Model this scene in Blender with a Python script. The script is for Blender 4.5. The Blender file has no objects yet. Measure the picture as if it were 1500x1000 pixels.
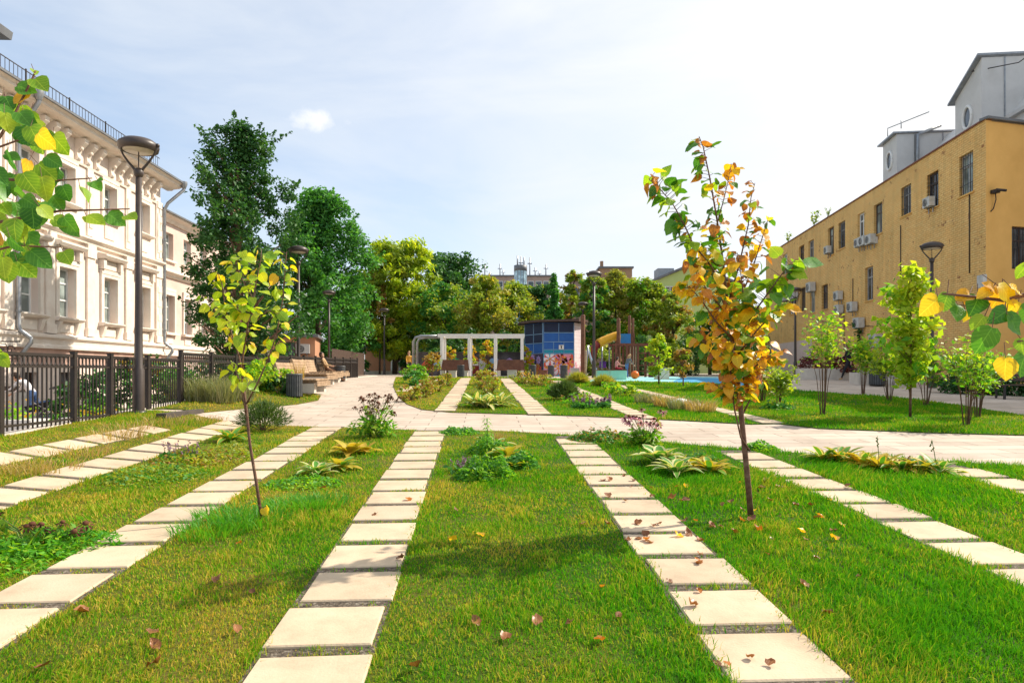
import bpy, bmesh, math, random
import numpy as np
from mathutils import Vector, Matrix, Quaternion
random.seed(7); RNG = np.random.default_rng(11)
R = math.radians
scene = bpy.context.scene
COL = scene.collection
F, CX, HY, EYE = 960.0, 750.0, 545.0, 1.7      # lens of the photograph in its own pixels, eye height
S = 0.0417                                       # the lawn rises away from the viewer; also skew of the path rows

# ------------------------------------------------------------------ terrain
def sstep(t):
    t = min(1.0, max(0.0, t)); return t*t*(3-2*t)
def tz(x, y, yard=True):
    u = x + S*y
    if yard and u < -7.7 and y < 47: return 0.15
    if y <= 29: z = S*y
    elif y <= 37:
        t = y-29; z = S*29 + S*t - (S-.005)*t*t/16
    else: z = S*29 + (S+.005)/2*8 + .005*(min(y, 75)-37)
    z += .27*sstep((-u-4.8)/2.4)*(1-sstep((y-20)/12))
    return z
def G(px, py):
    k = (px-CX)/F; lo = 2.0; y = 2.0
    while y < 120:
        iy = HY + (EYE-tz(k*y, y, False))/y*F
        if iy <= py: break
        y += .1
    return Vector((k*y, y, tz(k*y, y, False)))
def gy(px, y, yard=True):
    x = (px-CX)/F*y; return Vector((x, y, tz(x, y, yard)))
def zat(py, y): return EYE + (HY-py)/F*y
def W(px, py, y): return Vector(((px-CX)/F*y, y, zat(py, y)))

# ------------------------------------------------------------------ materials
def nodes(m):
    m.use_nodes = True; nt = m.node_tree; nt.nodes.clear(); return nt, nt.nodes, nt.links
def ramp(n, stops, interp='LINEAR'):
    r = n.new('ShaderNodeValToRGB'); r.color_ramp.interpolation = interp
    e = r.color_ramp.elements
    while len(e) > 1: e.remove(e[-1])
    e[0].position = stops[0][0]; e[0].color = (*stops[0][1], 1)
    for p, c in stops[1:]:
        q = e.new(p); q.color = (*c, 1)
    return r
def objcoord(n, l, scale=1.0, swiz=None):
    t = n.new('ShaderNodeTexCoord'); out = t.outputs['Object']
    if swiz:
        s = n.new('ShaderNodeSeparateXYZ'); c = n.new('ShaderNodeCombineXYZ'); l.new(out, s.inputs[0])
        for i, a in enumerate(swiz): 
            if a in 'XYZ': l.new(s.outputs[a], c.inputs[i])
        out = c.outputs[0]
    m = n.new('ShaderNodeMapping'); m.inputs['Scale'].default_value = (scale,)*3; l.new(out, m.inputs[0]); return m.outputs[0]
def mat(name, c1, c2=None, rough=.7, scale=3.0, bump=0.0, bscale=None, metal=0.0, spec=.35, c3=None, detail=5.0):
    m = bpy.data.materials.new(name); nt, n, l = nodes(m)
    o = n.new('ShaderNodeOutputMaterial'); p = n.new('ShaderNodeBsdfPrincipled'); l.new(p.outputs[0], o.inputs[0])
    p.inputs['Roughness'].default_value = rough; p.inputs['Metallic'].default_value = metal; p.inputs['Specular IOR Level'].default_value = spec
    if c2 is None: c2 = tuple(v*.86 for v in c1)
    co = objcoord(n, l)
    t = n.new('ShaderNodeTexNoise'); t.inputs['Scale'].default_value = scale; t.inputs['Detail'].default_value = detail; t.inputs['Roughness'].default_value = .62; l.new(co, t.inputs[0])
    st = [(.32, c2), (.62, c1)] if c3 is None else [(.28, c2), (.5, c1), (.7, c3)]
    r = ramp(n, st); l.new(t.outputs[0], r.inputs[0]); l.new(r.outputs[0], p.inputs['Base Color'])
    if bump:
        t2 = n.new('ShaderNodeTexNoise'); t2.inputs['Scale'].default_value = bscale or scale*6; t2.inputs['Detail'].default_value = 6; l.new(co, t2.inputs[0])
        b = n.new('ShaderNodeBump'); b.inputs['Strength'].default_value = bump; b.inputs['Distance'].default_value = .02
        l.new(t2.outputs[0], b.inputs['Height']); l.new(b.outputs[0], p.inputs['Normal'])
    return m
def leafmat(name, cols, trans=.35, rough=.5, nscale=1.2, tmul=1.5, spec=.3):
    """leaf colours picked per leaf, drifting in clumps; light passes through"""
    m = bpy.data.materials.new(name); nt, n, l = nodes(m)
    o = n.new('ShaderNodeOutputMaterial'); p = n.new('ShaderNodeBsdfPrincipled'); tr = n.new('ShaderNodeBsdfTranslucent'); mx = n.new('ShaderNodeMixShader')
    p.inputs['Roughness'].default_value = rough; p.inputs['Specular IOR Level'].default_value = spec
    g = n.new('ShaderNodeNewGeometry'); co = objcoord(n, l)
    t = n.new('ShaderNodeTexNoise'); t.inputs['Scale'].default_value = nscale; t.inputs['Detail'].default_value = 3; l.new(co, t.inputs[0])
    a = n.new('ShaderNodeMath'); a.operation = 'MULTIPLY_ADD'; l.new(t.outputs[0], a.inputs[0]); a.inputs[1].default_value = 1.5; a.inputs[2].default_value = -.62
    b = n.new('ShaderNodeMath'); b.operation = 'MULTIPLY_ADD'; l.new(g.outputs['Random Per Island'], b.inputs[0]); b.inputs[1].default_value = .72; l.new(a.outputs[0], b.inputs[2])
    k = len(cols); r = ramp(n, [(i/(k-1) if k > 1 else 0, c) for i, c in enumerate(cols)]); l.new(b.outputs[0], r.inputs[0])
    l.new(r.outputs[0], p.inputs['Base Color'])
    h = n.new('ShaderNodeMixRGB'); h.blend_type = 'MULTIPLY'; h.inputs[0].default_value = 1; h.inputs[2].default_value = (tmul, tmul*.95, tmul*.35, 1)
    l.new(r.outputs[0], h.inputs[1]); l.new(h.outputs[0], tr.inputs[0])
    mx.inputs[0].default_value = trans; l.new(p.outputs[0], mx.inputs[1]); l.new(tr.outputs[0], mx.inputs[2]); l.new(mx.outputs[0], o.inputs[0])
    return m
def brickmat(name, c1, c2, mortar, bw=.26, bh=.075, swiz='XZ0', mort=.008, rough=.85, bump=.6, blotch=None, vary=.5):
    m = bpy.data.materials.new(name); nt, n, l = nodes(m)
    o = n.new('ShaderNodeOutputMaterial'); p = n.new('ShaderNodeBsdfPrincipled'); l.new(p.outputs[0], o.inputs[0])
    p.inputs['Roughness'].default_value = rough; p.inputs['Specular IOR Level'].default_value = .25
    co = objcoord(n, l, 1.0, swiz)
    b = n.new('ShaderNodeTexBrick'); b.inputs['Scale'].default_value = 1; b.inputs['Brick Width'].default_value = bw; b.inputs['Row Height'].default_value = bh
    b.inputs['Mortar Size'].default_value = mort; b.inputs['Mortar Smooth'].default_value = .3; b.inputs['Bias'].default_value = 0
    b.inputs['Color1'].default_value = (*c1, 1); b.inputs['Color2'].default_value = (*c2, 1); b.inputs['Mortar'].default_value = (*mortar, 1); l.new(co, b.inputs[0])
    t = n.new('ShaderNodeTexNoise'); t.inputs['Scale'].default_value = .7; t.inputs['Detail'].default_value = 6; t.inputs['Roughness'].default_value = .7; l.new(co, t.inputs[0])
    r = ramp(n, [(.3, (1-vary*.55,)*3), (.65, (1, 1, 1))]); l.new(t.outputs[0], r.inputs[0])
    mx = n.new('ShaderNodeMixRGB'); mx.blend_type = 'MULTIPLY'; mx.inputs[0].default_value = 1; l.new(b.outputs[0], mx.inputs[1]); l.new(r.outputs[0], mx.inputs[2])
    last = mx.outputs[0]
    t3 = n.new('ShaderNodeTexNoise'); t3.inputs['Scale'].default_value = 1.0; t3.inputs['Detail'].default_value = 5; mp3 = n.new('ShaderNodeMapping'); mp3.inputs['Scale'].default_value = (2.6, .22, 1); l.new(co, mp3.inputs[0]); l.new(mp3.outputs[0], t3.inputs[0])
    r3 = ramp(n, [(.36, (1-vary*.4,)*3), (.55, (1, 1, 1))]); l.new(t3.outputs[0], r3.inputs[0]); m3 = n.new('ShaderNodeMixRGB'); m3.blend_type = 'MULTIPLY'; m3.inputs[0].default_value = 1; l.new(last, m3.inputs[1]); l.new(r3.outputs[0], m3.inputs[2]); last = m3.outputs[0]
    if blotch:
        t2 = n.new('ShaderNodeTexNoise'); t2.inputs['Scale'].default_value = 1.6; t2.inputs['Detail'].default_value = 8; t2.inputs['Roughness'].default_value = .75; l.new(co, t2.inputs[0])
        r2 = ramp(n, [(.60, (0, 0, 0)), (.63, (1, 1, 1))]); l.new(t2.outputs[0], r2.inputs[0])
        m2 = n.new('ShaderNodeMixRGB'); l.new(r2.outputs[0], m2.inputs[0]); l.new(last, m2.inputs[1]); m2.inputs[2].default_value = (*blotch, 1); last = m2.outputs[0]
    l.new(last, p.inputs['Base Color'])
    bp = n.new('ShaderNodeBump'); bp.inputs['Strength'].default_value = bump; bp.inputs['Distance'].default_value = .012; bp.invert = True
    l.new(b.outputs['Fac'], bp.inputs['Height']); l.new(bp.outputs[0], p.inputs['Normal'])
    return m
def glassmat(name, c=(.06, .08, .09), rough=.06, spec=.8):
    m = bpy.data.materials.new(name); nt, n, l = nodes(m)
    o = n.new('ShaderNodeOutputMaterial'); p = n.new('ShaderNodeBsdfPrincipled'); l.new(p.outputs[0], o.inputs[0])
    co = objcoord(n, l); t = n.new('ShaderNodeTexNoise'); t.inputs['Scale'].default_value = 1.3; l.new(co, t.inputs[0])
    r = ramp(n, [(.4, c), (.65, tuple(min(1, v*2.6+.03) for v in c))]); l.new(t.outputs[0], r.inputs[0]); l.new(r.outputs[0], p.inputs['Base Color'])
    p.inputs['Roughness'].default_value = rough; p.inputs['Specular IOR Level'].default_value = spec
    return m

M = {}
M['plaster'] = mat('cream_plaster', (.82, .70, .61), (.76, .62, .53), .9, 1.2, .15, 40)
M['pinkplaster'] = mat('pink_plaster', (.70, .55, .48), (.62, .47, .40), .9, 1.2, .15, 40)
M['trim'] = mat('stucco_trim', (.80, .72, .63), (.72, .61, .51), .85, 2.5, .1, 40)
M['plinth'] = brickmat('pink_tile_plinth', (.62, .40, .32), (.70, .48, .39), (.55, .40, .33), .35, .5, vary=.25)
M['zinc'] = mat('zinc', (.36, .37, .38), (.26, .27, .28), .4, 6, metal=.7)
M['roofgrey'] = mat('grey_roof_metal', (.16, .17, .18), (.12, .12, .13), .5, 2)
M['black'] = mat('dark_metal', (.035, .026, .022), (.022, .017, .015), .5, 5, spec=.4)
M['lampmetal'] = mat('brown_lamp_metal', (.06, .043, .036), (.04, .028, .023), .42, 4, spec=.5)
M['lens'] = mat('lamp_lens', (.62, .56, .46), (.5, .44, .36), .3, 5)
M['white'] = mat('white_paint', (.80, .78, .74), (.70, .68, .64), .5, 4)
M['offwhite'] = mat('pergola_white', (.86, .83, .78), (.78, .74, .68), .6, 5)
M['frame'] = mat('window_frame_white', (.78, .78, .76), (.70, .70, .68), .5, 4)
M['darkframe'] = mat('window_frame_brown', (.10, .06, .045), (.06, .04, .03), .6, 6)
M['oldframe'] = mat('window_frame_grey', (.42, .40, .38), (.26, .25, .24), .6, 8)
M['glass'] = glassmat('window_glass', (.15, .18, .17))
M['glass_dark'] = glassmat('window_glass_dark', (.035, .04, .045))
M['ybrick'] = brickmat('yellow_painted_brick', (.93, .545, .185), (.96, .63, .245), (.74, .41, .125), .31, .098, vary=.30, blotch=(.36, .15, .06), bump=1.0, mort=.016)
M['yplaster'] = mat('ochre_render', (.80, .46, .135), (.72, .40, .11), .9, 1.0, .2, 30)
M['grey'] = mat('grey_cladding', (.64, .62, .59), (.56, .54, .51), .8, 1.0)
M['acwhite'] = mat('air_conditioner_case', (.62, .60, .56), (.48, .46, .42), .5, 5)
M['acdark'] = mat('air_conditioner_fan', (.07, .07, .07), (.04, .04, .04), .5, 9)
M['bark'] = mat('bark', (.11, .075, .05), (.055, .038, .027), .95, 9, .9, 30)
M['paletrunk'] = mat('pale_bark', (.30, .17, .11), (.18, .10, .065), .95, 7, .8, 25)
M['youngbark'] = mat('young_bark', (.15, .07, .045), (.075, .04, .028), .7, 14, .4, 50, c3=(.22, .14, .09))
M['stem'] = mat('dry_stem', (.16, .085, .05), (.09, .05, .03), .8, 10)
M['greenstem'] = mat('green_stem', (.12, .19, .04), (.08, .13, .03), .7, 10)
M['wood'] = mat('bench_wood', (.46, .32, .20), (.30, .20, .125), .75, 5, .3, 40)
M['brownwood'] = mat('brown_wood', (.20, .085, .045), (.12, .05, .028), .75, 5, .3, 40)
M['redwood'] = mat('red_brown_wood', (.22, .065, .035), (.13, .04, .025), .75, 5, .3, 40)
M['concrete'] = mat('pale_concrete', (.66, .60, .52), (.55, .49, .42), .85, 3, .2, 40)
M['darkconcrete'] = mat('dark_kerb_concrete', (.085, .07, .058), (.06, .05, .042), .85, 4, .3, 40)
M['bin'] = mat('bin_grey', (.095, .10, .105), (.06, .065, .07), .5, 6)
M['soil'] = mat('gravel_joint', (.11, .085, .06), (.03, .024, .018), .95, 34, .9, 60, c3=(.30, .26, .21))
M['slab'] = mat('sandstone_slab', (.58, .46, .32), (.43, .335, .23), .9, 2.3, .16, 60, c3=(.64, .52, .375), detail=12)
def tone(m, lo, hi):
    nt = m.node_tree; n = nt.nodes; l = nt.links; p = next(q for q in n if q.type == 'BSDF_PRINCIPLED'); src = p.inputs['Base Color'].links[0].from_socket; g = n.new('ShaderNodeNewGeometry'); r = ramp(n, [(0, lo), (1, hi)]); l.new(g.outputs['Random Per Island'], r.inputs[0]); x = n.new('ShaderNodeMixRGB'); x.blend_type = 'MULTIPLY'; x.inputs[0].default_value = 1; l.new(src, x.inputs[1]); l.new(r.outputs[0], x.inputs[2]); l.new(x.outputs[0], p.inputs['Base Color'])
tone(M['slab'], (.86, .85, .85), (1.04, 1.02, 1.0))
M['mint'] = mat('mint_paint', (.33, .62, .47), (.27, .55, .42), .8, 2)
M['cream'] = mat('cream_paint', (.72, .66, .50), (.64, .58, .43), .8, 2)
M['rub'] = mat('turquoise_rubber', (.30, .62, .60), (.24, .55, .56), .9, 1.5, .2, 60)
M['rubblue'] = mat('blue_rubber', (.06, .32, .54), (.05, .26, .47), .9, 1.5, .2, 60)
M['rubsand'] = mat('sand_rubber', (.66, .48, .30), (.58, .42, .26), .9, 1.5, .2, 60)
M['asphalt'] = mat('yard_asphalt', (.30, .25, .21), (.22, .18, .15), .95, 4, .3, 60)
M['yellowpl'] = mat('yellow_plastic', (.80, .42, .02), (.70, .34, .02), .35, 3)
M['orangepl'] = mat('orange_rubber', (.85, .18, .015), (.75, .14, .01), .4, 3)
M['slidewhite'] = mat('slide_plastic', (.55, .68, .85), (.48, .60, .78), .3, 2)
M['bluepl'] = mat('blue_panel', (.03, .22, .55), (.025, .18, .46), .4, 2)
M['darkred'] = mat('dark_red_paint', (.25, .025, .02), (.17, .02, .018), .4, 4)
M['purple'] = mat('purple_plastic', (.16, .04, .30), (.12, .03, .24), .4, 3)
M['skin'] = mat('skin', (.60, .36, .25), (.54, .31, .21), .6, 6)
M['hairdark'] = mat('dark_hair', (.04, .022, .014), (.025, .014, .01), .5, 20)
M['hairblond'] = mat('blond_hair', (.42, .25, .10), (.30, .17, .07), .5, 20)
def cloth(name, c): M[name] = mat(name, c, tuple(v*.75 for v in c), .85, 9, .3, 60)
for nm, c in dict(c_white=(.70, .70, .74), c_blue=(.07, .13, .28), c_black=(.02, .02, .024), c_grey=(.13, .15, .17), c_pink=(.72, .36, .33), c_yellow=(.80, .42, .06),
                  c_red=(.38, .03, .05), c_jean=(.10, .20, .42), c_brown=(.20, .10, .05), c_tan=(.50, .32, .16)).items(): cloth(nm, c)
M['navy'] = mat('navy_panel', (.012, .022, .07), (.01, .015, .05), .45, 2)
M['cobalt'] = mat('cobalt_panel', (.02, .12, .42), (.016, .09, .34), .45, 2)
M['teal'] = mat('teal_panel', (.015, .30, .42), (.012, .24, .36), .45, 2)
M['mural'] = mat('mural_turquoise', (.05, .42, .55), (.03, .22, .50), .6, 1.2, c3=(.10, .55, .62))
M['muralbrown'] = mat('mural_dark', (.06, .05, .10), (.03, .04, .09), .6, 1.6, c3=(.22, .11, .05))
M['pet_pink'] = mat('petal_pink', (.75, .30, .40), (.66, .22, .34), .6, 4)
M['pet_lilac'] = mat('petal_lilac', (.48, .34, .66), (.38, .25, .58), .6, 4)
M['pet_white'] = mat('petal_white', (.80, .72, .74), (.7, .58, .64), .6, 4)
M['pet_red'] = mat('petal_red', (.70, .10, .06), (.6, .07, .05), .6, 4)
M['pet_orange'] = mat('petal_orange', (.75, .32, .06), (.62, .24, .05), .6, 4)
M['tile'] = brickmat('white_tile', (.78, .68, .68), (.72, .60, .62), (.45, .38, .40), .25, .25, vary=.2, swiz='XZ0')
M['paleblue'] = mat('pale_blue_metal', (.28, .46, .66), (.22, .40, .58), .5, 3)
M['graffiti'] = mat('graffiti_brick', (.07, .06, .055), (.035, .035, .04), .8, 1.3, c3=(.12, .11, .12))
M['greenpaint'] = mat('green_paint', (.03, .34, .13), (.02, .26, .10), .6, 3)
M['pinkwall'] = mat('peach_wall', (.55, .28, .16), (.46, .23, .13), .9, 1)
M['greenwall'] = mat('pistachio_wall', (.45, .55, .22), (.40, .50, .19), .9, .4)
M['farpink'] = mat('far_block_wall', (.42, .31, .25), (.36, .26, .21), .9, .5)
M['farbrick'] = mat('far_brick_wall', (.36, .22, .14), (.30, .18, .11), .9, .5)
M['towerglass'] = glassmat('tower_glass', (.22, .33, .40), .2)
M['brickred'] = mat('chimney_brick', (.24, .095, .06), (.17, .07, .05), .9, 6)
# foliage
M['lf_dark'] = leafmat('leaf_dark_green', [(.022, .085, .028), (.045, .15, .035), (.09, .22, .05)], 0.3)
M['lf_deep'] = leafmat('leaf_blackish_green', [(.012, .05, .022), (.025, .085, .026), (.05, .13, .032)], .22)
M['lf_mid'] = leafmat('leaf_mid_green', [(.045, .18, .04), (.08, .28, .05), (.15, .38, .07)], 0.38)
M['lf_willow'] = leafmat('leaf_yellow_green', [(.24, .40, .02), (.40, .53, .03), (.58, .60, .04)], .5)
M['lf_olive'] = leafmat('leaf_olive', [(.14, .25, .03), (.25, .36, .04), (.40, .42, .06)], .45)
M['lf_brown'] = leafmat('leaf_brown_olive', [(.20, .28, .035), (.34, .36, .06), (.46, .34, .07)], .45)
M['lf_rust'] = leafmat('leaf_rust', [(.24, .20, .05), (.38, .23, .06), (.48, .28, .09)], 0.38)
M['lf_maple'] = leafmat('leaf_bright_green', [(.08, .28, .02), (.16, .42, .03), (.38, .54, .04)], 0.5)
M['lf_lime'] = leafmat('leaf_lime', [(.26, .45, .03), (.40, .54, .035), (.56, .56, .05)], 0.5)
M['lf_yellow'] = leafmat('leaf_yellow', [(.55, .38, .03), (.62, .33, .02), (.45, .40, .05)], .42)
def bigleaf(nm, cols, trans=.42, rim=(.30, .20, .03)):
    """broad leaf: veins and blotches drawn in the leaf's own coordinates"""
    m = leafmat(nm, cols, trans, .38, 9.0, 1.6, .45); M[nm] = m
    nt = m.node_tree; n = nt.nodes; l = nt.links; pr = next(q for q in n if q.type == 'BSDF_PRINCIPLED'); src = pr.inputs['Base Color'].links[0].from_socket; tgt = [k.to_socket for k in src.links]
    at = n.new('ShaderNodeAttribute'); at.attribute_name = 'leaf_xy'; s = n.new('ShaderNodeSeparateXYZ'); l.new(at.outputs['Vector'], s.inputs[0])
    def mth(op, x, y=None, z=None):
        q = n.new('ShaderNodeMath'); q.operation = op
        for i, v in enumerate((x, y, z)):
            if v is None: continue
            if isinstance(v, (int, float)): q.inputs[i].default_value = v
            else: l.new(v, q.inputs[i])
        return q.outputs[0]
    ax = mth('ABSOLUTE', s.outputs['X']); w = mth('SINE', mth('MULTIPLY', mth('MULTIPLY_ADD', ax, -.75, s.outputs['Y']), 38.0)); side = mth('MULTIPLY', mth('GREATER_THAN', w, .88), .55); mid = mth('LESS_THAN', ax, .016)
    vein = mth('MAXIMUM', side, mid)
    rad = mth('ADD', mth('POWER', mth('MULTIPLY', ax, 2.1), 2.0), mth('POWER', mth('ABSOLUTE', mth('MULTIPLY_ADD', s.outputs['Y'], 2.0, -.95)), 2.5))
    t = n.new('ShaderNodeTexNoise'); t.inputs['Scale'].default_value = 28; t.inputs['Detail'].default_value = 4; tc = n.new('ShaderNodeTexCoord'); l.new(tc.outputs['Object'], t.inputs[0])
    edge = n.new('ShaderNodeMapRange'); l.new(mth('MULTIPLY', rad, mth('MULTIPLY_ADD', t.outputs[0], 1.6, -.25)), edge.inputs[0]); edge.inputs[1].default_value = .45; edge.inputs[2].default_value = 1.0; edge.inputs[4].default_value = .8
    m1 = n.new('ShaderNodeMixRGB'); l.new(edge.outputs[0], m1.inputs[0]); l.new(src, m1.inputs[1]); m1.inputs[2].default_value = (*rim, 1)
    m2 = n.new('ShaderNodeMixRGB'); l.new(mth('MULTIPLY', vein, .45), m2.inputs[0]); l.new(m1.outputs[0], m2.inputs[1]); m2.inputs[2].default_value = (*[min(1, v*1.7+.04) for v in cols[-1]], 1)
    for k in tgt: l.new(m2.outputs[0], k)
    bp = n.new('ShaderNodeBump'); bp.inputs['Strength'].default_value = .35; bp.inputs['Distance'].default_value = .004; l.new(mth('ADD', vein, t.outputs[0]), bp.inputs['Height']); l.new(bp.outputs[0], pr.inputs['Normal'])
bigleaf('bl_green', [(.03, .14, .012), (.06, .22, .015), (.12, .30, .02)], .36, (.10, .26, .02))
bigleaf('bl_bright', [(.13, .30, .02), (.22, .40, .025), (.38, .48, .03)], .45, (.42, .40, .03))
bigleaf('bl_lime', [(.28, .45, .03), (.42, .55, .035), (.58, .58, .05)], .48, (.55, .42, .04))
bigleaf('bl_yellow', [(.70, .50, .02), (.78, .52, .02), (.62, .55, .04)], .46, (.60, .30, .03))
bigleaf('bl_gold', [(.58, .27, .02), (.72, .38, .02), (.66, .44, .03)], .44, (.36, .12, .02))
bigleaf('bl_rust', [(.28, .09, .022), (.44, .16, .025), (.56, .24, .03)], .36, (.16, .05, .02))
bigleaf('bl_dry', [(.14, .05, .018), (.26, .095, .028), (.36, .17, .06)], .15, (.09, .035, .015))
M['hosta_g'] = leafmat('hosta_green', [(.06, .22, .03), (.10, .30, .035), (.20, .38, .05)], .3, .45, 5)
M['hosta_c'] = leafmat('hosta_cream_edge', [(.55, .55, .25), (.66, .62, .32), (.70, .60, .25)], .3, .5, 5)
M['hosta_y'] = leafmat('hosta_yellowing', [(.30, .32, .03), (.52, .42, .05), (.60, .38, .06)], .35, .5, 5)
M['salvia'] = leafmat('salvia_spike', [(.22, .12, .24), (.32, .17, .30), (.26, .20, .20)], .2)
M['coneflower'] = mat('dry_coneflower', (.15, .055, .025), (.08, .03, .016), .9, 30)
M['pinkpetal'] = leafmat('coneflower_petal', [(.50, .16, .34), (.60, .26, .42)], .3)
M['drygrass'] = leafmat('dry_grass', [(.40, .26, .10), (.50, .36, .15), (.34, .30, .09)], .3)
M['greygrass'] = leafmat('grey_green_grass', [(.16, .22, .09), (.26, .28, .13), (.34, .30, .18)], .3)
M['lushgrass'] = leafmat('lush_grass', [(.05, .24, .02), (.09, .34, .02), (.16, .42, .02)], .35)
M['redleaf'] = leafmat('red_leaf', [(.12, .025, .03), (.18, .04, .04), (.10, .05, .04)], .25)
M['conif'] = leafmat('juniper', [(.05, .11, .025), (.09, .16, .035), (.15, .20, .05)], .2)

# ------------------------------------------------------------------ mesh helpers
class MB:
    def __init__(s): s.v = []; s.f = []; s.m = []; s.s = []; s.a = []
    def add(s, vs, fs, mi=0, sm=False):
        b = len(s.v); s.v.extend(tuple(v) for v in vs)
        for f in fs: s.f.append(tuple(b+i for i in f)); s.m.append(mi); s.s.append(sm)
        return s
    def box(s, c, d, mi=0, rz=0, M4=None):
        hx, hy, hz = d[0]/2, d[1]/2, d[2]/2; vs = []
        cr, sr = math.cos(rz), math.sin(rz)
        for z in (-hz, hz):
            for x, y in ((-hx, -hy), (hx, -hy), (hx, hy), (-hx, hy)):
                p = Vector((x*cr-y*sr, x*sr+y*cr, z)) if M4 is None else M4 @ Vector((x, y, z))
                vs.append(p+Vector(c))
        return s.add(vs, [(3, 2, 1, 0), (4, 5, 6, 7), (0, 1, 5, 4), (1, 2, 6, 5), (2, 3, 7, 6), (3, 0, 4, 7)], mi)
    def b2(s, x0, x1, y0, y1, z0, z1, mi=0): return s.box(((x0+x1)/2, (y0+y1)/2, (z0+z1)/2), (abs(x1-x0), abs(y1-y0), abs(z1-z0)), mi)
    def tube(s, pts, rad, n=8, mi=0, cap=True, sm=True):
        pts = [Vector(p) for p in pts]; k = len(pts)
        if not hasattr(rad, '__len__'): rad = [rad]*k
        vs = []; up = None
        for i, p in enumerate(pts):
            d = (pts[min(i+1, k-1)]-pts[max(i-1, 0)])
            if d.length < 1e-9: d = Vector((0, 0, 1))
            d.normalize()
            if up is None:
                a = Vector((1, 0, 0)) if abs(d.x) < .9 else Vector((0, 1, 0)); up = d.cross(a).normalized()
            else:
                up = (up-d*up.dot(d))
                if up.length < 1e-6: up = d.orthogonal()
                up.normalize()
            w = d.cross(up)
            for j in range(n):
                a = 2*math.pi*j/n; vs.append(p+(up*math.cos(a)+w*math.sin(a))*rad[i])
        fs = [(i*n+j, i*n+(j+1) % n, (i+1)*n+(j+1) % n, (i+1)*n+j) for i in range(k-1) for j in range(n)]
        s.add(vs, fs, mi, sm)
        if cap:
            b = len(s.v)-len(vs)
            s.f.append(tuple(b+j for j in range(n-1, -1, -1))); s.m.append(mi); s.s.append(False)
            s.f.append(tuple(b+(k-1)*n+j for j in range(n))); s.m.append(mi); s.s.append(False)
        return s
    def lathe(s, prof, c=(0, 0, 0), n=20, mi=0, sm=True):
        vs = []; c = Vector(c)
        for r, z in prof:
            for j in range(n):
                a = 2*math.pi*j/n; vs.append(c+Vector((r*math.cos(a), r*math.sin(a), z)))
        k = len(prof)
        return s.add(vs, [(i*n+j, i*n+(j+1) % n, (i+1)*n+(j+1) % n, (i+1)*n+j) for i in range(k-1) for j in range(n)], mi, sm)
    def sphere(s, c, r, n=12, m=8, mi=0, sc=(1, 1, 1)):
        prof = [(max(1e-4, math.sin(math.pi*i/m)), -math.cos(math.pi*i/m)) for i in range(m+1)]
        vs = []; c = Vector(c)
        for q, z in prof:
            for j in range(n):
                a = 2*math.pi*j/n; vs.append(c+Vector((q*math.cos(a)*r*sc[0], q*math.sin(a)*r*sc[1], z*r*sc[2])))
        return s.add(vs, [(i*n+j, i*n+(j+1) % n, (i+1)*n+(j+1) % n, (i+1)*n+j) for i in range(m) for j in range(n)], mi, True)
    def prism(s, poly, z0, z1, mi=0):
        k = len(poly); vs = [(x, y, z0) for x, y in poly]+[(x, y, z1) for x, y in poly]
        return s.add(vs, [tuple(range(k-1, -1, -1)), tuple(range(k, 2*k))]+[(i, (i+1) % k, k+(i+1) % k, k+i) for i in range(k)], mi)
    def xprism(s, poly, x0, x1, mi=0):
        """profile in (y, z), extruded along x"""
        k = len(poly); vs = [(x0, y, z) for y, z in poly]+[(x1, y, z) for y, z in poly]
        return s.add(vs, [tuple(range(k-1, -1, -1)), tuple(range(k, 2*k))]+[(i, (i+1) % k, k+(i+1) % k, k+i) for i in range(k)], mi)
    def build(s, name, mats, parent=None, loc=(0, 0, 0), fix=False):
        me = bpy.data.meshes.new(name); me.from_pydata(s.v, [], s.f)
        if not isinstance(mats, (list, tuple)): mats = [mats]
        for m_ in mats: me.materials.append(M[m_] if isinstance(m_, str) else m_)
        me.polygons.foreach_set('material_index', s.m); me.polygons.foreach_set('use_smooth', s.s)
        if fix:
            bm = bmesh.new(); bm.from_mesh(me); bmesh.ops.recalc_face_normals(bm, faces=bm.faces); bm.to_mesh(me); bm.free()
        if s.a and len(s.a) == len(s.v):
            at = me.attributes.new('leaf_xy', 'FLOAT_VECTOR', 'POINT'); at.data.foreach_set('vector', np.array(s.a, dtype=np.float32).ravel())
        me.update(); o = bpy.data.objects.new(name, me); COL.objects.link(o)
        o.parent = parent; o.location = loc; return o
def np_obj(name, V, tris=None, quads=None, mats=(), parent=None, mi=None, smooth=False):
    me = bpy.data.meshes.new(name); V = np.ascontiguousarray(V, dtype=np.float32)
    me.vertices.add(len(V)); me.vertices.foreach_set('co', V.ravel())
    nt = 0 if tris is None else len(tris); nq = 0 if quads is None else len(quads)
    parts = [a.ravel() for a in (tris, quads) if a is not None and len(a)]
    L = np.concatenate(parts).astype(np.int32); me.loops.add(len(L)); me.loops.foreach_set('vertex_index', L)
    me.polygons.add(nt+nq)
    st = np.concatenate([np.arange(nt)*3, nt*3+np.arange(nq)*4]).astype(np.int32); me.polygons.foreach_set('loop_start', st)
    if mi is not None: me.polygons.foreach_set('material_index', np.asarray(mi, dtype=np.int32))
    if smooth: me.polygons.foreach_set('use_smooth', np.ones(nt+nq, dtype=bool))
    for m_ in mats: me.materials.append(M[m_] if isinstance(m_, str) else m_)
    me.update(calc_edges=True); me.validate()
    o = bpy.data.objects.new(name, me); COL.objects.link(o); o.parent = parent; return o
def tag(o, label=None, cat=None, group=None, kind=None):
    if label: o['label'] = label
    if cat: o['category'] = cat
    if group: o['group'] = group
    if kind: o['kind'] = kind
    return o
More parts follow.
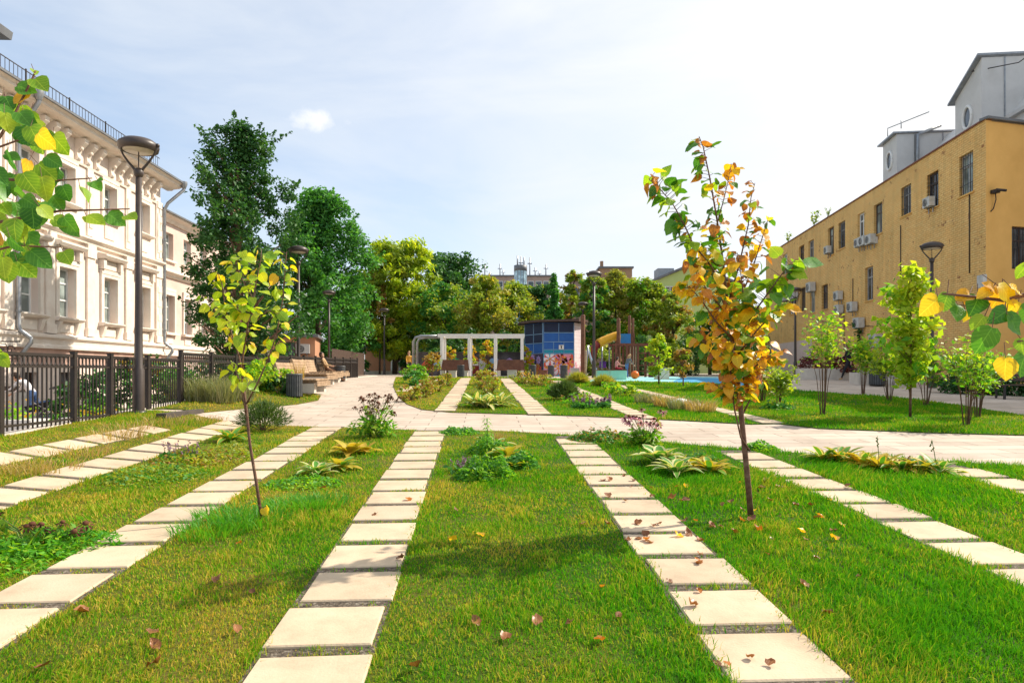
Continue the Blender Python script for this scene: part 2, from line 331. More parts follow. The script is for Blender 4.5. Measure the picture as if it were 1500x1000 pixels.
def thing(name, label, cat, loc=(0, 0, 0), rz=0, group=None):
    o = bpy.data.objects.new(name, None); COL.objects.link(o); o.location = loc; o.rotation_euler = (0, 0, rz); o.empty_display_size = .2
    return tag(o, label, cat, group)
KIDS = {}
def children(o): return [c for c in bpy.data.objects if c.parent == o]
def copy_tree(o, parent=None):
    c = o.copy(); COL.objects.link(c); c.parent = parent
    for ch in children(o): copy_tree(ch, c)
    return c
def sheet(name, poly, dz, m, cuts=True, kind='structure', label=None):
    bm = bmesh.new(); bm.faces.new([bm.verts.new((x, y, 0)) for x, y in poly])
    ys = [p[1] for p in poly]; xs = [p[0] for p in poly]
    step = 1.0
    y = math.floor(min(ys))+step
    while y < min(max(ys), 78):
        if y > 18.5 or True:
            bmesh.ops.bisect_plane(bm, geom=bm.verts[:]+bm.edges[:]+bm.faces[:], plane_co=(0, y, 0), plane_no=(0, 1, 0))
        y += step if 18 < y < 38 else 2.0
    for k in range(13):
        u = -7.3+k*.22
        bmesh.ops.bisect_plane(bm, geom=bm.verts[:]+bm.edges[:]+bm.faces[:], plane_co=(u, 0, 0), plane_no=(1, S, 0))
    for v in bm.verts: v.co.z = tz(v.co.x, v.co.y, False)+dz
    ed = [q for q in bm.edges if len(q.link_faces) == 1]; ex = bmesh.ops.extrude_edge_only(bm, edges=ed)
    for v in ex['geom']:
        if isinstance(v, bmesh.types.BMVert): v.co.z -= .07
    bmesh.ops.recalc_face_normals(bm, faces=bm.faces)
    if sum(f.normal.z for f in bm.faces) < 0: bmesh.ops.reverse_faces(bm, faces=bm.faces)
    me = bpy.data.meshes.new(name); bm.to_mesh(me); bm.free(); me.materials.append(M[m] if isinstance(m, str) else m)
    o = bpy.data.objects.new(name, me); COL.objects.link(o); tag(o, label, None, None, kind); return o
def inside(P, poly):
    x, y = P[:, 0], P[:, 1]; r = np.zeros(len(P), bool); k = len(poly); j = k-1
    for i in range(k):
        xi, yi = poly[i]; xj, yj = poly[j]
        c = ((yi > y) != (yj > y)) & (x < (xj-xi)*(y-yi)/(yj-yi+1e-12)+xi); r ^= c; j = i
    return r
def tz_np(X, Y):
    U = X+S*Y
    t = np.clip(Y-29, 0, 8)
    z = S*np.minimum(Y, 29)+S*t-(S-.005)*t*t/16+.005*(np.clip(Y, 37, 75)-37)
    ss = lambda q: (lambda c: c*c*(3-2*c))(np.clip(q, 0, 1))
    return z+.27*ss((-U-4.8)/2.4)*(1-ss((Y-20)/12))
# ------------------------------------------------------------------ light, sky, camera
SUN_DIR = Vector((.905, .425, 0)).normalized(); SUN_EL = R(41)
sd = Vector((SUN_DIR.x*math.cos(SUN_EL), SUN_DIR.y*math.cos(SUN_EL), math.sin(SUN_EL)))
ld = bpy.data.lights.new('sun', 'SUN'); ld.energy = 3.35; ld.angle = R(.53); ld.color = (1, .90, .76)
lo = bpy.data.objects.new('sun', ld); COL.objects.link(lo); lo.rotation_euler = sd.to_track_quat('Z', 'Y').to_euler(); lo.location = (30, 20, 40)
w = bpy.data.worlds.new('World'); scene.world = w; w.use_nodes = True
nt = w.node_tree; n = nt.nodes; l = nt.links; n.clear()
wo = n.new('ShaderNodeOutputWorld'); bg = n.new('ShaderNodeBackground'); l.new(bg.outputs[0], wo.inputs[0]); bg.inputs[1].default_value = .112
sk = n.new('ShaderNodeTexSky'); sk.sky_type = 'NISHITA'; sk.sun_disc = False; sk.sun_elevation = SUN_EL
sk.sun_rotation = math.atan2(sd.x, sd.y); sk.air_density = 1.0; sk.dust_density = 1.2; sk.ozone_density = 1.6
tc = n.new('ShaderNodeTexCoord')
# thin high cloud: stretched noise on the sky direction, thicker towards the sun
mp = n.new('ShaderNodeMapping'); mp.inputs['Scale'].default_value = (1.1, 1.1, 4.5); mp.inputs['Rotation'].default_value = (0, .25, .5); l.new(tc.outputs['Generated'], mp.inputs[0])
ns = n.new('ShaderNodeTexNoise'); ns.inputs['Scale'].default_value = 1.7; ns.inputs['Detail'].default_value = 7; ns.inputs['Roughness'].default_value = .55; ns.inputs['Distortion'].default_value = .5; l.new(mp.outputs[0], ns.inputs[0])
cr = ramp(n, [(.40, (0, 0, 0)), (.74, (.34, .34, .34))]); l.new(ns.outputs[0], cr.inputs[0])
dp = n.new('ShaderNodeVectorMath'); dp.operation = 'DOT_PRODUCT'; l.new(tc.outputs['Generated'], dp.inputs[0]); dp.inputs[1].default_value = tuple(sd)
sr = ramp(n, [(.05, (.38, .38, .38)), (.45, (.55, .55, .55)), (.85, (.95, .95, .95))]); l.new(dp.outputs['Value'], sr.inputs[0])
ad = n.new('ShaderNodeMath'); ad.operation = 'ADD'; ad.use_clamp = True; l.new(cr.outputs[0], ad.inputs[0]); l.new(sr.outputs[0], ad.inputs[1])
# one small bright cumulus puff
cd = Vector((465-CX, F, HY-172)).normalized()
d2 = n.new('ShaderNodeVectorMath'); d2.operation = 'SUBTRACT'; l.new(tc.outputs['Generated'], d2.inputs[0]); d2.inputs[1].default_value = tuple(cd)
m2 = n.new('ShaderNodeMapping'); m2.inputs['Rotation'].default_value = (0, R(-16), 0); m2.inputs['Scale'].default_value = (26, 26, 52); l.new(d2.outputs[0], m2.inputs[0])
l2 = n.new('ShaderNodeVectorMath'); l2.operation = 'LENGTH'; l.new(m2.outputs[0], l2.inputs[0])
n2 = n.new('ShaderNodeTexNoise'); n2.inputs['Scale'].default_value = 20; n2.inputs['Detail'].default_value = 9; n2.inputs['Roughness'].default_value = .6; l.new(tc.outputs['Generated'], n2.inputs[0])
s2 = n.new('ShaderNodeMath'); s2.operation = 'MULTIPLY_ADD'; l.new(n2.outputs[0], s2.inputs[0]); s2.inputs[1].default_value = 3.0; s2.inputs[2].default_value = -1.75
s3 = n.new('ShaderNodeMath'); s3.operation = 'SUBTRACT'; l.new(s2.outputs[0], s3.inputs[0]); l.new(l2.outputs['Value'], s3.inputs[1])
c3 = ramp(n, [(0, (0, 0, 0)), (1, (.95, .95, .95))]); 
s4 = n.new('ShaderNodeMath'); s4.operation = 'ADD'; l.new(s3.outputs[0], s4.inputs[0]); s4.inputs[1].default_value = 1.0; l.new(s4.outputs[0], c3.inputs[0])
mx = n.new('ShaderNodeMixRGB'); l.new(ad.outputs[0], mx.inputs[0]); l.new(sk.outputs[0], mx.inputs[1]); mc = ramp(n, [(.05, (3.35, 3.85, 4.4)), (.42, (3.8, 4.1, 4.45)), (.85, (4.9, 4.9, 4.9))]); l.new(dp.outputs['Value'], mc.inputs[0]); l.new(mc.outputs[0], mx.inputs[2])
mxf = n.new('ShaderNodeMath'); mxf.operation = 'MULTIPLY_ADD'; mxf.use_clamp = True; l.new(cr.outputs[0], mxf.inputs[0]); mxf.inputs[1].default_value = .75; l.new(c3.outputs[0], mxf.inputs[2]); mx9 = n.new('ShaderNodeMixRGB'); l.new(mxf.outputs[0], mx9.inputs[0]); l.new(mx.outputs[0], mx9.inputs[1]); mx9.inputs[2].default_value = (5.2, 5.15, 5.1, 1); l.new(mx9.outputs[0], bg.inputs[0])
cam = bpy.data.cameras.new('camera'); cam.sensor_width = 36; cam.lens = 36*F/1500; cam.shift_y = 45/1500; cam.clip_start = .05; cam.clip_end = 2000
co = bpy.data.objects.new('camera', cam); COL.objects.link(co); co.location = (0, 0, EYE); co.rotation_euler = (R(90), 0, 0); scene.camera = co
vs = scene.view_settings; vs.view_transform = 'Standard'; vs.look = 'None'; vs.gamma = 1; vs.exposure = .98
scene.cycles.max_bounces = 6; scene.cycles.diffuse_bounces = 3; scene.cycles.transmission_bounces = 4; scene.cycles.transparent_max_bounces = 4

# ------------------------------------------------------------------ setting: ground sheets
def pavemat():
    m = bpy.data.materials.new('plaza_paving'); nt, n, l = nodes(m)
    o = n.new('ShaderNodeOutputMaterial'); p = n.new('ShaderNodeBsdfPrincipled'); l.new(p.outputs[0], o.inputs[0]); p.inputs['Roughness'].default_value = .85; p.inputs['Specular IOR Level'].default_value = .25
    t = n.new('ShaderNodeTexCoord'); mp = n.new('ShaderNodeMapping'); mp.inputs['Rotation'].default_value = (0, 0, R(-2.4)); l.new(t.outputs['Object'], mp.inputs[0])
    b = n.new('ShaderNodeTexBrick'); b.offset = .37; b.inputs['Scale'].default_value = 1; b.inputs['Brick Width'].default_value = 1.2; b.inputs['Row Height'].default_value = .4; b.inputs['Mortar Size'].default_value = .014
    b.inputs['Bias'].default_value = -.35
    b.inputs['Color1'].default_value = (.57, .475, .385, 1); b.inputs['Color2'].default_value = (.42, .35, .285, 1); b.inputs['Mortar'].default_value = (.30, .24, .19, 1); l.new(mp.outputs[0], b.inputs[0])
    ns = n.new('ShaderNodeTexNoise'); ns.inputs['Scale'].default_value = .9; ns.inputs['Detail'].default_value = 8; ns.inputs['Roughness'].default_value = .7; l.new(t.outputs['Object'], ns.inputs[0])
    r = ramp(n, [(.3, (.74, .71, .68)), (.58, (1, 1, 1))]); l.new(ns.outputs[0], r.inputs[0])
    mx = n.new('ShaderNodeMixRGB'); mx.blend_type = 'MULTIPLY'; mx.inputs[0].default_value = 1; l.new(b.outputs[0], mx.inputs[1]); l.new(r.outputs[0], mx.inputs[2]); l.new(mx.outputs[0], p.inputs['Base Color'])
    return m
M['pave'] = pavemat()
def lawnmat(name, base, dry, scale, blade=False, lush=None):
    """turf: green with straw-dry patches; blades vary one by one"""
    m = bpy.data.materials.new(name); nt, n, l = nodes(m)
    o = n.new('ShaderNodeOutputMaterial'); p = n.new('ShaderNodeBsdfPrincipled'); p.inputs['Roughness'].default_value = .7; p.inputs['Specular IOR Level'].default_value = .06
    co = objcoord(n, l)
    t = n.new('ShaderNodeTexNoise'); t.inputs['Scale'].default_value = scale; t.inputs['Detail'].default_value = 5; t.inputs['Roughness'].default_value = .6; l.new(co, t.inputs[0])
    sx = n.new('ShaderNodeSeparateXYZ'); l.new(co, sx.inputs[0])
    # the east side of the lawn is lusher, the west side drier
    mr = n.new('ShaderNodeMapRange'); l.new(sx.outputs['X'], mr.inputs[0]); mr.inputs[1].default_value = -3; mr.inputs[2].default_value = 2.2; mr.inputs[3].default_value = .07; mr.inputs[4].default_value = -.11
    my = n.new('ShaderNodeMapRange'); l.new(sx.outputs['Y'], my.inputs[0]); my.inputs[1].default_value = 11; my.inputs[2].default_value = 16; my.inputs[3].default_value = 0; my.inputs[4].default_value = .025
    a = n.new('ShaderNodeMath'); l.new(t.outputs[0], a.inputs[0]); l.new(mr.outputs[0], a.inputs[1])
    a3 = n.new('ShaderNodeMath'); l.new(a.outputs[0], a3.inputs[0]); l.new(my.outputs[0], a3.inputs[1]); last = a3.outputs[0]
    if blade:
        g = n.new('ShaderNodeNewGeometry'); b = n.new('ShaderNodeMath'); b.operation = 'MULTIPLY_ADD'; l.new(g.outputs['Random Per Island'], b.inputs[0]); b.inputs[1].default_value = .46; b.inputs[2].default_value = -.26
        a2 = n.new('ShaderNodeMath'); l.new(last, a2.inputs[0]); l.new(b.outputs[0], a2.inputs[1]); last = a2.outputs[0]
    r = ramp(n, [(.30, lush or base), (.46, base), (.60, tuple((u+v)/2 for u, v in zip(base, dry))), (.76, dry)]); l.new(last, r.inputs[0]); l.new(r.outputs[0], p.inputs['Base Color'])
    if blade:
        tr = n.new('ShaderNodeBsdfTranslucent'); ms = n.new('ShaderNodeMixShader'); ms.inputs[0].default_value = .35
        h = n.new('ShaderNodeMixRGB'); h.blend_type = 'MULTIPLY'; h.inputs[0].default_value = 1; h.inputs[2].default_value = (1.5, 1.5, .6, 1); l.new(r.outputs[0], h.inputs[1]); l.new(h.outputs[0], tr.inputs[0])
        l.new(p.outputs[0], ms.inputs[1]); l.new(tr.outputs[0], ms.inputs[2]); l.new(ms.outputs[0], o.inputs[0])
    else: l.new(p.outputs[0], o.inputs[0])
    return m
M['lawn'] = lawnmat('lawn_soil', (.05, .085, .010), (.17, .12, .03), .8, lush=(.025, .07, .006))
M['blade'] = lawnmat('grass_blade', (.175, .365, .008), (.60, .42, .08), .9, True, lush=(.065, .28, .008))

def ground():
    us = [-400, -60, -30, -7.75, -7.70, -7.2, -6.8, -6.4, -6, -5.6, -5.2, -4.8, -2, 3, 10, 25, 60, 400]
    ys = [-30, 0, 8, 12, 16, 18, 20, 22, 24, 26, 28, 29, 30, 31, 32, 33, 34, 35, 36, 37, 45, 46.9, 47.1, 75, 150, 1500]
    V = []; Fc = []
    for y in ys:
        for u in us:
            x = u-S*min(y, 80); V.append((x, y, tz(x, min(y, 80), u < -7.72)-.007))
    k = len(us)
    for i in range(len(ys)-1):
        for j in range(k-1): Fc.append((i*k+j, i*k+j+1, (i+1)*k+j+1, (i+1)*k+j))
    b = MB(); b.add(V, Fc); o = b.build('ground', ['pave']); tag(o, None, None, None, 'structure')
ground()
near_poly = [(-7.45-S*2.2, 2.2), (12, 2.2), (12, 7.6), (7.16, 9.17), (5.2, 9.95), (3.95, 10.5), (2.6, 11.4), (1.39, 12.1), (.6, 12.55), (-.2, 12.9), (-1.87, 13.0), (-3.8, 13.5), (-5.96, 14.0), (-7.0, 14.15), (-7.45-S*14.2, 14.2)]
def gp(*pts): return [tuple(G(*p)[:2]) for p in pts]
far_poly = gp((580, 553), (576, 566), (583, 580), (596, 592), (618, 600), (660, 604), (860, 610), (1000, 616), (1100, 622), (1140, 621), (1200, 628), (1350, 634), (1500, 638), (1720, 646), (1720, 632), (1500, 609), (1400, 593), (1320, 583), (1180, 573), (1100, 567), (1040, 562), (930, 559), (870, 560), (850, 557), (760, 553), (640, 551))
side_poly = gp((225, 607), (300, 604), (380, 598), (432, 592), (462, 586), (440, 580), (405, 577), (405, 571), (300, 575))
side_poly = [(-7.42-S*14.6, 14.6), (-6.9, 14.7), (-6.6, 16.2)] + gp((432, 593), (466, 587), (470, 580), (430, 576), (415, 568)) + [(-7.42-S*24, 24)]
pool_poly = gp((590, 551), (560, 549), (543, 548), (520, 551), (548, 553))
sheet('lawn', near_poly, .012, 'lawn'); sheet('lawn', far_poly, .012, 'lawn'); sheet('lawn', side_poly, .012, 'lawn')
sheet('playground_surface', gp((862, 559), (930, 558), (1040, 561), (1100, 566), (1100, 557), (1050, 552), (960, 551.5), (860, 552.5)), .008, 'rub')
sheet('playground_surface', gp((985, 559.5), (1040, 561), (1098, 565), (1098, 558), (1050, 554), (1000, 553)), .013, 'rubblue')
sheet('playground_surface', gp((830, 556), (862, 558), (875, 553.5), (845, 552)), .013, 'rubsand')
# courtyard behind the fence
b = MB(); b.add([(-60, -10, .16), (-7.74, -10, .16), (-7.74-S*47, 47, .16), (-60, 47, .16)], [(0, 1, 2, 3)]); tag(b.build('courtyard_pavement', 'asphalt'), None, None, None, 'structure')
b = MB(); b.b2(-.06, .06, 0, 64, .0, .0); b = MB()
for i in range(46):
    y0, y1 = i, i+1
    x0, x1 = -7.62-S*y0, -7.62-S*y1
    z0, z1 = tz(-7.4-S*y0, y0, False)+.03, tz(-7.4-S*y1, y1, False)+.03
    vs_ = [(x0-.1, y0, .1), (x0+.1, y0, .1), (x1+.1, y1, .1), (x1-.1, y1, .1), (x0-.1, y0, z0), (x0+.1, y0, z0), (x1+.1, y1, z1), (x1-.1, y1, z1)]
    b.add(vs_, [(4, 5, 6, 7), (0, 3, 7, 4), (1, 5, 6, 2)])
tag(b.build('retaining_kerb', 'concrete'), 'low pale retaining kerb along the foot of the black fence', 'kerb')
# slab rows: (near px, near py) -> (far px, far py)
ROWS = []
def row(a, bb, wid=.58, pitch=.655, gap=.125, y_from=None):
    A = Vector(a); B = Vector(bb); d = (B-A); L = d.length; d.normalize(); nrm = Vector((d.y, -d.x))
    ROWS.append((A, B, wid/2, nrm, d, L))
    sheet('joint_strip', [tuple(A+nrm*(wid/2+.015)), tuple(B+nrm*(wid/2+.015)), tuple(B-nrm*(wid/2+.015)), tuple(A-nrm*(wid/2+.015))], .018, 'soil')
    mb = MB(); t = 0; rr = random.Random(int(L*100))
    while t+pitch-gap <= L+.05:
        c0, c1 = t, t+pitch-gap; ch = .008; tw = rr.uniform(-.006, .006); dz = rr.uniform(-.004, .006); o = rr.uniform(-.022, .022)
        vs = []
        for ins, zz in ((0, -.02), (0, .025), (ch, .033)):
            for s_, q in ((-1, 0), (1, 0), (1, 1), (-1, 1)):
                P = A+d*((c0+ins) if q == 0 else (c1-ins))+nrm*(s_*(wid/2-ins)+o)+d*(s_*tw)
                vs.append((P.x, P.y, tz(P.x, P.y, False)+zz+dz))
        mb.add(vs, [(8, 9, 10, 11)]+[(i, (i+1) % 4, 4+(i+1) % 4, 4+i) for i in range(4)]+[(4+i, 4+(i+1) % 4, 8+(i+1) % 4, 8+i) for i in range(4)])
        t += pitch
    mb.build('slab_path', 'slab', fix=True)['kind'] = 'structure'
def ln(u0, y0, u1, y1, **k): row((u0-S*y0, y0), (u1-S*y1, y1), **k)
ln(-6.45, 7.0, -6.05, 12.2, wid=.46); ln(-5.2, 2.3, -5.25, 14.0); ln(-2.93, 2.3, -3.2, 13.5); ln(-.90, 2.33, -1.06, 12.95, wid=.6)
ln(1.53, 2.62, 1.585, 12.1, wid=.62); ln(4.06, 2.4, 3.97, 10.45, wid=.6); ln(6.42, 2.4, 6.33, 9.3)
def prow(a, b_, **k): row(tuple(G(*a)[:2]), tuple(G(*b_)[:2]), **k)
prow((652, 603), (683, 554.5), wid=.52); prow((791, 608), (738, 555), wid=.56); prow((945, 614), (812, 558), wid=.5); prow((1132, 621), (896, 563), wid=.48); prow((588, 574), (640, 556), wid=.45)

# ------------------------------------------------------------------ grass
def vnoise(X, Y, seed=0):
    r = np.random.default_rng(seed); o = 0
    for k in range(7):
        a = r.uniform(0, 6.28); f = r.uniform(.5, 3.2); p = r.uniform(0, 6.28); o = o+np.sin((X*math.cos(a)+Y*math.sin(a))*f+p)
    return o/7
def rowmask(P, extra=0.0):
    ok = np.ones(len(P), bool)
    for A, B, hw, nrm, d, L in ROWS:
        q = P-np.array([A.x, A.y]); t = q@np.array([d.x, d.y]); s_ = np.abs(q@np.array([nrm.x, nrm.y]))
        ok &= ~((s_ < hw+extra) & (t > -.05) & (t < L+.05))
    return ok
def scatter(poly, y0, y1, dens, seed):
    r = np.random.default_rng(seed); xs = [p[0] for p in poly]
    n_ = int((max(xs)-min(xs))*(y1-y0)*dens); P = np.column_stack([r.uniform(min(xs), max(xs), n_), r.uniform(y0, y1, n_)])
    ax = np.abs(P[:, 0]); P = P[(ax < .80*P[:, 1]+.35) | ((ax < 1.25*P[:, 1]+1.5) & (r.random(len(P)) < .5))]; P = P[inside(P, poly)]
    edge = r.random(len(P)) < .30
    return P[rowmask(P, .012) | (edge & rowmask(P, -.035)) | (edge & (r.random(len(P)) < .35) & (P[:, 0] > .5) & rowmask(P, -.075))]
def grass_strip(P, hmin, hmax, wd, seed, seg):
    r = np.random.default_rng(seed); n_ = len(P); X, Y = P[:, 0], P[:, 1]
    clump = .62+.75*vnoise(X*2.6, Y*2.6, 5)+.45*vnoise(X*7, Y*7, 15)+.32*np.clip((X-1)/3, -0.4, 1)
    h = r.uniform(hmin, hmax, n_)*np.clip(clump, .38, 1.9); a = r.uniform(0, 6.283, n_); ln_ = r.uniform(.15, .95, n_)*h
    flow = .55*vnoise(X*.9+3, Y*.9, 9); wa = r.uniform(0, 6.283, n_); w_ = wd*r.uniform(.6, 1.3, n_)
    Z = tz_np(X, Y)+.008
    dx, dy = np.cos(a)*ln_+flow*h, np.sin(a)*ln_-.2*np.abs(flow)*h; ux, uy = np.cos(wa)*w_/2, np.sin(wa)*w_/2
    b0 = np.column_stack([X-ux, Y-uy, Z]); b1 = np.column_stack([X+ux, Y+uy, Z])
    tip = np.column_stack([X+dx, Y+dy, Z+h*np.clip(1-.45*(ln_/h)**2, .35, 1)])
    if seg:
        m0 = np.column_stack([X-ux*.8+dx*.32, Y-uy*.8+dy*.32, Z+h*.55]); m1 = np.column_stack([X+ux*.8+dx*.32, Y+uy*.8+dy*.32, Z+h*.55])
        V = np.stack([b0, b1, m1, m0, tip], 1).reshape(-1, 3); i = np.arange(n_)*5
        return V, np.column_stack([i+3, i+2, i+4]), np.column_stack([i, i+1, i+2, i+3])
    V = np.stack([b0, b1, tip], 1).reshape(-1, 3); i = np.arange(n_)*3
    return V, np.column_stack([i, i+1, i+2]), None
def grass(name, bands):
    Vs, Ts, Qs, off = [], [], [], 0
    for poly, y0, y1, dens, h0, h1, wd, seg, seed in bands:
        P = scatter(poly, y0, y1, dens, seed); V, T, Q = grass_strip(P, h0, h1, wd, seed+50, seg)
        Vs.append(V); Ts.append(T+off); 
        if Q is not None: Qs.append(Q+off)
        off += len(V)
    o = np_obj(name, np.concatenate(Vs), np.concatenate(Ts), np.concatenate(Qs) if Qs else None, ['blade'])
    tag(o, None, None, None, 'stuff'); return o
grass('grass', [(near_poly, 2.7, 4.2, 7600, .03, .10, .0058, True, 1), (near_poly, 4.2, 6.2, 5000, .03, .105, .0072, True, 2), (near_poly, 6.2, 9, 2900, .03, .11, .0098, True, 3), (near_poly, 9, 14.3, 1500, .03, .11, .015, False, 4)])
grass('grass', [(far_poly, 12, 18, 950, .04, .09, .018, False, 6), (far_poly, 18, 27, 420, .04, .10, .03, False, 7), (far_poly, 27, 40, 220, .05, .11, .045, False, 8), (side_poly, 14, 30, 420, .05, .14, .022, False, 9)])

def joint_grass():
    r = np.random.default_rng(44); pts = []
    for A, B, hw, nrm, d, L in ROWS:
        if A.y > 14: continue
        k = 1
        while k*.655 < L+.02:
            t = k*.655-.062
            for q in range(3):
                if r.random() < .85:
                    c = r.uniform(-hw, hw); w_ = r.uniform(.05, .22); m = int(w_*330)
                    s_ = np.clip(c+r.normal(size=m)*w_*.5, -hw, hw); tt = t+r.uniform(-.052, .052, m); pts.append(np.column_stack([A.x+d.x*tt+nrm.x*s_, A.y+d.y*tt+nrm.y*s_]))
            k += 1
    P = np.concatenate(pts); V, T, Q = grass_strip(P, .03, .062, .006, 77, True); V[:, 2] += .008
    o = np_obj('grass', V, T, Q, ['blade']); tag(o, None, None, None, 'stuff')
joint_grass()
# ------------------------------------------------------------------ buildings
def holes_wall(mb, x0, x1, z0, z1, holes, y=0.0, depth=.25, mi=0):
    """wall in the xz plane at y, with real openings and reveals going to +y"""
    xs = sorted({x0, x1, *[h[0] for h in holes], *[h[1] for h in holes]}); zs = sorted({z0, z1, *[h[2] for h in holes], *[h[3] for h in holes]})
    for i in range(len(xs)-1):
        for j in range(len(zs)-1):
            cx, cz = (xs[i]+xs[i+1])/2, (zs[j]+zs[j+1])/2
            if any(h[0] < cx < h[1] and h[2] < cz < h[3] for h in holes): continue
            mb.add([(xs[i], y, zs[j]), (xs[i+1], y, zs[j]), (xs[i+1], y, zs[j+1]), (xs[i], y, zs[j+1])], [(0, 1, 2, 3)], mi)
    for a, b, c, d in holes:
        e = y+depth
        mb.add([(a, y, c), (b, y, c), (b, y, d), (a, y, d), (a, e, c), (b, e, c), (b, e, d), (a, e, d)], [(0, 4, 5, 1), (1, 5, 6, 2), (2, 6, 7, 3), (3, 7, 4, 0)], mi)
def window(par, x, z0, z1, wd, y, fm, gm, mull=1, trans=(.62,), th=.07, name='window'):
    """frame with bars; its pane is a child"""
    b = MB(); h0, h1 = x-wd/2, x+wd/2; d = .06
    b.b2(h0, h0+th, y, y+d, z0, z1); b.b2(h1-th, h1, y, y+d, z0, z1); b.b2(h0+th, h1-th, y, y+d, z0, z0+th); b.b2(h0+th, h1-th, y, y+d, z1-th, z1)
    zb = sorted([z0+th]+[z0+(z1-z0)*t for t in trans]+[z1-th])
    for t in trans: b.b2(h0+th, h1-th, y+.004, y+d-.004, z0+(z1-z0)*t-th*.4, z0+(z1-z0)*t+th*.4)
    for k in range(mull):
        xx = h0+(h1-h0)*(k+1)/(mull+1)
        for a, c in zip(zb[:-1], zb[1:]): b.b2(xx-th*.45, xx+th*.45, y+.008, y+d-.008, a+th*.35, c-th*.35)
    f = b.build(name, fm, par)
    p = MB(); p.add([(h0+.01, y+d*.6, z0+.01), (h1-.01, y+d*.6, z0+.01), (h1-.01, y+d*.6, z1-.01), (h0+.01, y+d*.6, z1-.01)], [(0, 1, 2, 3)]); p.build('pane', gm, f)
    return f
def mould(mb, x0, x1, prof, mi=0): mb.xprism(prof, x0, x1, mi)

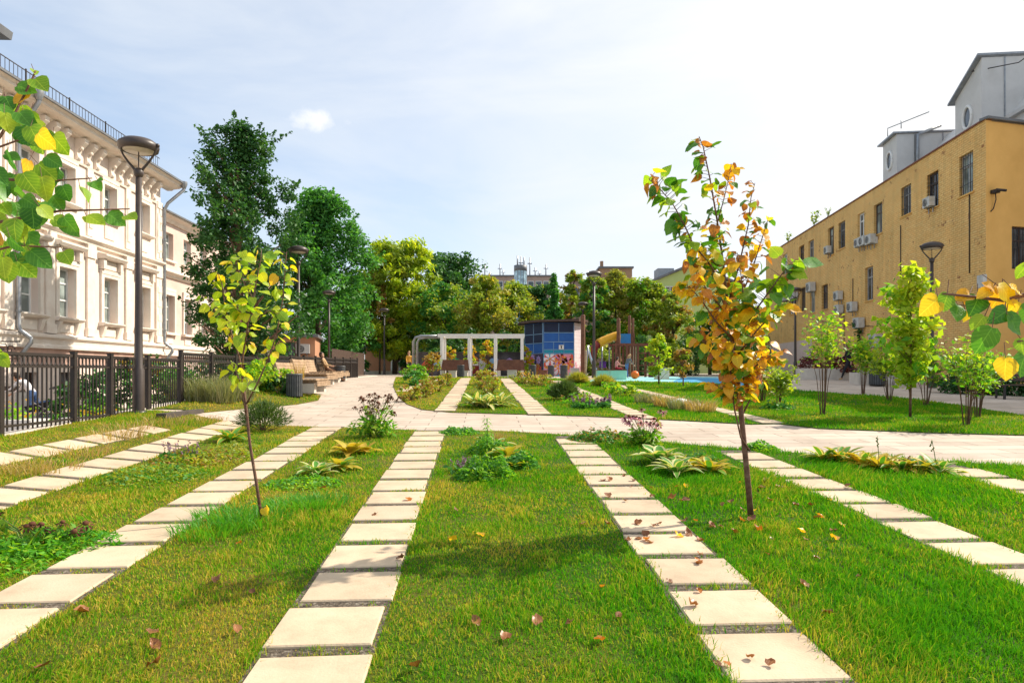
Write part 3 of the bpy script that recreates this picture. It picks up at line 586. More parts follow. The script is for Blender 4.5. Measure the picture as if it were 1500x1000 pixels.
def bracket_mesh():
    b = MB(); prof = [(-.02, 0), (-.09, .05), (-.13, .16), (-.10, .30), (-.15, .44), (-.28, .58), (-.40, .70), (-.40, .86), (.0, .86), (.0, 0)]
    b.xprism(prof, -.12, .12); b.sphere((0, -.10, .12), .09, 8, 6, 0, (1.1, .8, 1)); b.sphere((0, -.20, .5), .09, 8, 6, 0, (1.2, .7, .9)); return b
def mansion():
    rz = math.atan2(1, -S); bx_ = -15.8
    root = thing('mansion', 'ornate cream two storey mansion with stucco brackets under its cornice behind the black fence', 'building', (bx_, 0, .15), rz)
    X0, X1 = 8.0, 31.95; H = 10.85
    colY = [11.4, 13.4, 16.2, 18.5, 20.6, 22.7, 24.75, 27.6, 30.35]
    holes = []
    lo_, up_ = (3.6, 5.48), (7.95, 9.35)
    for c in colY: holes += [(c-.5, c+.5, *lo_), (c-.46, c+.46, *up_)]
    base = [(c-.45, c+.45, .75, 1.55) for c in colY]
    b = MB(); holes_wall(b, X0, X1, 2.42, H, holes, 0, .34)
    b.add([(X1, 0, 2.42), (X1, 12, 2.42), (X1, 12, H), (X1, 0, H)], [(0, 1, 2, 3)]); b.add([(X0, 0, 0), (X0, 0, H), (X0, 12, H), (X0, 12, 0)], [(0, 1, 2, 3)])
    b.add([(X0, 12, 0), (X0, 12, H), (X1, 12, H), (X1, 12, 0)], [(0, 1, 2, 3)])
    b.build('wall', 'plaster', root)
    b = MB(); holes_wall(b, X0, X1-.02, 0, 1.72, base, -.06, .3); b.build('basement_wall', 'plaster', root)
    b = MB(); b.add([(X0, -.07, 1.72), (X1-.02, -.07, 1.72), (X1-.02, -.07, 2.42), (X0, -.07, 2.42)], [(0, 1, 2, 3)]); b.build('plinth', 'plinth', root)
    for c in colY: window(root, c, .75, 1.55, .9, .16, 'darkframe', 'glass_dark', 0, (.5,), name='basement_window')
    # belts and cornice
    b = MB(); mould(b, X0, X1+.1, [(0, 2.40), (-.20, 2.40), (-.20, 2.50), (-.13, 2.56), (-.13, 2.72), (-.24, 2.80), (-.24, 2.88), (0, 2.96)]); b.build('belt_course', 'trim', root)
    b = MB(); mould(b, X0, X1+.06, [(0, 6.62), (-.12, 6.62), (-.14, 6.72), (-.26, 6.80), (-.26, 6.88), (0, 6.97)]); b.build('belt_course', 'trim', root)
    b = MB(); mould(b, X0, X1+.7, [(0, 10.56), (-.24, 10.56), (-.30, 10.62), (-.60, 10.66), (-.72, 10.72), (-.72, 10.80), (-.82, 10.88), (-.82, 10.93), (0, 10.95)]); mould(b, X0, X1+.03, [(0, 9.62), (-.07, 9.62), (-.09, 9.70), (0, 9.73)]); b.build('cornice', 'trim', root)
    pb = bracket_mesh().build('cornice_bracket', 'trim', root, (0, -.002, 9.70), True)
    xs = []; x = X0+.3; k = 0
    while x < X1: xs.append(x); x += (.62 if k % 3 else 1.05); k += 1
    pb.location.x = xs[0]
    for x in xs[1:]:
        c = pb.copy(); COL.objects.link(c); c.location = (x, -.002, 9.70)
    # pilasters
    for c in [9.2, 12.4, 14.9, 17.4, 19.6, 21.7, 23.75, 26.2, 29.0, 31.65]:
        b = MB(); b.b2(c-.24, c+.24, -.09, 0, 2.96, 6.1); b.b2(c-.30, c+.30, -.14, -.0, 6.1, 6.36); b.b2(c-.28, c+.28, -.14, 0, 6.36, 6.62); b.b2(c-.28, c+.28, -.14, 0, 2.96, 3.3)
        b.b2(c-.2, c+.2, -.07, 0, 6.97, 9.62); b.b2(c-.11, c+.11, -.1, -.07, 7.3, 9.2); b.build('pilaster', 'trim', root)
    for c in colY:
        f = window(root, c, lo_[0], lo_[1], 1.0, .24, 'frame', 'glass', 1, (.36, .70))
        b = MB(); b.b2(c-.68, c-.5, -.09, 0, lo_[0], 5.62); b.b2(c+.5, c+.68, -.09, 0, lo_[0], 5.62); b.b2(c-.68, c+.68, -.11, 0, 5.62, 5.78); b.b2(c-.5, c+.5, -.09, 0, lo_[1], 5.62)
        b.b2(c-.44, c+.44, -.06, 0, 5.84, 6.16)
        for s_ in (-.62, .62): b.b2(c+s_-.1, c+s_+.1, -.2, 0, 5.80, 6.20)
        mould(b, c-.82, c+.82, [(0, 6.2), (-.28, 6.22), (-.36, 6.32), (-.36, 6.38), (0, 6.46)]); b.build('surround', 'trim', f)
        b = MB(); mould(b, c-.76, c+.76, [(0, 3.44), (-.2, 3.46), (-.28, 3.54), (-.28, 3.59), (0, 3.6)])
        for s_ in (-.56, .56): b.xprism([(0, 3.0), (-.08, 3.02), (-.2, 3.44), (0, 3.44)], c+s_-.09, c+s_+.09)
        b.b2(c-.40, c+.40, -.05, 0, 3.04, 3.36); b.build('sill', 'trim', f)
        f = window(root, c, up_[0], up_[1], .92, .24, 'frame', 'glass', 1, (.66,))
        b = MB(); b.b2(c-.62, c-.46, -.08, 0, up_[0], 9.5); b.b2(c+.46, c+.62, -.08, 0, up_[0], 9.5); b.b2(c-.62, c+.62, -.10, 0, 9.5, 9.6); b.b2(c-.46, c+.46, -.08, 0, up_[1], 9.5); b.build('surround', 'trim', f)
        b = MB(); mould(b, c-.7, c+.7, [(0, 7.80), (-.16, 7.83), (-.22, 7.90), (-.22, 7.95), (0, 7.95)]); b.b2(c-.36, c+.36, -.04, 0, 7.12, 7.66); b.build('sill', 'trim', f)
    # quoins at the corner
    b = MB()
    for i in range(20):
        z = 3.0+i*.34; wq = .42 if i % 2 else .26
        if not (6.5 < z+.3 < 7.1): b.b2(X1-wq, X1+.035, -.11 if i % 2 else -.10, -.0, z, z+.3)
    b.build('quoins', 'trim', root)
    b = MB(); b.add([(X0, -.9, 10.96), (X1+.75, -.9, 10.96), (X1-3, 6, 12.9), (X0, 6, 12.9), (X1+.75, 12.5, 10.96), (X0, 12.5, 10.96)], [(0, 1, 2, 3), (1, 4, 2), (3, 2, 4, 5)]); b.b2(X0, X1+.75, -.9, -.83, 10.88, 10.955); r = b.build('roof', 'roofgrey', root)
    b = MB(); b.b2(19.6, 21.2, .2, 2.6, 11.1, 12.45); d = b.build('dormer', 'plaster', r)
    b = MB(); b.xprism([(-.25, 12.45), (2.7, 12.45), (2.7, 12.8), (1.2, 13.0), (-.1, 12.85), (-.3, 12.7)], 19.35, 21.55); b.build('dormer_roof', 'roofgrey', d)
    b = MB(); pa = X0
    while pa < 30.6:
        b.b2(pa-.018, pa+.018, -.64, -.60, 10.97, 11.58)
        for q in range(1, 12):
            if pa+q*.19 < 30.6: b.b2(pa+q*.19-.008, pa+q*.19+.008, -.626, -.614, 11.10, 11.5)
        pa += 2.28
    b.b2(X0, 30.6, -.63, -.61, 11.5, 11.53); b.b2(X0, 30.6, -.63, -.61, 11.08, 11.10); b.build('roof_railing', 'black', root)
    def pipe(x, yy, ztop, zbot, head):
        b = MB(); pts = [(x+head, -.85, ztop+.15), (x+head, -.85, ztop-.15), (x+.05, -.3, ztop-.95), (x, yy, ztop-1.3), (x, yy, 3.1), (x, yy-.05, 2.95), (x+.12, yy-.32, 2.7), (x+.12, yy-.32, 2.55), (x, yy-.12, 2.2), (x, yy-.12, zbot)]
        b.tube(pts, .075, 10); b.lathe([(.16, ztop+.25), (.16, ztop+.12), (.08, ztop-.1)], (x+head, -.85, 0), 10)
        for z in (3.6, 5.2, 6.5, 8.0): b.lathe([(.095, z-.04), (.095, z+.04)], (x, yy, 0), 10)
        b.build('downpipe', 'zinc', root)
    pipe(32.02, -.16, 10.75, .05, .55); pipe(21.95, -.20, 10.75, .05, 0)
    # annex wing
    w = thing('mansion_wing', 'lower pink wing of the mansion with plain windows, partly behind the dark tree', 'building', (bx_, 0, .15), rz)
    A0, A1, y0 = 31.96, 52.0, .42; cols = [33.75+2.05*i for i in range(9)]
    holes = []
    for c in cols: holes += [(c-.46, c+.46, 3.58, 5.5), (c-.44, c+.44, 7.3, 8.7)]
    b = MB(); holes_wall(b, A0, A1, 0, 9.5, holes, y0, .32); b.add([(A1, y0, 0), (A1, 11, 0), (A1, 11, 9.5), (A1, y0, 9.5)], [(0, 1, 2, 3)]); b.build('wall', 'pinkplaster', w)
    b = MB(); mould(b, A0, A1, [(y0, 2.40), (y0-.18, 2.40), (y0-.18, 2.5), (y0-.12, 2.56), (y0-.12, 2.7), (y0-.2, 2.78), (y0-.2, 2.86), (y0, 2.94)]); b.build('belt_course', 'trim', w)
    b = MB(); mould(b, A0, A1, [(y0, 6.4), (y0-.12, 6.42), (y0-.14, 6.5), (y0-.34, 6.62), (y0-.34, 6.7), (y0, 6.85)]); b.build('belt_course', 'trim', w)
    b = MB(); mould(b, A0, A1+.4, [(y0, 9.2), (y0-.1, 9.2), (y0-.2, 9.36), (y0-.42, 9.46), (y0-.46, 9.58), (y0, 9.6)]); b.build('cornice', 'trim', w)
    b = MB(); b.add([(A0, -.1, 9.61), (A1+.5, -.1, 9.61), (A1+.5, 6, 11.2), (A0, 6, 11.2)], [(0, 1, 2, 3)]); b.b2(A0, A1+.5, -.12, -.05, 9.52, 9.60); b.build('roof', 'roofgrey', w)
    for c in cols:
        f = window(w, c, 3.58, 5.5, .92, y0+.22, 'frame', 'glass', 1, (.36, .70))
        b = MB(); b.b2(c-.60, c-.46, y0-.08, y0, 3.58, 5.7); b.b2(c+.46, c+.60, y0-.08, y0, 3.58, 5.7); b.b2(c-.6, c+.6, y0-.09, y0, 5.7, 5.84); b.b2(c-.46, c+.46, y0-.08, y0, 5.5, 5.7); b.b2(c-.7, c+.7, y0-.22, y0, 3.46, 3.58); b.b2(c-.36, c+.36, y0-.04, y0, 3.02, 3.36); b.build('surround', 'trim', f)
        f = window(w, c, 7.3, 8.7, .88, y0+.22, 'frame', 'glass', 1, (.66,))
        b = MB(); b.b2(c-.62, c+.62, y0-.14, y0, 7.2, 7.3); b.build('sill', 'trim', f)
mansion()

def ac_unit(par, x, y, z, sc=1.0, rz=0, nm='air_conditioner', loose=None):
    """case with a round fan grille on its outer face (-y)"""
    b = MB(); wd, d, h = .8*sc, .32*sc, .56*sc; b.b2(x-wd/2, x+wd/2, y-d, y, z, z+h)
    b.b2(x-wd/2-.004, x+wd/2+.004, y-d-.012, y-d, z+h*.93, z+h+.01)
    o = b.build(nm, 'acwhite', par)
    f = MB(); cx, cz, r = x-wd*.14, z+h*.48, h*.40
    vs = [(cx+r*math.cos(a), y-d-.014, cz+r*math.sin(a)) for a in [2*math.pi*i/16 for i in range(16)]]
    f.add(vs, [tuple(range(15, -1, -1))])
    for q in (.95, .65, .35):
        ring = [(cx+r*q*math.cos(a), y-d-.022, cz+r*q*math.sin(a)) for a in [2*math.pi*i/16 for i in range(17)]]; f.tube(ring, .008*sc, 4, 1, False)
    f.build('fan_grille', ['acdark', 'acwhite'], o)
    k = MB()
    for s_ in (-.3, .3): k.b2(x+s_*wd-.02, x+s_*wd+.02, y-d, y, z-.05, z-.005); k.b2(x+s_*wd-.02, x+s_*wd+.02, y-.035, y, z-.28, z-.05)
    k.build('mount', 'zinc', o)
    return o
YX = lambda px: 16.1/((px-750)/960-.104)
def yellow_building():
    Yf, Yc = 56.8, 26.0; ang = math.atan2(-1, -.104); L = (Yf-Yc)*math.sqrt(1+.104**2); k = math.sqrt(1+.104**2)
    base = 1.0
    root = thing('brick_building', 'long yellow painted brick building with dark windows and air conditioners on its wall', 'building', (16.1+.104*Yf, Yf, base), ang)
    lx = lambda px: (Yf-YX(px))*k
    H = 10.72
    up = [(1415, 225, 285, 1.0), (1366, 253, 305, 1.0), (1327, 272, 315, 1.0), (1286, 298, 343, 1.0), (1261, 312, 350, .9), (1233, 325, 364, 1.05), (1217, 333, 374, 1.0), (1188, 352, 386, 1.1), (1174, 360, 391, 1.1), (1150, 372, 402, 1.1)]
    lw = [(1273, 391, 440, 1.0), (1208, 417, 453, 1.1), (1190, 425, 458, 1.0), (1176, 421, 456, 1.1), (1160, 428, 460, 1.2)]
    holes = []; wins = []
    for px, a, c, wd in up+lw:
        Y = YX(px); x = lx(px); z1, z0 = zat(a, Y)-base, zat(c, Y)-base; wins.append((x, z0, z1, wd)); holes.append((x-wd/2, x+wd/2, z0, z1))
    b = MB(); holes_wall(b, 0, L, 0, H, holes, 0, .26)
    b.add([(0, 0, 0), (0, 0, H), (0, 14, H), (0, 14, 0)], [(0, 1, 2, 3)]); b.build('wall', 'ybrick', root)
    # end wall swings back to the east: local frame maps world direction (1,.26)
    e = Vector((math.cos(-ang), math.sin(-ang)))
    ca, sa = math.cos(-ang), math.sin(-ang); ex, ey = 1*ca-.26*sa, 1*sa+.26*ca
    n_ = math.hypot(ex, ey); ex, ey = ex/n_, ey/n_
    end = bpy.data.objects.new('end_wall', None)
    # end wall as mesh in its own frame
    er = math.atan2(ey, ex)
    b = MB(); hz0, hz1 = zat(393, 26.2)-base, zat(330, 26.2)-base
    hx0, hx1 = 1.32, 2.4
    holes_wall(b, 0, 12, 0, H-.02, [(hx0, hx1, hz0, hz1)], 0, .22); ew = b.build('end_wall', 'yplaster', root, (L, 0, 0)); ew.rotation_euler = (0, 0, er)
    f = window(ew, (hx0+hx1)/2, hz0, hz1, hx1-hx0, .12, 'darkframe', 'glass_dark', 1, (.68,))
    g = MB()
    for i in range(7): g.tube([(hx0+.06+i*.16, -.02, hz0+.03), (hx0+.06+i*.16, -.02, hz1-.03)], .012, 5)
    for t in (.2, .5, .8): g.b2(hx0, hx1, -.03, -.01, hz0+(hz1-hz0)*t-.012, hz0+(hz1-hz0)*t+.012)
    g.build('window_grille', 'black', f)
    # wall camera and conduit on the end wall
    g = MB(); z = zat(283, 26)-base; g.b2(.2, .42, -.25, -.02, z-.02, z+.12); g.tube([(.30, -.14, z+.05), (.36, -.12, z-.25), (.32, -.05, z-.6), (.22, -.02, z-.72)], .02, 6); g.tube([(.15, -.3, z+.07), (.5, -.42, z+.03)], .055, 8); g.build('security_camera', 'black', ew)
    # roof edge + roof
    b = MB(); b.b2(-.1, L+.02, -.06, .25, H, H+.06); b.build('parapet_cap', 'brickred', root)
    b = MB(); b.b2(-.05, 12.1, -.12, .26, H+.003, H+.10); c_ = b.build('parapet_cap', 'roofgrey', root, (L+.02, 0, 0)); c_.rotation_euler = (0, 0, er)
    P2 = Vector((L, 0))+Vector((ex, ey))*12
    b = MB(); b.add([(0, .25, H-.05), (L-.05, .25, H-.05), (P2.x, P2.y, H-.05), (0, 14, H-.05)], [(0, 1, 2, 3)]); b.build('roof', 'roofgrey', root)
    for i, (x, z0, z1, wd) in enumerate(wins):
        f = window(root, x, z0, z1, wd, .13, ['oldframe', 'darkframe', 'oldframe', 'darkframe', 'frame'][i % 5], 'glass_dark' if i % 3 else 'glass', 1, (.70,), .08)
        b = MB(); b.b2(x-wd/2-.08, x+wd/2+.08, -.06, .12, z0-.06, z0); b.build('sill', 'ybrick' if i % 2 else 'yplaster', f)
    for i in (0, 1, 2, 5):                    # iron bars on some windows
        x, z0, z1, wd = wins[i]; g = MB()
        for q in range(6): g.tube([(x-wd/2+.08+q*(wd-.16)/5, .04, z0+.02), (x-wd/2+.08+q*(wd-.16)/5, .04, z1-.02)], .011, 5)
        for t in (.25, .7): g.b2(x-wd/2, x+wd/2, .03, .05, z0+(z1-z0)*t-.01, z0+(z1-z0)*t+.01)
        g.build('window_grille', 'black', root)
    acs = [(1367, 303, .85), (1281, 357, 1), (1271, 359, 1), (1263, 361, .9), (1217, 371, .9), (1193, 427, 1.25), (1168, 437, 1.2), (1160, 439, 1.2), (1153, 441, 1.2), (1233, 439, 1.05), (1234, 459, 1.05), (1254, 456, 1.1), (1264, 480, 1.15), (1291, 508, 1.35)]
    lab = 0
    for px, py, sc in acs:
        Y = YX(px); ac_unit(root, lx(px), -.08, zat(py, Y)-base, sc*.88)
    # pipes, cables, junction boxes, patch marks
    b = MB()
    for px, a, c in ((1237, 462, 515), (1250, 408, 450), (1421, 285, 400), (1320, 330, 430)):
        Y = YX(px); b.tube([(lx(px), -.03, zat(c, Y)-base), (lx(px), -.03, zat(a, Y)-base)], .022, 6)
    Y = YX(1440); b.tube([(lx(1440), -.03, zat(448, Y)-base), (lx(1380), -.03, zat(446, YX(1380))-base), (lx(1330), -.03, zat(452, YX(1330))-base)], .018, 5)
    b.tube([(lx(1280), -.03, zat(478, YX(1280))-base), (lx(1230), -.03, zat(474, YX(1230))-base), (lx(1190), -.03, zat(468, YX(1190))-base)], .018, 5)
    b.build('cable', 'black', root)
    for px, py, s_ in ((1441, 412, .42), (1284, 352, .3)):
        b = MB(); z = zat(py, YX(px))-base; b.b2(lx(px)-s_/2, lx(px)+s_/2, -.14, 0, z-s_*.6, z+s_*.6); b.build('junction_box', 'acwhite', root)
    # pale lower wall at the far end
    b = MB(); b.b2(0, lx(1190), -.05, 0, 0, 3.0); b.build('render_base', 'pinkplaster', root)
    # grey mansard house behind
    g = thing('mansard_house', 'grey mansard roofed house with two round windowed dormers rising behind the yellow brick building', 'building', (16.1+.104*Yf, Yf, 0), ang)
    lx2 = lambda Y: (Yf-Y)*k
    b = MB(); b.b2(lx2(43.5), lx2(24), 4.4, 12, 1, 13.9); b.build('wall', 'grey', g)
    b = MB(); xa, xb = lx2(43.5), lx2(24)
    b.add([(xa, 4.3, 13.9), (xb, 4.3, 13.9), (xb, 6.0, 16.0), (xa+.6, 6.0, 16.0), (xb, 12, 16.0), (xa+.6, 12, 16.0), (xa, 12, 13.9)], [(0, 1, 2, 3), (3, 2, 4, 5), (0, 3, 5, 6)]); b.add([(xb, 4.3, 13.9), (xb, 12, 13.9), (xb, 12, 16), (xb, 6, 16)], [(0, 1, 2, 3)]); b.b2(xa-.1, xb, 4.15, 4.4, 13.72, 13.9)
    b.build('roof', 'grey', g)
    def dormer(Ya, Yb, za, zc, dep):
        a, c = lx2(Ya), lx2(Yb); m = (a+c)/2; b = MB(); y = 3.1
        vs = [(a, y, 10.5), (c, y, 10.5), (c, y, zc), (a, y, za), (a, y+dep, 10.5), (c, y+dep, 10.5), (c, y+dep, zc), (a, y+dep, za)]
        b.add(vs, [(0, 1, 2, 3), (1, 5, 6, 2), (3, 2, 6, 7), (4, 0, 3, 7), (5, 4, 7, 6)]); d = b.build('dormer', 'grey', g)
        zw = min(za, zc)-1.25; b = MB(); b.tube([(m+.36*math.cos(t), y-.03, zw+.55*math.sin(t)) for t in [2*math.pi*i/20 for i in range(21)]], .08, 6, 0, False); b.build('round_window', 'white', d)
        b = MB(); b.add([(m+.34*math.cos(t), y-.01, zw+.53*math.sin(t)) for t in [2*math.pi*i/20 for i in range(20)]], [tuple(range(20))]); b.build('pane', 'glass_dark', d)
        sl = (zc-za)/(c-a); e0, e1 = za-sl*.25, zc+sl*.12; b = MB(); vs = [(a-.25, y-.25, e0+.01), (c+.12, y-.25, e1+.01), (c+.12, y+dep, e1+.01), (a-.25, y+dep, e0+.01), (a-.25, y-.25, e0+.1), (c+.12, y-.25, e1+.1), (c+.12, y+dep, e1+.1), (a-.25, y+dep, e0+.1)]
        b.add(vs, [(3, 2, 1, 0), (4, 5, 6, 7), (0, 1, 5, 4), (1, 2, 6, 5), (2, 3, 7, 6), (3, 0, 4, 7)]); b.build('dormer_roof', 'zinc', d)
        b = MB(); b.b2(c+.001, c+.03, y+1.0, y+1.06, 13.9, zc-.02); b.b2(c+.001, c+.03, y+2.6, y+2.66, 13.9, zc-.02); b.build('cladding_seam', 'zinc', d)
    dormer(33.9, 31.7, 15.55, 16.75, 8); dormer(41.9, 40.1, 16.05, 16.15, 4)
    b = MB(); y = lx2(41.9); b.tube([(lx2(41.5), 3.2, 16.5), (lx2(41.5), 3.2, 17.0), (lx2(39.0), 4.4, 17.0)], .03, 5); b.tube([(lx2(40.2), 3.4, 16.5), (lx2(40.2), 3.4, 17.0)], .03, 5); b.build('roof_railing', 'zinc', g)
    b = MB(); b.tube([(lx2(39.9), 5.5, 16.5), (lx2(39.9), 4.2, 16.0), (lx2(39.9), 4.2, 13)], .1, 8); b.build('downpipe', 'zinc', g)
    for Y, yy in ((37.3, 6.5), (36.3, 7.5), (35.4, 6.9)):
        b = MB(); x = lx2(Y); b.b2(x-.5, x+.5, yy-.4, yy+.4, 15.5, 17.0); b.b2(x-.6, x+.6, yy-.5, yy+.5, 17.0, 17.15); b.b2(x-.5, x+.5, yy-.4, yy+.4, 17.15, 17.3); b.build('chimney', 'brickred', g)
    b = MB(); b.tube([(lx2(32.4), 3.05, 16.4), (lx2(30.5), 4.0, 15.9), (lx2(28.5), 4.3, 16.1), (lx2(26.5), 4.3, 16.2)], .025, 5); b.tube([(lx2(28.7), 4.2, 16.0), (lx2(28.2), 3.9, 16.7), (lx2(27.6), 3.8, 16.75)], .04, 5); b.build('cable', 'black', g)
yellow_building()

# far buildings
def block(name, label, px0, px1, top, Y, depth, m, win=None, cat='building'):
    p0, p1 = W(px0, top, Y), W(px1, top, Y); root = thing(name, label, cat, ((p0.x+p1.x)/2, Y, 1.4)); wd = p1.x-p0.x; h = p0.z-1.4
    b = MB(); b.b2(-wd/2, wd/2, 0, depth, 0, h); b.build('wall', m, root)
    b = MB(); b.b2(-wd/2-.2, wd/2+.2, -.2, depth+.2, h, h+.25); b.build('roof', 'roofgrey', root)
    if win:
        nx, nz = win
        for i in range(nx):
            for j in range(nz):
                x = -wd/2+wd*(i+.5)/nx; z = h-1.6-j*3.0; f = MB(); f.b2(x-.55, x+.55, -.05, .01, z-.8, z+.8); o = f.build('window', 'frame', root)
                f = MB(); f.b2(x-.46, x+.46, -.07, -.05, z-.7, z+.7); f.build('pane', 'glass_dark', o)
    return root, wd, h
r_, wd, h = block('apartment_block', 'distant pinkish grey apartment block with aerials on its flat roof', 704, 806, 405, 115, 14, 'farpink', (9, 3))
for i, (x, hh) in enumerate([(-5.5, 2.6), (-4.6, 1.4), (-2.8, 3.0), (-2.2, 1.6), (1.0, 4.2), (1.6, 2.4), (2.6, 3.8), (3.6, 2.2), (4.4, 1.7), (5.5, 2.6)]):
    b = MB(); b.tube([(x, 3+(i % 3), h), (x, 3+(i % 3), h+hh)], .12, 6); b.b2(x-.4, x+.4, 2.9+(i % 3), 3+(i % 3), h+hh*.7, h+hh*.75); b.build('aerial', 'zinc', r_)
p = W(762.5, 415, 106); tw = thing('glass_tower', 'round glass stair tower with dark cap and two masts above the distant trees', 'tower', (p.x, 106, 1.4)); zt = zat(389, 106)-1.4
b = MB(); b.lathe([(1.0, 0), (1.0, zt-.9)], n=24); b.build('glazing', 'towerglass', tw)
b = MB()
for i in range(12): a = 2*math.pi*i/12; b.b2(1.02*math.cos(a)-.04, 1.02*math.cos(a)+.04, 1.02*math.sin(a)-.04, 1.02*math.sin(a)+.04, 0, zt-.9)
b.build('mullions', 'zinc', tw)
b = MB(); b.lathe([(0.01, zt-.9), (1.06, zt-.9), (1.06, zt), (.01, zt+.1)], n=24); b.build('cap', 'roofgrey', tw)
b = MB(); b.tube([(-.5, 0, zt), (-.5, 0, zt+1.6)], .12, 6); b.tube([(.55, 0, zt), (.55, 0, zt+1.3)], .12, 6); b.build('masts', 'zinc', tw)
r_, wd, h = block('brick_block', 'distant plain brown brick block showing above the trees right of the tower', 879, 926, 393, 92, 12, 'farbrick')
b = MB(); b.b2(-wd/2+.2, -wd/2+.6, 1, 1.6, h, h+1.2); b.b2(-wd/2, wd/2, -.04, 0, h*.86, h*.88); b.build('chimney', 'farbrick', r_)
r_, wd, h = block('apartment_block', 'distant grey apartment block behind the trees left of the brown brick block', 838, 882, 412, 100, 12, 'farpink', (4, 2))
# green gabled house
Yg = 72.0; p0, p1, pk = W(958, 412, Yg), W(1080, 440, Yg), W(1012, 390, Yg)
g = thing('gabled_house', 'pale green gabled house standing behind the playground trees', 'house', (pk.x, Yg, 1.4))
xl, xr, zl, zp = p0.x-pk.x, p1.x-pk.x, p0.z-1.4, pk.z-1.4
zr = zp-(zp-zl)/(-xl)*xr
b = MB(); pr = [(xl, 0), (xr, 0), (xr, zr), (0, zp), (xl, zl)]; vs = [(x, 0, z) for x, z in pr]+[(x, 14, z) for x, z in pr]
b.add(vs, [(0, 1, 2, 3, 4), (1, 6, 7, 2), (5, 0, 4, 9), (6, 5, 9, 8, 7)]); b.build('wall', 'greenwall', g)
b = MB(); b.add([(xl-.5, -.4, zl-.2), (0, -.4, zp+.08), (0, 14, zp+.08), (xl-.5, 14, zl-.2), (xl-.5, -.4, zl+.05), (0, -.4, zp+.33), (0, 14, zp+.33), (xl-.5, 14, zl+.05)], [(0, 1, 5, 4), (4, 5, 6, 7), (3, 2, 1, 0)]); b.add([(0, -.4, zp+.08), (xr, -.4, zr+.08), (xr, 14, zr+.08), (0, 14, zp+.08), (0, -.4, zp+.33), (xr, -.4, zr+.33), (xr, 14, zr+.33), (0, 14, zp+.33)], [(0, 1, 5, 4), (4, 5, 6, 7)]); b.build('roof', 'roofgrey', g)
for x, z in ((-2.3, zp-3.0), (-2.0, zp-6.2), (1.6, zp-3.2), (1.6, zp-6.4)):
    f = window(g, x, z-.8, z+.8, 1.1, -.07, 'frame', 'glass_dark', 1, (.6,))
b = MB(); b.b2(-3.4, -1.6, 1, 3, zl, zl+1.6); b.build('roof_hut', 'zinc', g)
# low peach pavilion + white columns behind the lamp at the end of the path
p0 = gy(532, 67); p1 = gy(606, 67); g = thing('pavilion', 'low peach walled pavilion with white columns at the end of the path', 'building', ((p0.x+p1.x)/2, 67, p0.z)); wd = p1.x-p0.x
b = MB(); b.b2(-wd/2, wd/2, .8, 5, 0, 2.6); b.build('wall', 'pinkwall', g)
b = MB(); b.b2(-wd/2-.3, wd/2+.3, -.2, 5.2, 2.6, 2.85); b.build('roof', 'roofgrey', g)
for x in (.35, .75, 1.15): b = MB(); b.lathe([(.2, 0), (.2, .15), (.13, .2), (.12, 2.3), (.2, 2.4), (.2, 2.6)], (x, .1, 0), 10); b.build('column', 'white', g)
b = MB(); b.b2(-wd/2-.6, wd/2+.9, -1.6, -.2, -.3, .28); b.build('step', 'concrete', g)
# brown annex with an air conditioner between the trees on the left
p0 = gy(404, 40, False); g = thing('brown_annex', 'small brown rendered annex with an air conditioner glimpsed between the left trees', 'building', (p0.x, 40, .15), R(12))
b = MB(); b.b2(-.2, 2.3, 0, 4, 0, 3.7); b.build('wall', 'pinkwall', g)
b = MB(); b.b2(-.4, 2.5, -.3, 4, 3.7, 3.88); b.build('roof', 'roofgrey', g)
window(g, .7, 2.2, 3.4, .9, -.07, 'darkframe', 'glass_dark', 1, (.6,)); ac_unit(g, 1.6, 0, 2.7, 1.0)
b = MB(); b.add([(-1.2, -1.6, 2.05), (2.9, -1.6, 2.05), (2.9, 0, 2.45), (-1.2, 0, 2.45)], [(0, 1, 2, 3), (3, 2, 1, 0)]); b.build('canopy', 'roofgrey', g)
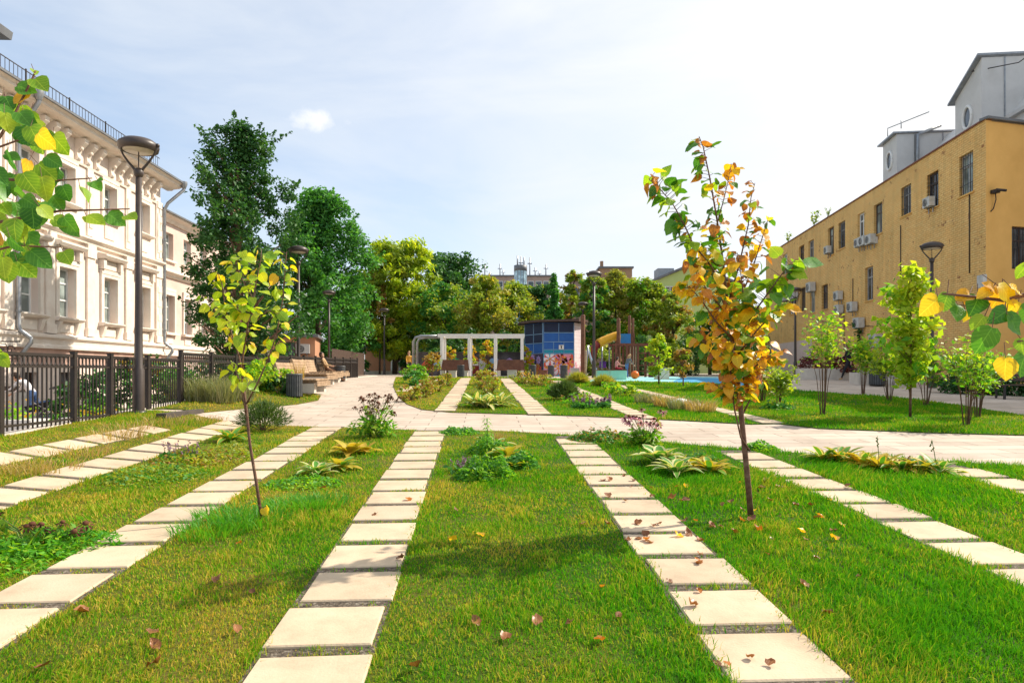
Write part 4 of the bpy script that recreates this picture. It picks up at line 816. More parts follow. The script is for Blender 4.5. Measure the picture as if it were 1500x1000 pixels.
# ------------------------------------------------------------------ fence
FB = lambda y: max(tz(-7.51-S*y, y, False), .70)
def fence(name, label, y0, posts, ztop, zbot, u=-7.51, m='black', spacing=.118, group=None):
    """posts, and between each pair a panel of rails, slim pickets and a band of small rings"""
    P = [Vector((u-S*y, y)) for y in posts]
    root = thing(name, label, 'fence', (P[0].x, P[0].y, zbot(posts[0])), 0, group); o = Vector((P[0].x, P[0].y, zbot(posts[0])))
    for q, y in zip(P, posts):
        b = MB(); z0, z1 = zbot(y)-.15, ztop(y)+.03; b.box((q.x-o.x, q.y-o.y, (z0+z1)/2-o.z), (.085, .085, z1-z0)); b.box((q.x-o.x, q.y-o.y, z1-o.z+.01), (.10, .10, .02)); b.build('post', m, root)
    for i in range(len(P)-1):
        a, c = P[i], P[i+1]; d = (c-a); L = d.length; d.normalize(); ang = math.atan2(d.y, d.x); b = MB()
        za, zb = (ztop(posts[i])+ztop(posts[i+1]))/2, min(zbot(posts[i]), zbot(posts[i+1]))+.05
        mid = (a+c)/2-Vector((o.x, o.y))
        for z, t in ((za-.03, .05), (za-.235, .035), (zb+.08, .035)): b.box((mid.x, mid.y, z-o.z), (L-.085, .04, t), 0, ang)
        k = int((L-.1)/spacing)
        for j in range(1, k+1):
            q = a+d*(.04+(L-.08)*j/(k+1))-Vector((o.x, o.y))
            b.box((q.x, q.y, (za-.05+zb)/2-o.z), (.021, .021, za-.05-zb), 0, ang)
            if j < k:
                q2 = a+d*(.04+(L-.08)*(j+.5)/(k+1))-Vector((o.x, o.y)); rx = (L-.08)/(k+1)/2; cz = za-.138-o.z
                b.tube([(q2.x+d.x*rx*math.cos(t), q2.y+d.y*rx*math.cos(t), cz+.078*math.sin(t)) for t in [2*math.pi*w_/10 for w_ in range(11)]], .013, 4, 0, False)
        b.build('panel', m, root)
fence('metal_fence', 'black picket fence with rings under its top rail, in front of the stroller', 10, [8.3, 10.15, 11.98, 13.15, 14.6, 16.15], lambda y: 2.03, lambda y: .72)
fence('metal_fence', 'black picket fence section stepping up beside the grey green grasses, before the mansion wing', 16, [16.2, 18.0, 19.75, 21.5, 23.3], lambda y: 2.20, lambda y: .92)
fence('metal_fence', 'black picket fence running behind the wooden lounge benches under the trees', 23, [23.4+1.9*i for i in range(9)], lambda y: 2.30+.012*(y-23), lambda y: 1.0+.012*(y-23), spacing=.13)
# dark close board fence at the end of the fence row
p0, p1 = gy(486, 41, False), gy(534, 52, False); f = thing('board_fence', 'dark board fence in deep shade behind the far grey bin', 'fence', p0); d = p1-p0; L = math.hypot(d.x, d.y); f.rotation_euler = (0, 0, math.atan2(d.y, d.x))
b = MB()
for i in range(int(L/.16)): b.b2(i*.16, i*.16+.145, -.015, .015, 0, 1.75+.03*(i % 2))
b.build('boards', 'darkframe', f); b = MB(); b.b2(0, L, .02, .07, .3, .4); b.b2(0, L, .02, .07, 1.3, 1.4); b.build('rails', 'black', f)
# dark kerb wall by the first lamp
a0, a1 = G(232, 616), G(292, 604); kb = MB(); d = (a1-a0); L = math.hypot(d.x, d.y); ang = math.atan2(d.y, d.x); mid = (a0+a1)/2
kb.box((0, 0, 0), (L*.95, .2, .22), 0, ang); o = kb.build('kerb_wall', 'darkconcrete', None, (mid.x, mid.y+.05, mid.z-.02)); tag(o, 'short dark concrete kerb wall beside the base of the tallest lamp', 'kerb')

# ------------------------------------------------------------------ lamps
def make_lamp(h=6.0):
    r = thing('street_lamp', '', 'street lamp', (0, 0, 0))
    ph = 4.98
    b = MB(); b.lathe([(.115, -.2), (.115, .9), (.085, .96), (.07, 2.5), (.058, ph), (.0, ph)], n=16); b.build('pole', 'lampmetal', r)
    b = MB(); b.lathe([(.16, -.1), (.16, .03), (.12, .05)], n=16); b.build('base_plate', 'lampmetal', r)
    b = MB(); b.lathe([(.058, ph-.02), (.085, ph), (.10, ph+.1), (.06, ph+.16), (.012, ph+.18), (.012, 5.54)], n=14); b.build('collar', 'lampmetal', r)
    for s_ in (-1, 1):
        pts = [(s_*.03, 0, ph+.06), (s_*.10, 0, ph+.16), (s_*.22, 0, ph+.30), (s_*.32, 0, ph+.44), (s_*.375, 0, ph+.56), (s_*.385, 0, ph+.66)]
        b = MB(); b.tube(pts, [.03, .028, .024, .021, .02, .02], 8); b.sphere((s_*.40, 0, ph+.64), .045, 8, 6); b.build('arm', 'lampmetal', r)
    hd = MB(); hd.lathe([(.33, 5.50), (.375, 5.52), (.395, 5.60), (.385, 5.66), (.29, 5.73), (.14, 5.775), (.001, 5.79)], n=28); hd.lathe([(.33, 5.50), (.31, 5.54), (.001, 5.54)], n=28); head = hd.build('lamp_head', 'lampmetal', r)
    b = MB(); b.lathe([(.001, 5.50), (.26, 5.505), (.30, 5.53), (.30, 5.54)], n=28, mi=0); b.build('lens', 'lens', head, (0, 0, -.015))
    return r
LAMP = make_lamp()
lamps = [(203, 13.8, 'tallest looking brown street lamp beside the black fence and the dark kerb wall'), (437, 27.6, 'brown street lamp rising behind the row of wooden benches'),
         (482, 44.0, 'brown street lamp by the dense green tree, behind the far end of the benches'), (563, 57.0, 'small looking brown street lamp at the end of the path before the yellow green tree'),
         (870, 35.3, 'brown street lamp at the playground edge beside the turquoise block'), (854, 50.0, 'dim street lamp beside the blue shed and its brown post'),
         (1165, 42.5, 'brown street lamp by the far wall of the yellow building, behind the golden sapling'), (1365, 26.0, 'brown street lamp in front of the yellow brick wall behind the young maple')]
for i, (px, Y, lab) in enumerate(lamps):
    o = LAMP if i == 0 else copy_tree(LAMP); p = gy(px, Y, False); o.location = p; o['label'] = lab; o['group'] = 'street lamps in the park'; o.rotation_euler = (0, 0, [0, .3, .2, .5, .1, .4, -.3, -.25][i])
    if i == 5: o.scale = (.97,)*3

# ------------------------------------------------------------------ benches and bins
def make_lounge():
    r = thing('lounge_bench', '', 'bench')
    for s_ in (-.62, .62): b = MB(); b.b2(s_-.13, s_+.13, -.62, .42, 0, .30); b.build('concrete_base', 'concrete', r)
    b = MB()
    for i in range(9): y = -.70+i*.128; b.b2(-.85, .85, y, y+.105, .40, .445)
    for i in range(3): b.b2(-.85, .85, -.745, -.71, .30+i*.055-.08, .345+i*.055-.08)
    for s_ in (-.6, .6): b.b2(s_-.03, s_+.03, -.70, .42, .305, .398)
    b.build('seat', 'wood', r)
    b = MB(); M4 = Matrix.Rotation(R(-16), 4, 'X')
    for i in range(5): b.box(M4 @ Vector((0, 0, .05+i*.108))+Vector((0, .42, .45)), (1.7, .045, .098), 0, 0, M4)
    for s_ in (-.6, .6): b.box(M4 @ Vector((s_, .045, .26))+Vector((0, .42, .45)), (.06, .045, .54), 0, 0, M4)
    for s_ in (-.87, .87): b.box(M4 @ Vector((s_, .02, .27))+Vector((0, .42, .45)), (.03, .10, .56), 0, 0, M4)
    b.build('backrest', 'wood', r); return r
LB = make_lounge()
for i, (px, Y, rz, lab) in enumerate([(441, 21.3, 92, 'wooden lounge bench nearest the slatted grey bin with dry grass behind it'), (459, 25.2, 92, 'second wooden lounge bench from the nearer bin, its backrest close behind the lamp pole'),
                                      (470, 27.8, 92, 'third wooden lounge bench along the path, between the lamp and the occupied bench'), (483, 30.4, 92, 'wooden lounge bench with a person reclining on it beside the far bin')]):
    o = LB if i == 0 else copy_tree(LB); p = gy(px, Y, False); o.location = (p.x, p.y, p.z+.03); o.rotation_euler = (0, 0, R(rz)); o['label'] = lab; o['group'] = 'wooden lounge benches along the path'; BENCH4 = o
def make_bin(h=.72, r=.24):
    o = thing('litter_bin', '', 'bin'); b = MB(); n_ = 22
    b.lathe([(r-.04, .03), (r-.04, h-.06)], n=22)
    for i in range(n_):
        a = 2*math.pi*i/n_; b.box((math.cos(a)*(r-.012), math.sin(a)*(r-.012), h/2), (.022, .045, h-.08), 0, a)
    b.build('slatted_body', 'bin', o); b = MB(); b.lathe([(r-.05, h-.07), (r+.005, h-.06), (r+.005, h), (r-.05, h), (r-.06, h-.02), (r-.07, h-.10), (.01, h-.11)], n=22); b.build('rim', 'bin', o)
    b = MB(); b.lathe([(.01, 0), (r-.02, 0), (r-.02, .05), (.01, .05)], n=22); b.build('base', 'black', o); return o
BIN = make_bin()
for i, (px, Y, lab) in enumerate([(431, 20.0, 'slatted grey litter bin at the near end of the wooden bench row'), (498, 30.4, 'slatted grey litter bin past the far end of the wooden bench row'),
        (675, 36.8, 'dark litter bin between the white pergola posts beside a brown bench'), (780, 35.8, 'dark litter bin right of the pergola in front of the mural'), (807, 39.5, 'dark litter bin directly before the flower mural on the shed'), (826, 35.2, 'dark litter bin beside the brown shrubs at the corner of the play area')]):
    o = BIN if i == 0 else copy_tree(BIN); o.location = gy(px, Y, False); o['label'] = lab; o['group'] = 'litter bins'
    if i > 1: o.scale = (.82, .82, .98)

# ------------------------------------------------------------------ pergola, benches, cubes
Yp = 41.5
gz = lambda px, Y: gy(px, Y, False)
p0, p1 = gz(647, Yp), gz(765, Yp); per = thing('pergola', 'white pergola of square posts with a grey bent tube frame at its end', 'pergola', p0)
Hh = zat(489, Yp)-p0.z; L = p1.x-p0.x; b = MB(); b.b2(-.25, L+.15, -.085, .085, Hh-.19, Hh); b.build('beam', 'offwhite', per)
b = MB(); b.b2(-.25, L+.15, 1.71, 1.89, Hh-.19, Hh); b.build('beam', 'offwhite', per)
for t in (0, .34, .665, 1.0):
    for yy in (0, 1.8): b = MB(); b.b2(L*t-.088, L*t+.088, yy-.088, yy+.088, -.1, Hh-.19); b.build('post', 'offwhite', per)
    b = MB(); b.b2(L*t-.06, L*t+.06, .086, 1.708, Hh-.16, Hh-.04); b.build('crossbar', 'offwhite', per)
xl = gz(605, Yp).x-p0.x
b = MB(); b.tube([(-.25, .1, Hh-.13), (xl+.5, .1, Hh-.13), (xl+.15, .1, Hh-.22), (xl, .1, Hh-.5), (xl, .1, -.1)], .085, 10); b.tube([(-.25, 1.7, Hh-.13), (xl+.5, 1.7, Hh-.13), (xl+.15, 1.7, Hh-.22), (xl, 1.7, Hh-.5), (xl, 1.7, -.1)], .085, 10); b.build('bent_tube', 'zinc', per)
for px, Y, lab in ((666, 39.6, 'brown slatted bench under the left bays of the white pergola'), (748, 39.6, 'brown slatted bench under the right bays of the white pergola')):
    p = gz(px, Y); t = thing('park_bench', lab, 'bench', p, 0, 'brown benches under the pergola')
    b = MB(); 
    for i in range(5): b.b2(-.92, .92, -.32+i*.13, -.21+i*.13, .40, .45)
    b.build('seat', 'brownwood', t)
    b = MB(); M4 = Matrix.Rotation(R(-22), 4, 'X')
    for i in range(5): b.box(M4 @ Vector((0, 0, .07+i*.13))+Vector((0, .32, .45)), (1.7-.03*i, .04, .115), 0, 0, M4)
    b.build('backrest', 'brownwood', t)
    for s_ in (-.7, .7): b = MB(); b.b2(s_-.09, s_+.09, -.3, .34, -.05, .395); b.build('base', 'concrete', t)
def cube(name, label, px, Y, wd, h, m, cat, dp=None, top=None, rz=0, group=None):
    p = gz(px, Y); t = thing(name, label, cat, p, rz, group); dp = dp or wd; b = MB(); c = .03
    b.prism([(-wd/2+c, -dp/2), (wd/2-c, -dp/2), (wd/2, -dp/2+c), (wd/2, dp/2-c), (wd/2-c, dp/2), (-wd/2+c, dp/2), (-wd/2, dp/2-c), (-wd/2, -dp/2+c)], -.05, h); b.build('body', m, t)
    b = MB(); b.b2(-wd/2-.015, wd/2+.015, -dp/2-.015, dp/2+.015, h+.001, h+.045); b.build('seat_top', top or m, t); return t
cube('block_seat', 'pale concrete cube seat left of the dark bin under the pergola', 663, 36.0, .42, .36, 'concrete', 'block seat', group='cube seats')
cube('block_seat', 'pale concrete cube seat in front of the right brown bench', 750, 34.6, .50, .40, 'concrete', 'block seat', group='cube seats')
cube('block_seat', 'brown wooden cube seat before the shed mural', 795, 38.4, .5, .38, 'brownwood', 'block seat', group='cube seats')
cube('block_seat', 'pale concrete cube seat by the right corner of the shed', 842, 39.5, .5, .5, 'concrete', 'block seat', group='cube seats')
cube('block_seat', 'long mint green block seat beside the playground lamp', 884, 33.4, .72, .44, 'mint', 'block seat', .5, 'brownwood', group='playground blocks')
cube('block_seat', 'long block seat with cream end and green front under the sitting child', 904, 32.4, .80, .46, 'mint', 'block seat', .6, 'brownwood', R(8), group='playground blocks')
cube('block_seat', 'cream concrete block seat behind the small yellow green tree', 969, 33.0, .64, .52, 'cream', 'block seat', .6, 'cream', group='playground blocks')
# ------------------------------------------------------------------ shed with the flower mural
Ys = 44.0; p0 = gz(796, Ys); sh = thing('mural_shed', 'blue panelled shed with a flower mural along its foot and an overhanging dark roof', 'shed', p0)
Hs = zat(467, Ys)-p0.z; x1 = gz(841, Ys).x-p0.x; xL = gz(769, Ys+2).x-p0.x; xR = gz(853, Ys+1.4).x-p0.x
Hm = Hs*.40
def face(ax, ay, bx2, by, mset, cols, nm):
    """framed panels over a mural base between two plan points"""
    L = math.hypot(bx2-ax, by-ay); ang = math.atan2(by-ay, bx2-ax); root = bpy.data.objects.new(nm, None)
    b = MB(); b.b2(0, L, 0, .1, Hm, Hs-.25); wl = b.build(nm, 'cobalt', sh, (ax, ay, 0)); wl.rotation_euler = (0, 0, ang)
    for m_, z0, z1, n_ in mset:
        b = MB()
        for i in range(n_): b.b2(L*i/n_+.03, L*(i+1)/n_-.03, -.02, -.001, z0+.03, z1-.03)
        b.build('panel', m_, wl)
    b = MB()
    for m_, z0, z1, n_ in mset:
        for i in range(n_+1): q = min(max(L*i/n_, .02), L-.02); b.b2(q-.012, q+.012, -.045, -.003, z0+.03, z1-.03)
        b.b2(0, L, -.05, -.004, z0-.016, z0+.016)
    b.build('panel_frame', 'paleblue', wl)
    b = MB(); b.b2(0, L, -.06, .1, -.1, Hm-.03); mu = b.build('mural', cols[0], sh, (ax, ay, 0)); mu.rotation_euler = (0, 0, ang); rr = random.Random(len(nm)*7+int(L*10))
    groups = {}
    for k in range(cols[2]):
        cx, cz, rad = rr.uniform(.15, L-.15), rr.uniform(.15, Hm-.2), rr.uniform(.22, .52); m_ = rr.choice(cols[1]); npet = rr.choice((5, 6, 8)); a0 = rr.random()*6
        q = groups.setdefault(m_, MB())
        for i in range(npet):
            a = a0+2*math.pi*i/npet; ca, sa = math.cos(a), math.sin(a); pts = []
            for t, w_ in ((.15, .03), (.5, .20), (.8, .24), (1, .06)): pts.append((t, w_))
            ring = [(t, w_) for t, w_ in pts]+[(t, -w_) for t, w_ in reversed(pts)]
            vv = [(min(max(cx+(t*ca-w_*sa)*rad, .02), L-.02), -.066-.002*(k % 9), min(max(cz+(t*sa+w_*ca)*rad, .02), Hm-.05)) for t, w_ in ring]; q.add(vv, [tuple(range(len(vv)))])
        q2 = groups.setdefault('pet_orange' if m_ != 'pet_orange' else 'pet_red', MB()); q2.add([(cx+rad*.17*math.cos(t), -.086-.001*(k % 9), cz+rad*.17*math.sin(t)) for t in [2*math.pi*i/10 for i in range(10)]], [tuple(range(10))])
    for m_, q in groups.items(): q.build('painted_flower', m_, mu)['kind'] = 'stuff'
face(0, 0, x1, 0, [('navy', Hs*.76, Hs-.25, 2), ('cobalt', Hs*.60, Hs*.76, 2), ('cobalt', Hm+.25, Hs*.60, 3), ('teal', Hm, Hm+.25, 3)], ('mural', ['pet_pink', 'pet_lilac', 'pet_red', 'pet_white', 'pet_orange', 'pet_pink'], 34), 'front_wall')
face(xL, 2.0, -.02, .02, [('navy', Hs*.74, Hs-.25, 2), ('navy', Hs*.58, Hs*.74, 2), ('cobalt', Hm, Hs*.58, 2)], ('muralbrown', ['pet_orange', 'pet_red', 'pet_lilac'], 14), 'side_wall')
L = math.hypot(xR-x1, 1.4); b = MB(); b.b2(0, L, 0, .1, -.1, Hs-.25); wl = b.build('side_wall', 'tile', sh, (x1+.02, .01, 0)); wl.rotation_euler = (0, 0, math.atan2(1.4, xR-x1))
b = MB(); rr = random.Random(4)
for k in range(5):
    cx, cz = rr.uniform(.2, L-.2), rr.uniform(.2, Hm)
    for i in range(6): a = i*1.047; b.add([(cx+.05*math.cos(a+1.5), -.012-.002*k, cz+.05*math.sin(a+1.5)), (cx+.22*math.cos(a+.25), -.012-.002*k, cz+.22*math.sin(a+.25)), (cx+.26*math.cos(a), -.012-.002*k, cz+.26*math.sin(a)), (cx+.22*math.cos(a-.25), -.012-.002*k, cz+.22*math.sin(a-.25))], [(0, 1, 2, 3)])
b.build('painted_flower', 'pet_pink', wl)['kind'] = 'stuff'
b = MB(); b.add([(xL+.05, 2.05, -.1), (xR-.05, 1.5, -.1), (xR-.05, 5, -.1), (xL+.05, 5, -.1), (xL+.05, 2.05, Hs-.3), (xR-.05, 1.5, Hs-.3), (xR-.05, 5, Hs-.3), (xL+.05, 5, Hs-.3)], [(1, 2, 6, 5), (2, 3, 7, 6), (3, 0, 4, 7)]); b.build('back_wall', 'navy', sh)
rf = [(xL-.45, 1.8), (-.3, -.7), (x1+.25, -.7), (xR+.4, 1.3), (xR+.4, 5.4), (xL-.45, 5.4)]
b = MB(); k = len(rf); sl = lambda x, y: Hs-.24+.02*(x-xL)+.03*y
vs_ = [(x, y, sl(x, y)) for x, y in rf]+[(x, y, sl(x, y)+.14) for x, y in rf]; b.add(vs_, [tuple(range(k-1, -1, -1)), tuple(range(k, 2*k))]+[(i, (i+1) % k, k+(i+1) % k, k+i) for i in range(k)]); b.build('roof', 'darkframe', sh)
b = MB(); b.b2(x1*.50, x1*.66, -.075, -.055, Hs*.47, Hs*.545); nb = b.build('notice', 'white', sh); b = MB(); b.b2(x1*.565, x1*.60, -.082, -.076, Hs*.48, Hs*.525); b.b2(x1*.55, x1*.615, -.082, -.076, Hs*.526, Hs*.534); b.build('notice_mark', 'black', nb)

# ------------------------------------------------------------------ playground
def post(name, label, px, Y, top, wd, m='brownwood', cat='post', g='tall playground posts'):
    p = gz(px, Y); h = zat(top, Y)-p.z; t = thing(name, label, cat, p, 0, g); b = MB(); b.lathe([(wd/2, -.1), (wd/2*.93, h-.06), (wd/2*.7, h), (.001, h)], n=12); b.build('shaft', m, t); b = MB(); b.lathe([(wd/2+.05, -.05), (wd/2+.05, .12), (wd/2, .16)], n=12); b.build('collar', 'zinc', t)
post('timber_post', 'thick brown timber post against the right corner of the blue shed', 854, 42.2, 461, .30)
post('timber_post', 'tall brown timber post left of the blue climbing panel, behind the yellow tube slide', 906, 39.5, 466, .25)
post('timber_post', 'tall brown timber post right of the blue climbing panel', 922, 41.5, 462, .20); post('timber_post', 'slimmer brown timber post just right of another behind the blue panel', 927, 42.5, 466, .18)
post('timber_post', 'short golden brown timber post beside the pale slide', 858, 38, 513, .14, 'wood')
# climbing frame
p = gz(927, 38.0); cf = thing('climbing_frame', 'red brown timber climbing frame with ladder rungs behind the walking child', 'climbing frame', p); wd = 1.95; hh = zat(506, 38)-p.z
for x in (-wd/2, -.35, .30, wd/2):
    for y in (0, 1.2): b = MB(); b.b2(x-.06, x+.06, y-.06, y+.06, -.1, hh); b.build('post', 'redwood', cf)
b = MB(); 
for y in (0, 1.2): b.b2(-wd/2-.2, wd/2+.2, y-.05, y+.05, hh, hh+.13)
for i in range(7): x = -wd/2+wd*i/6; b.b2(x-.04, x+.04, .05, 1.15, hh+.02, hh+.10)
b.build('top_rails', 'redwood', cf)
for x in (-.15, .05, .18): b = MB(); b.tube([(x, .02, .05), (x, .02, hh)], .03, 6); b.build('rope', 'wood', cf)
for z in (.35, .7, 1.05, 1.4): b = MB(); b.tube([(.36, 0, z), (wd/2-.06, 0, z)], .028, 6); b.build('rung', 'redwood', cf)
b = MB(); b.b2(wd/2+.08, wd/2+.5, -.1, .3, 0, hh*.85); b.build('climbing_wall', 'redwood', cf)
# tube slide + platform
p = gz(893, 40.0); ts = thing('tube_slide', 'yellow tube slide sloping down from a blue panelled platform', 'slide', p)
za, zb = zat(491, 40)-p.z, zat(503, 40)-p.z; xa, xb = gz(907, 40).x-p.x, gz(876, 40).x-p.x
pts = [Vector((xa+(xb-xa)*t, -.2*t, za+(zb-za)*(t**1.3))) for t in [i/8 for i in range(9)]]; b = MB(); b.tube(pts, [.25 if i % 2 else .27 for i in range(9)], 12); b.build('tube', 'yellowpl', ts)
b = MB(); b.tube([pts[-1], pts[-1]+Vector((-.25, 0, -.3)), pts[-1]+Vector((-.3, 0, -1.2))], [.26, .24, .1], 10); b.build('outlet', 'darkred', ts)
b = MB(); b.tube([(xb+.25, .05, -.1), (xb+.25, .05, zb-.2)], .05, 8); b.build('leg', 'zinc', ts); b = MB(); b.tube([(xb+.7, .05, -.1), (xb+.7, .05, zb)], .05, 8); b.build('leg', 'zinc', ts)
b = MB(); b.b2(xa+.1, xa+.72, .1, .16, za-.55, za+.1); b.build('blue_panel', 'bluepl', ts); b = MB(); b.b2(xa, xa+.95, .2, 1.2, za-.65, za-.55); b.build('platform', 'brownwood', ts)
for x, y in ((xa, .25), (xa+.95, .25), (xa, 1.2), (xa+.95, 1.2)): b = MB(); b.b2(x-.05, x+.05, y-.05, y+.05, -.1, za+.15); b.build('leg', 'brownwood', ts)
b = MB(); b.b2(xb+.1, xb+.5, .05, .12, .55, .95); b.build('play_panel', 'purple', ts)
# pale slide
p = gz(872, 38.5); s1 = thing('slide', 'pale blue children\'s slide with a steep chute beside the lamp post', 'slide', p); hz_ = zat(513, 38.5)-p.z
b = MB(); prof = [(-.42, hz_), (-.30, hz_*.75), (-.12, hz_*.4), (.15, .18), (.50, .10)]
for i in range(4):
    (xa_, z0_), (xb_, z1_) = prof[i], prof[i+1]; b.add([(xa_, -.32, z0_), (xb_, -.32, z1_), (xb_, .22, z1_), (xa_, .22, z0_), (xa_, -.32, z0_-.05), (xb_, -.32, z1_-.05), (xb_, .22, z1_-.05), (xa_, .22, z0_-.05)], [(0, 1, 2, 3), (7, 6, 5, 4)])
    for y in (-.34, .22): b.add([(xa_, y, z0_-.06), (xb_, y, z1_-.06), (xb_, y, z1_+.14), (xa_, y, z0_+.14), (xa_, y+.02, z0_-.06), (xb_, y+.02, z1_-.06), (xb_, y+.02, z1_+.14), (xa_, y+.02, z0_+.14)], [(0, 1, 2, 3), (7, 6, 5, 4), (3, 2, 6, 7)])
b.build('chute', 'slidewhite', s1)
for y in (-.3, .2): b = MB(); b.tube([(-.42, y, hz_+.3), (-.62, y, -.05)], .03, 6); b.build('ladder_rail', 'zinc', s1)
for i in range(5): z = .2+i*hz_/5.5; xx = -.62+.2*z/(hz_+.3); b = MB(); b.tube([(xx, -.3, z), (xx, .2, z)], .022, 6); b.build('rung', 'zinc', s1)
# balls
p = gz(930, 33.6); b = MB(); b.sphere((0, 0, .21), .21, 20, 14); o = b.build('ball', 'orangepl', None, p); tag(o, 'big orange ball resting on the turquoise play surface', 'ball')
# graffiti wall and red cabinet behind the pergola
p0, p1 = gz(612, 47.5), gz(768, 47.5); gw = thing('graffiti_wall', 'long dark wall with painted shapes behind the white pergola', 'wall', p0); L = p1.x-p0.x; hw = zat(517, 47.5)-p0.z
b = MB(); b.b2(0, L, 0, .25, -.1, hw); b.build('wall', 'graffiti', gw); b = MB(); b.b2(-.05, L+.05, -.05, .3, hw, hw+.08); b.build('coping', 'graffiti', gw)
for i, (t, z, rad, m_, n_) in enumerate([(.33, .55, .75, 'greenpaint', 4), (.42, .45, .55, 'concrete', 4), (.10, .45, .5, 'petal', 7), (.18, .6, .4, 'paleblue', 6), (.60, .5, .6, 'grey', 5), (.72, .55, .5, 'paleblue', 7), (.86, .5, .6, 'pet_lilac', 5), (.52, .7, .4, 'pet_orange', 6)]):
    q = MB(); q.add([(L*t+rad*math.cos(a+.3), -.012-.003*i, min(max(hw*z+rad*.8*math.sin(a+.3), .05), hw-.04)) for a in [2*math.pi*j/n_ for j in range(n_)]], [tuple(range(n_))]); q.build('painted_shape', 'pet_red' if m_ == 'petal' else m_, gw)
p = gz(692, 46.0); c_ = thing('utility_cabinet', 'maroon cabinet with a white notice seen between the pergola posts', 'cabinet', p); b = MB(); b.b2(-.45, .45, 0, .5, .12, 1.05); b.build('body', 'darkred', c_); b = MB(); b.b2(-.5, .5, -.04, .54, 1.05, 1.12); b.build('lid', 'darkred', c_); b = MB(); b.b2(.02, .42, -.02, -.002, .72, 1.03); b.build('notice', 'white', c_)
for s_ in (-.35, .35): b = MB(); b.b2(s_-.05, s_+.05, .05, .45, -.05, .12); b.build('leg', 'black', c_)
# ------------------------------------------------------------------ right side: planters, bench, low walls
def planter(label, px, Y, L, h, rz, m='concrete'):
    p = gz(px, Y); t = thing('planter', label, 'planter', p, rz, 'planters along the yellow wall'); b = MB(); w_ = .55
    b.b2(-L/2, L/2, -w_, -w_+.09, -.1, h); b.b2(-L/2, L/2, w_-.09, w_, -.1, h); b.b2(-L/2, -L/2+.09, -w_+.09, w_-.09, -.1, h); b.b2(L/2-.09, L/2, -w_+.09, w_-.09, -.1, h); b.build('trough', m, t)
    b = MB(); b.b2(-L/2+.09, L/2-.09, -w_+.09, w_-.09, h-.18, h-.08); b.build('soil', 'soil', t); return t
wa = math.atan2(-1, -.104)
planter('long grey planter with dark red shrubs by the yellow wall, left of the walking person', 1222, 33.0, 3.4, .55, R(-8)); planter('grey planter right of the walking person with a dark shrub', 1290, 28.5, 2.2, .5, R(-8))
p = gz(1300, 29.5)
o = copy_tree(BIN); o.location = gz(1285, 27.2); o.scale = (1.3, 1.3, 1.5); o['label'] = 'dark litter bin by the planter at the foot of the yellow wall'; o['group'] = 'litter bins'
p = gz(1503, 20.6); t = thing('park_bench', 'dark metal bench half hidden behind the yellow leaves at the right edge', 'bench', p, R(-12))
b = MB()
for i in range(4): b.b2(-.9, .9, -.26+i*.13, -.16+i*.13, .42, .46)
b.build('seat', 'darkframe', t); b = MB()
for i in range(3): b.b2(-.9, .9, .30, .335, .56+i*.13, .66+i*.13)
b.build('backrest', 'darkframe', t)
for s_ in (-.7, .7): b = MB(); b.b2(s_-.03, s_+.03, -.25, .32, .375, .419); b.b2(s_-.03, s_+.03, -.25, -.2, -.05, .375); b.b2(s_-.03, s_+.03, .27, .299, -.05, .375); b.b2(s_-.03, s_+.03, .3365, .36, .30, .95); b.build('leg', 'black', t)
# ------------------------------------------------------------------ plants
def leaf_quads(P, size, rng, up=.35, elong=1.5, out=None, droop=0.0):
    """P: leaf centres; one folded rhombus per leaf"""
    n_ = len(P); N = rng.normal(size=(n_, 3)); N[:, 2] = np.abs(N[:, 2])+up
    if out is not None: N += out*.8
    N /= np.linalg.norm(N, axis=1)[:, None]
    T = rng.normal(size=(n_, 3)); T[:, 2] -= droop; T -= N*(T*N).sum(1)[:, None]; T /= np.linalg.norm(T, axis=1)[:, None]; B = np.cross(N, T)
    s_ = size*rng.uniform(.6, 1.35, n_)[:, None]
    a = P-T*s_*elong*.5; c = P+T*s_*elong*.5-N*s_*.12; b = P+B*s_*.42+N*s_*.14; d = P-B*s_*.42+N*s_*.14
    V = np.stack([a, b, c, d], 1).reshape(-1, 3); i = np.arange(n_)*4
    return V, np.column_stack([i, i+1, i+2, i+3])
SHAPES = {'oval': lambda t: np.sin(np.pi*np.clip(t, 0, 1)**.85)**.62, 'column': lambda t: (np.clip(t*6, 0, 1)**.6)*np.clip((1-t)*1.9, 0, 1)**.7, 'cone': lambda t: np.clip(t*8, 0, 1)*np.clip(1-t, 0, 1)**.85+.04, 'dome': lambda t: np.sqrt(np.clip(1-(t*1.02-.15)**2/1.02, 0, 1))*np.clip(t*5+.35, 0, 1), 'tear': lambda t: np.clip(t*4.5, 0, 1)**.5*np.clip((1.02-t)*1.6, 0, 1)**.6, 'round': lambda t: np.sin(np.pi*np.clip(t*.96+.02, 0, 1))**.5}
def cluster_crown(rng, R_, z0, z1, shape, nc, per, cr, ellip=1.0, bias=.45, lobes=0.35):
    t = rng.random(nc)**.9; ang = rng.uniform(0, 6.283, nc); f = SHAPES[shape](t)
    lob = 1+lobes*np.sin(ang*2+rng.uniform(0, 6)+t*5)*.5+lobes*.5*np.sin(ang*3+t*9)
    rr = R_*f*lob*(bias+(1-bias)*rng.random(nc)**.6)
    C = np.column_stack([np.cos(ang)*rr, np.sin(ang)*rr*ellip, z0+(z1-z0)*t])
    k = (per*rng.uniform(.5, 1.5, nc)).astype(int); idx = np.repeat(np.arange(nc), k)
    cs = cr*rng.uniform(.6, 1.3, nc)[idx][:, None]
    D = rng.normal(size=(len(idx), 3)); D /= np.linalg.norm(D, axis=1)[:, None]+1e-9; D *= (rng.random(len(idx))**.45)[:, None]
    return C, C[idx]+D*cs*np.array([1, 1, .72]), D
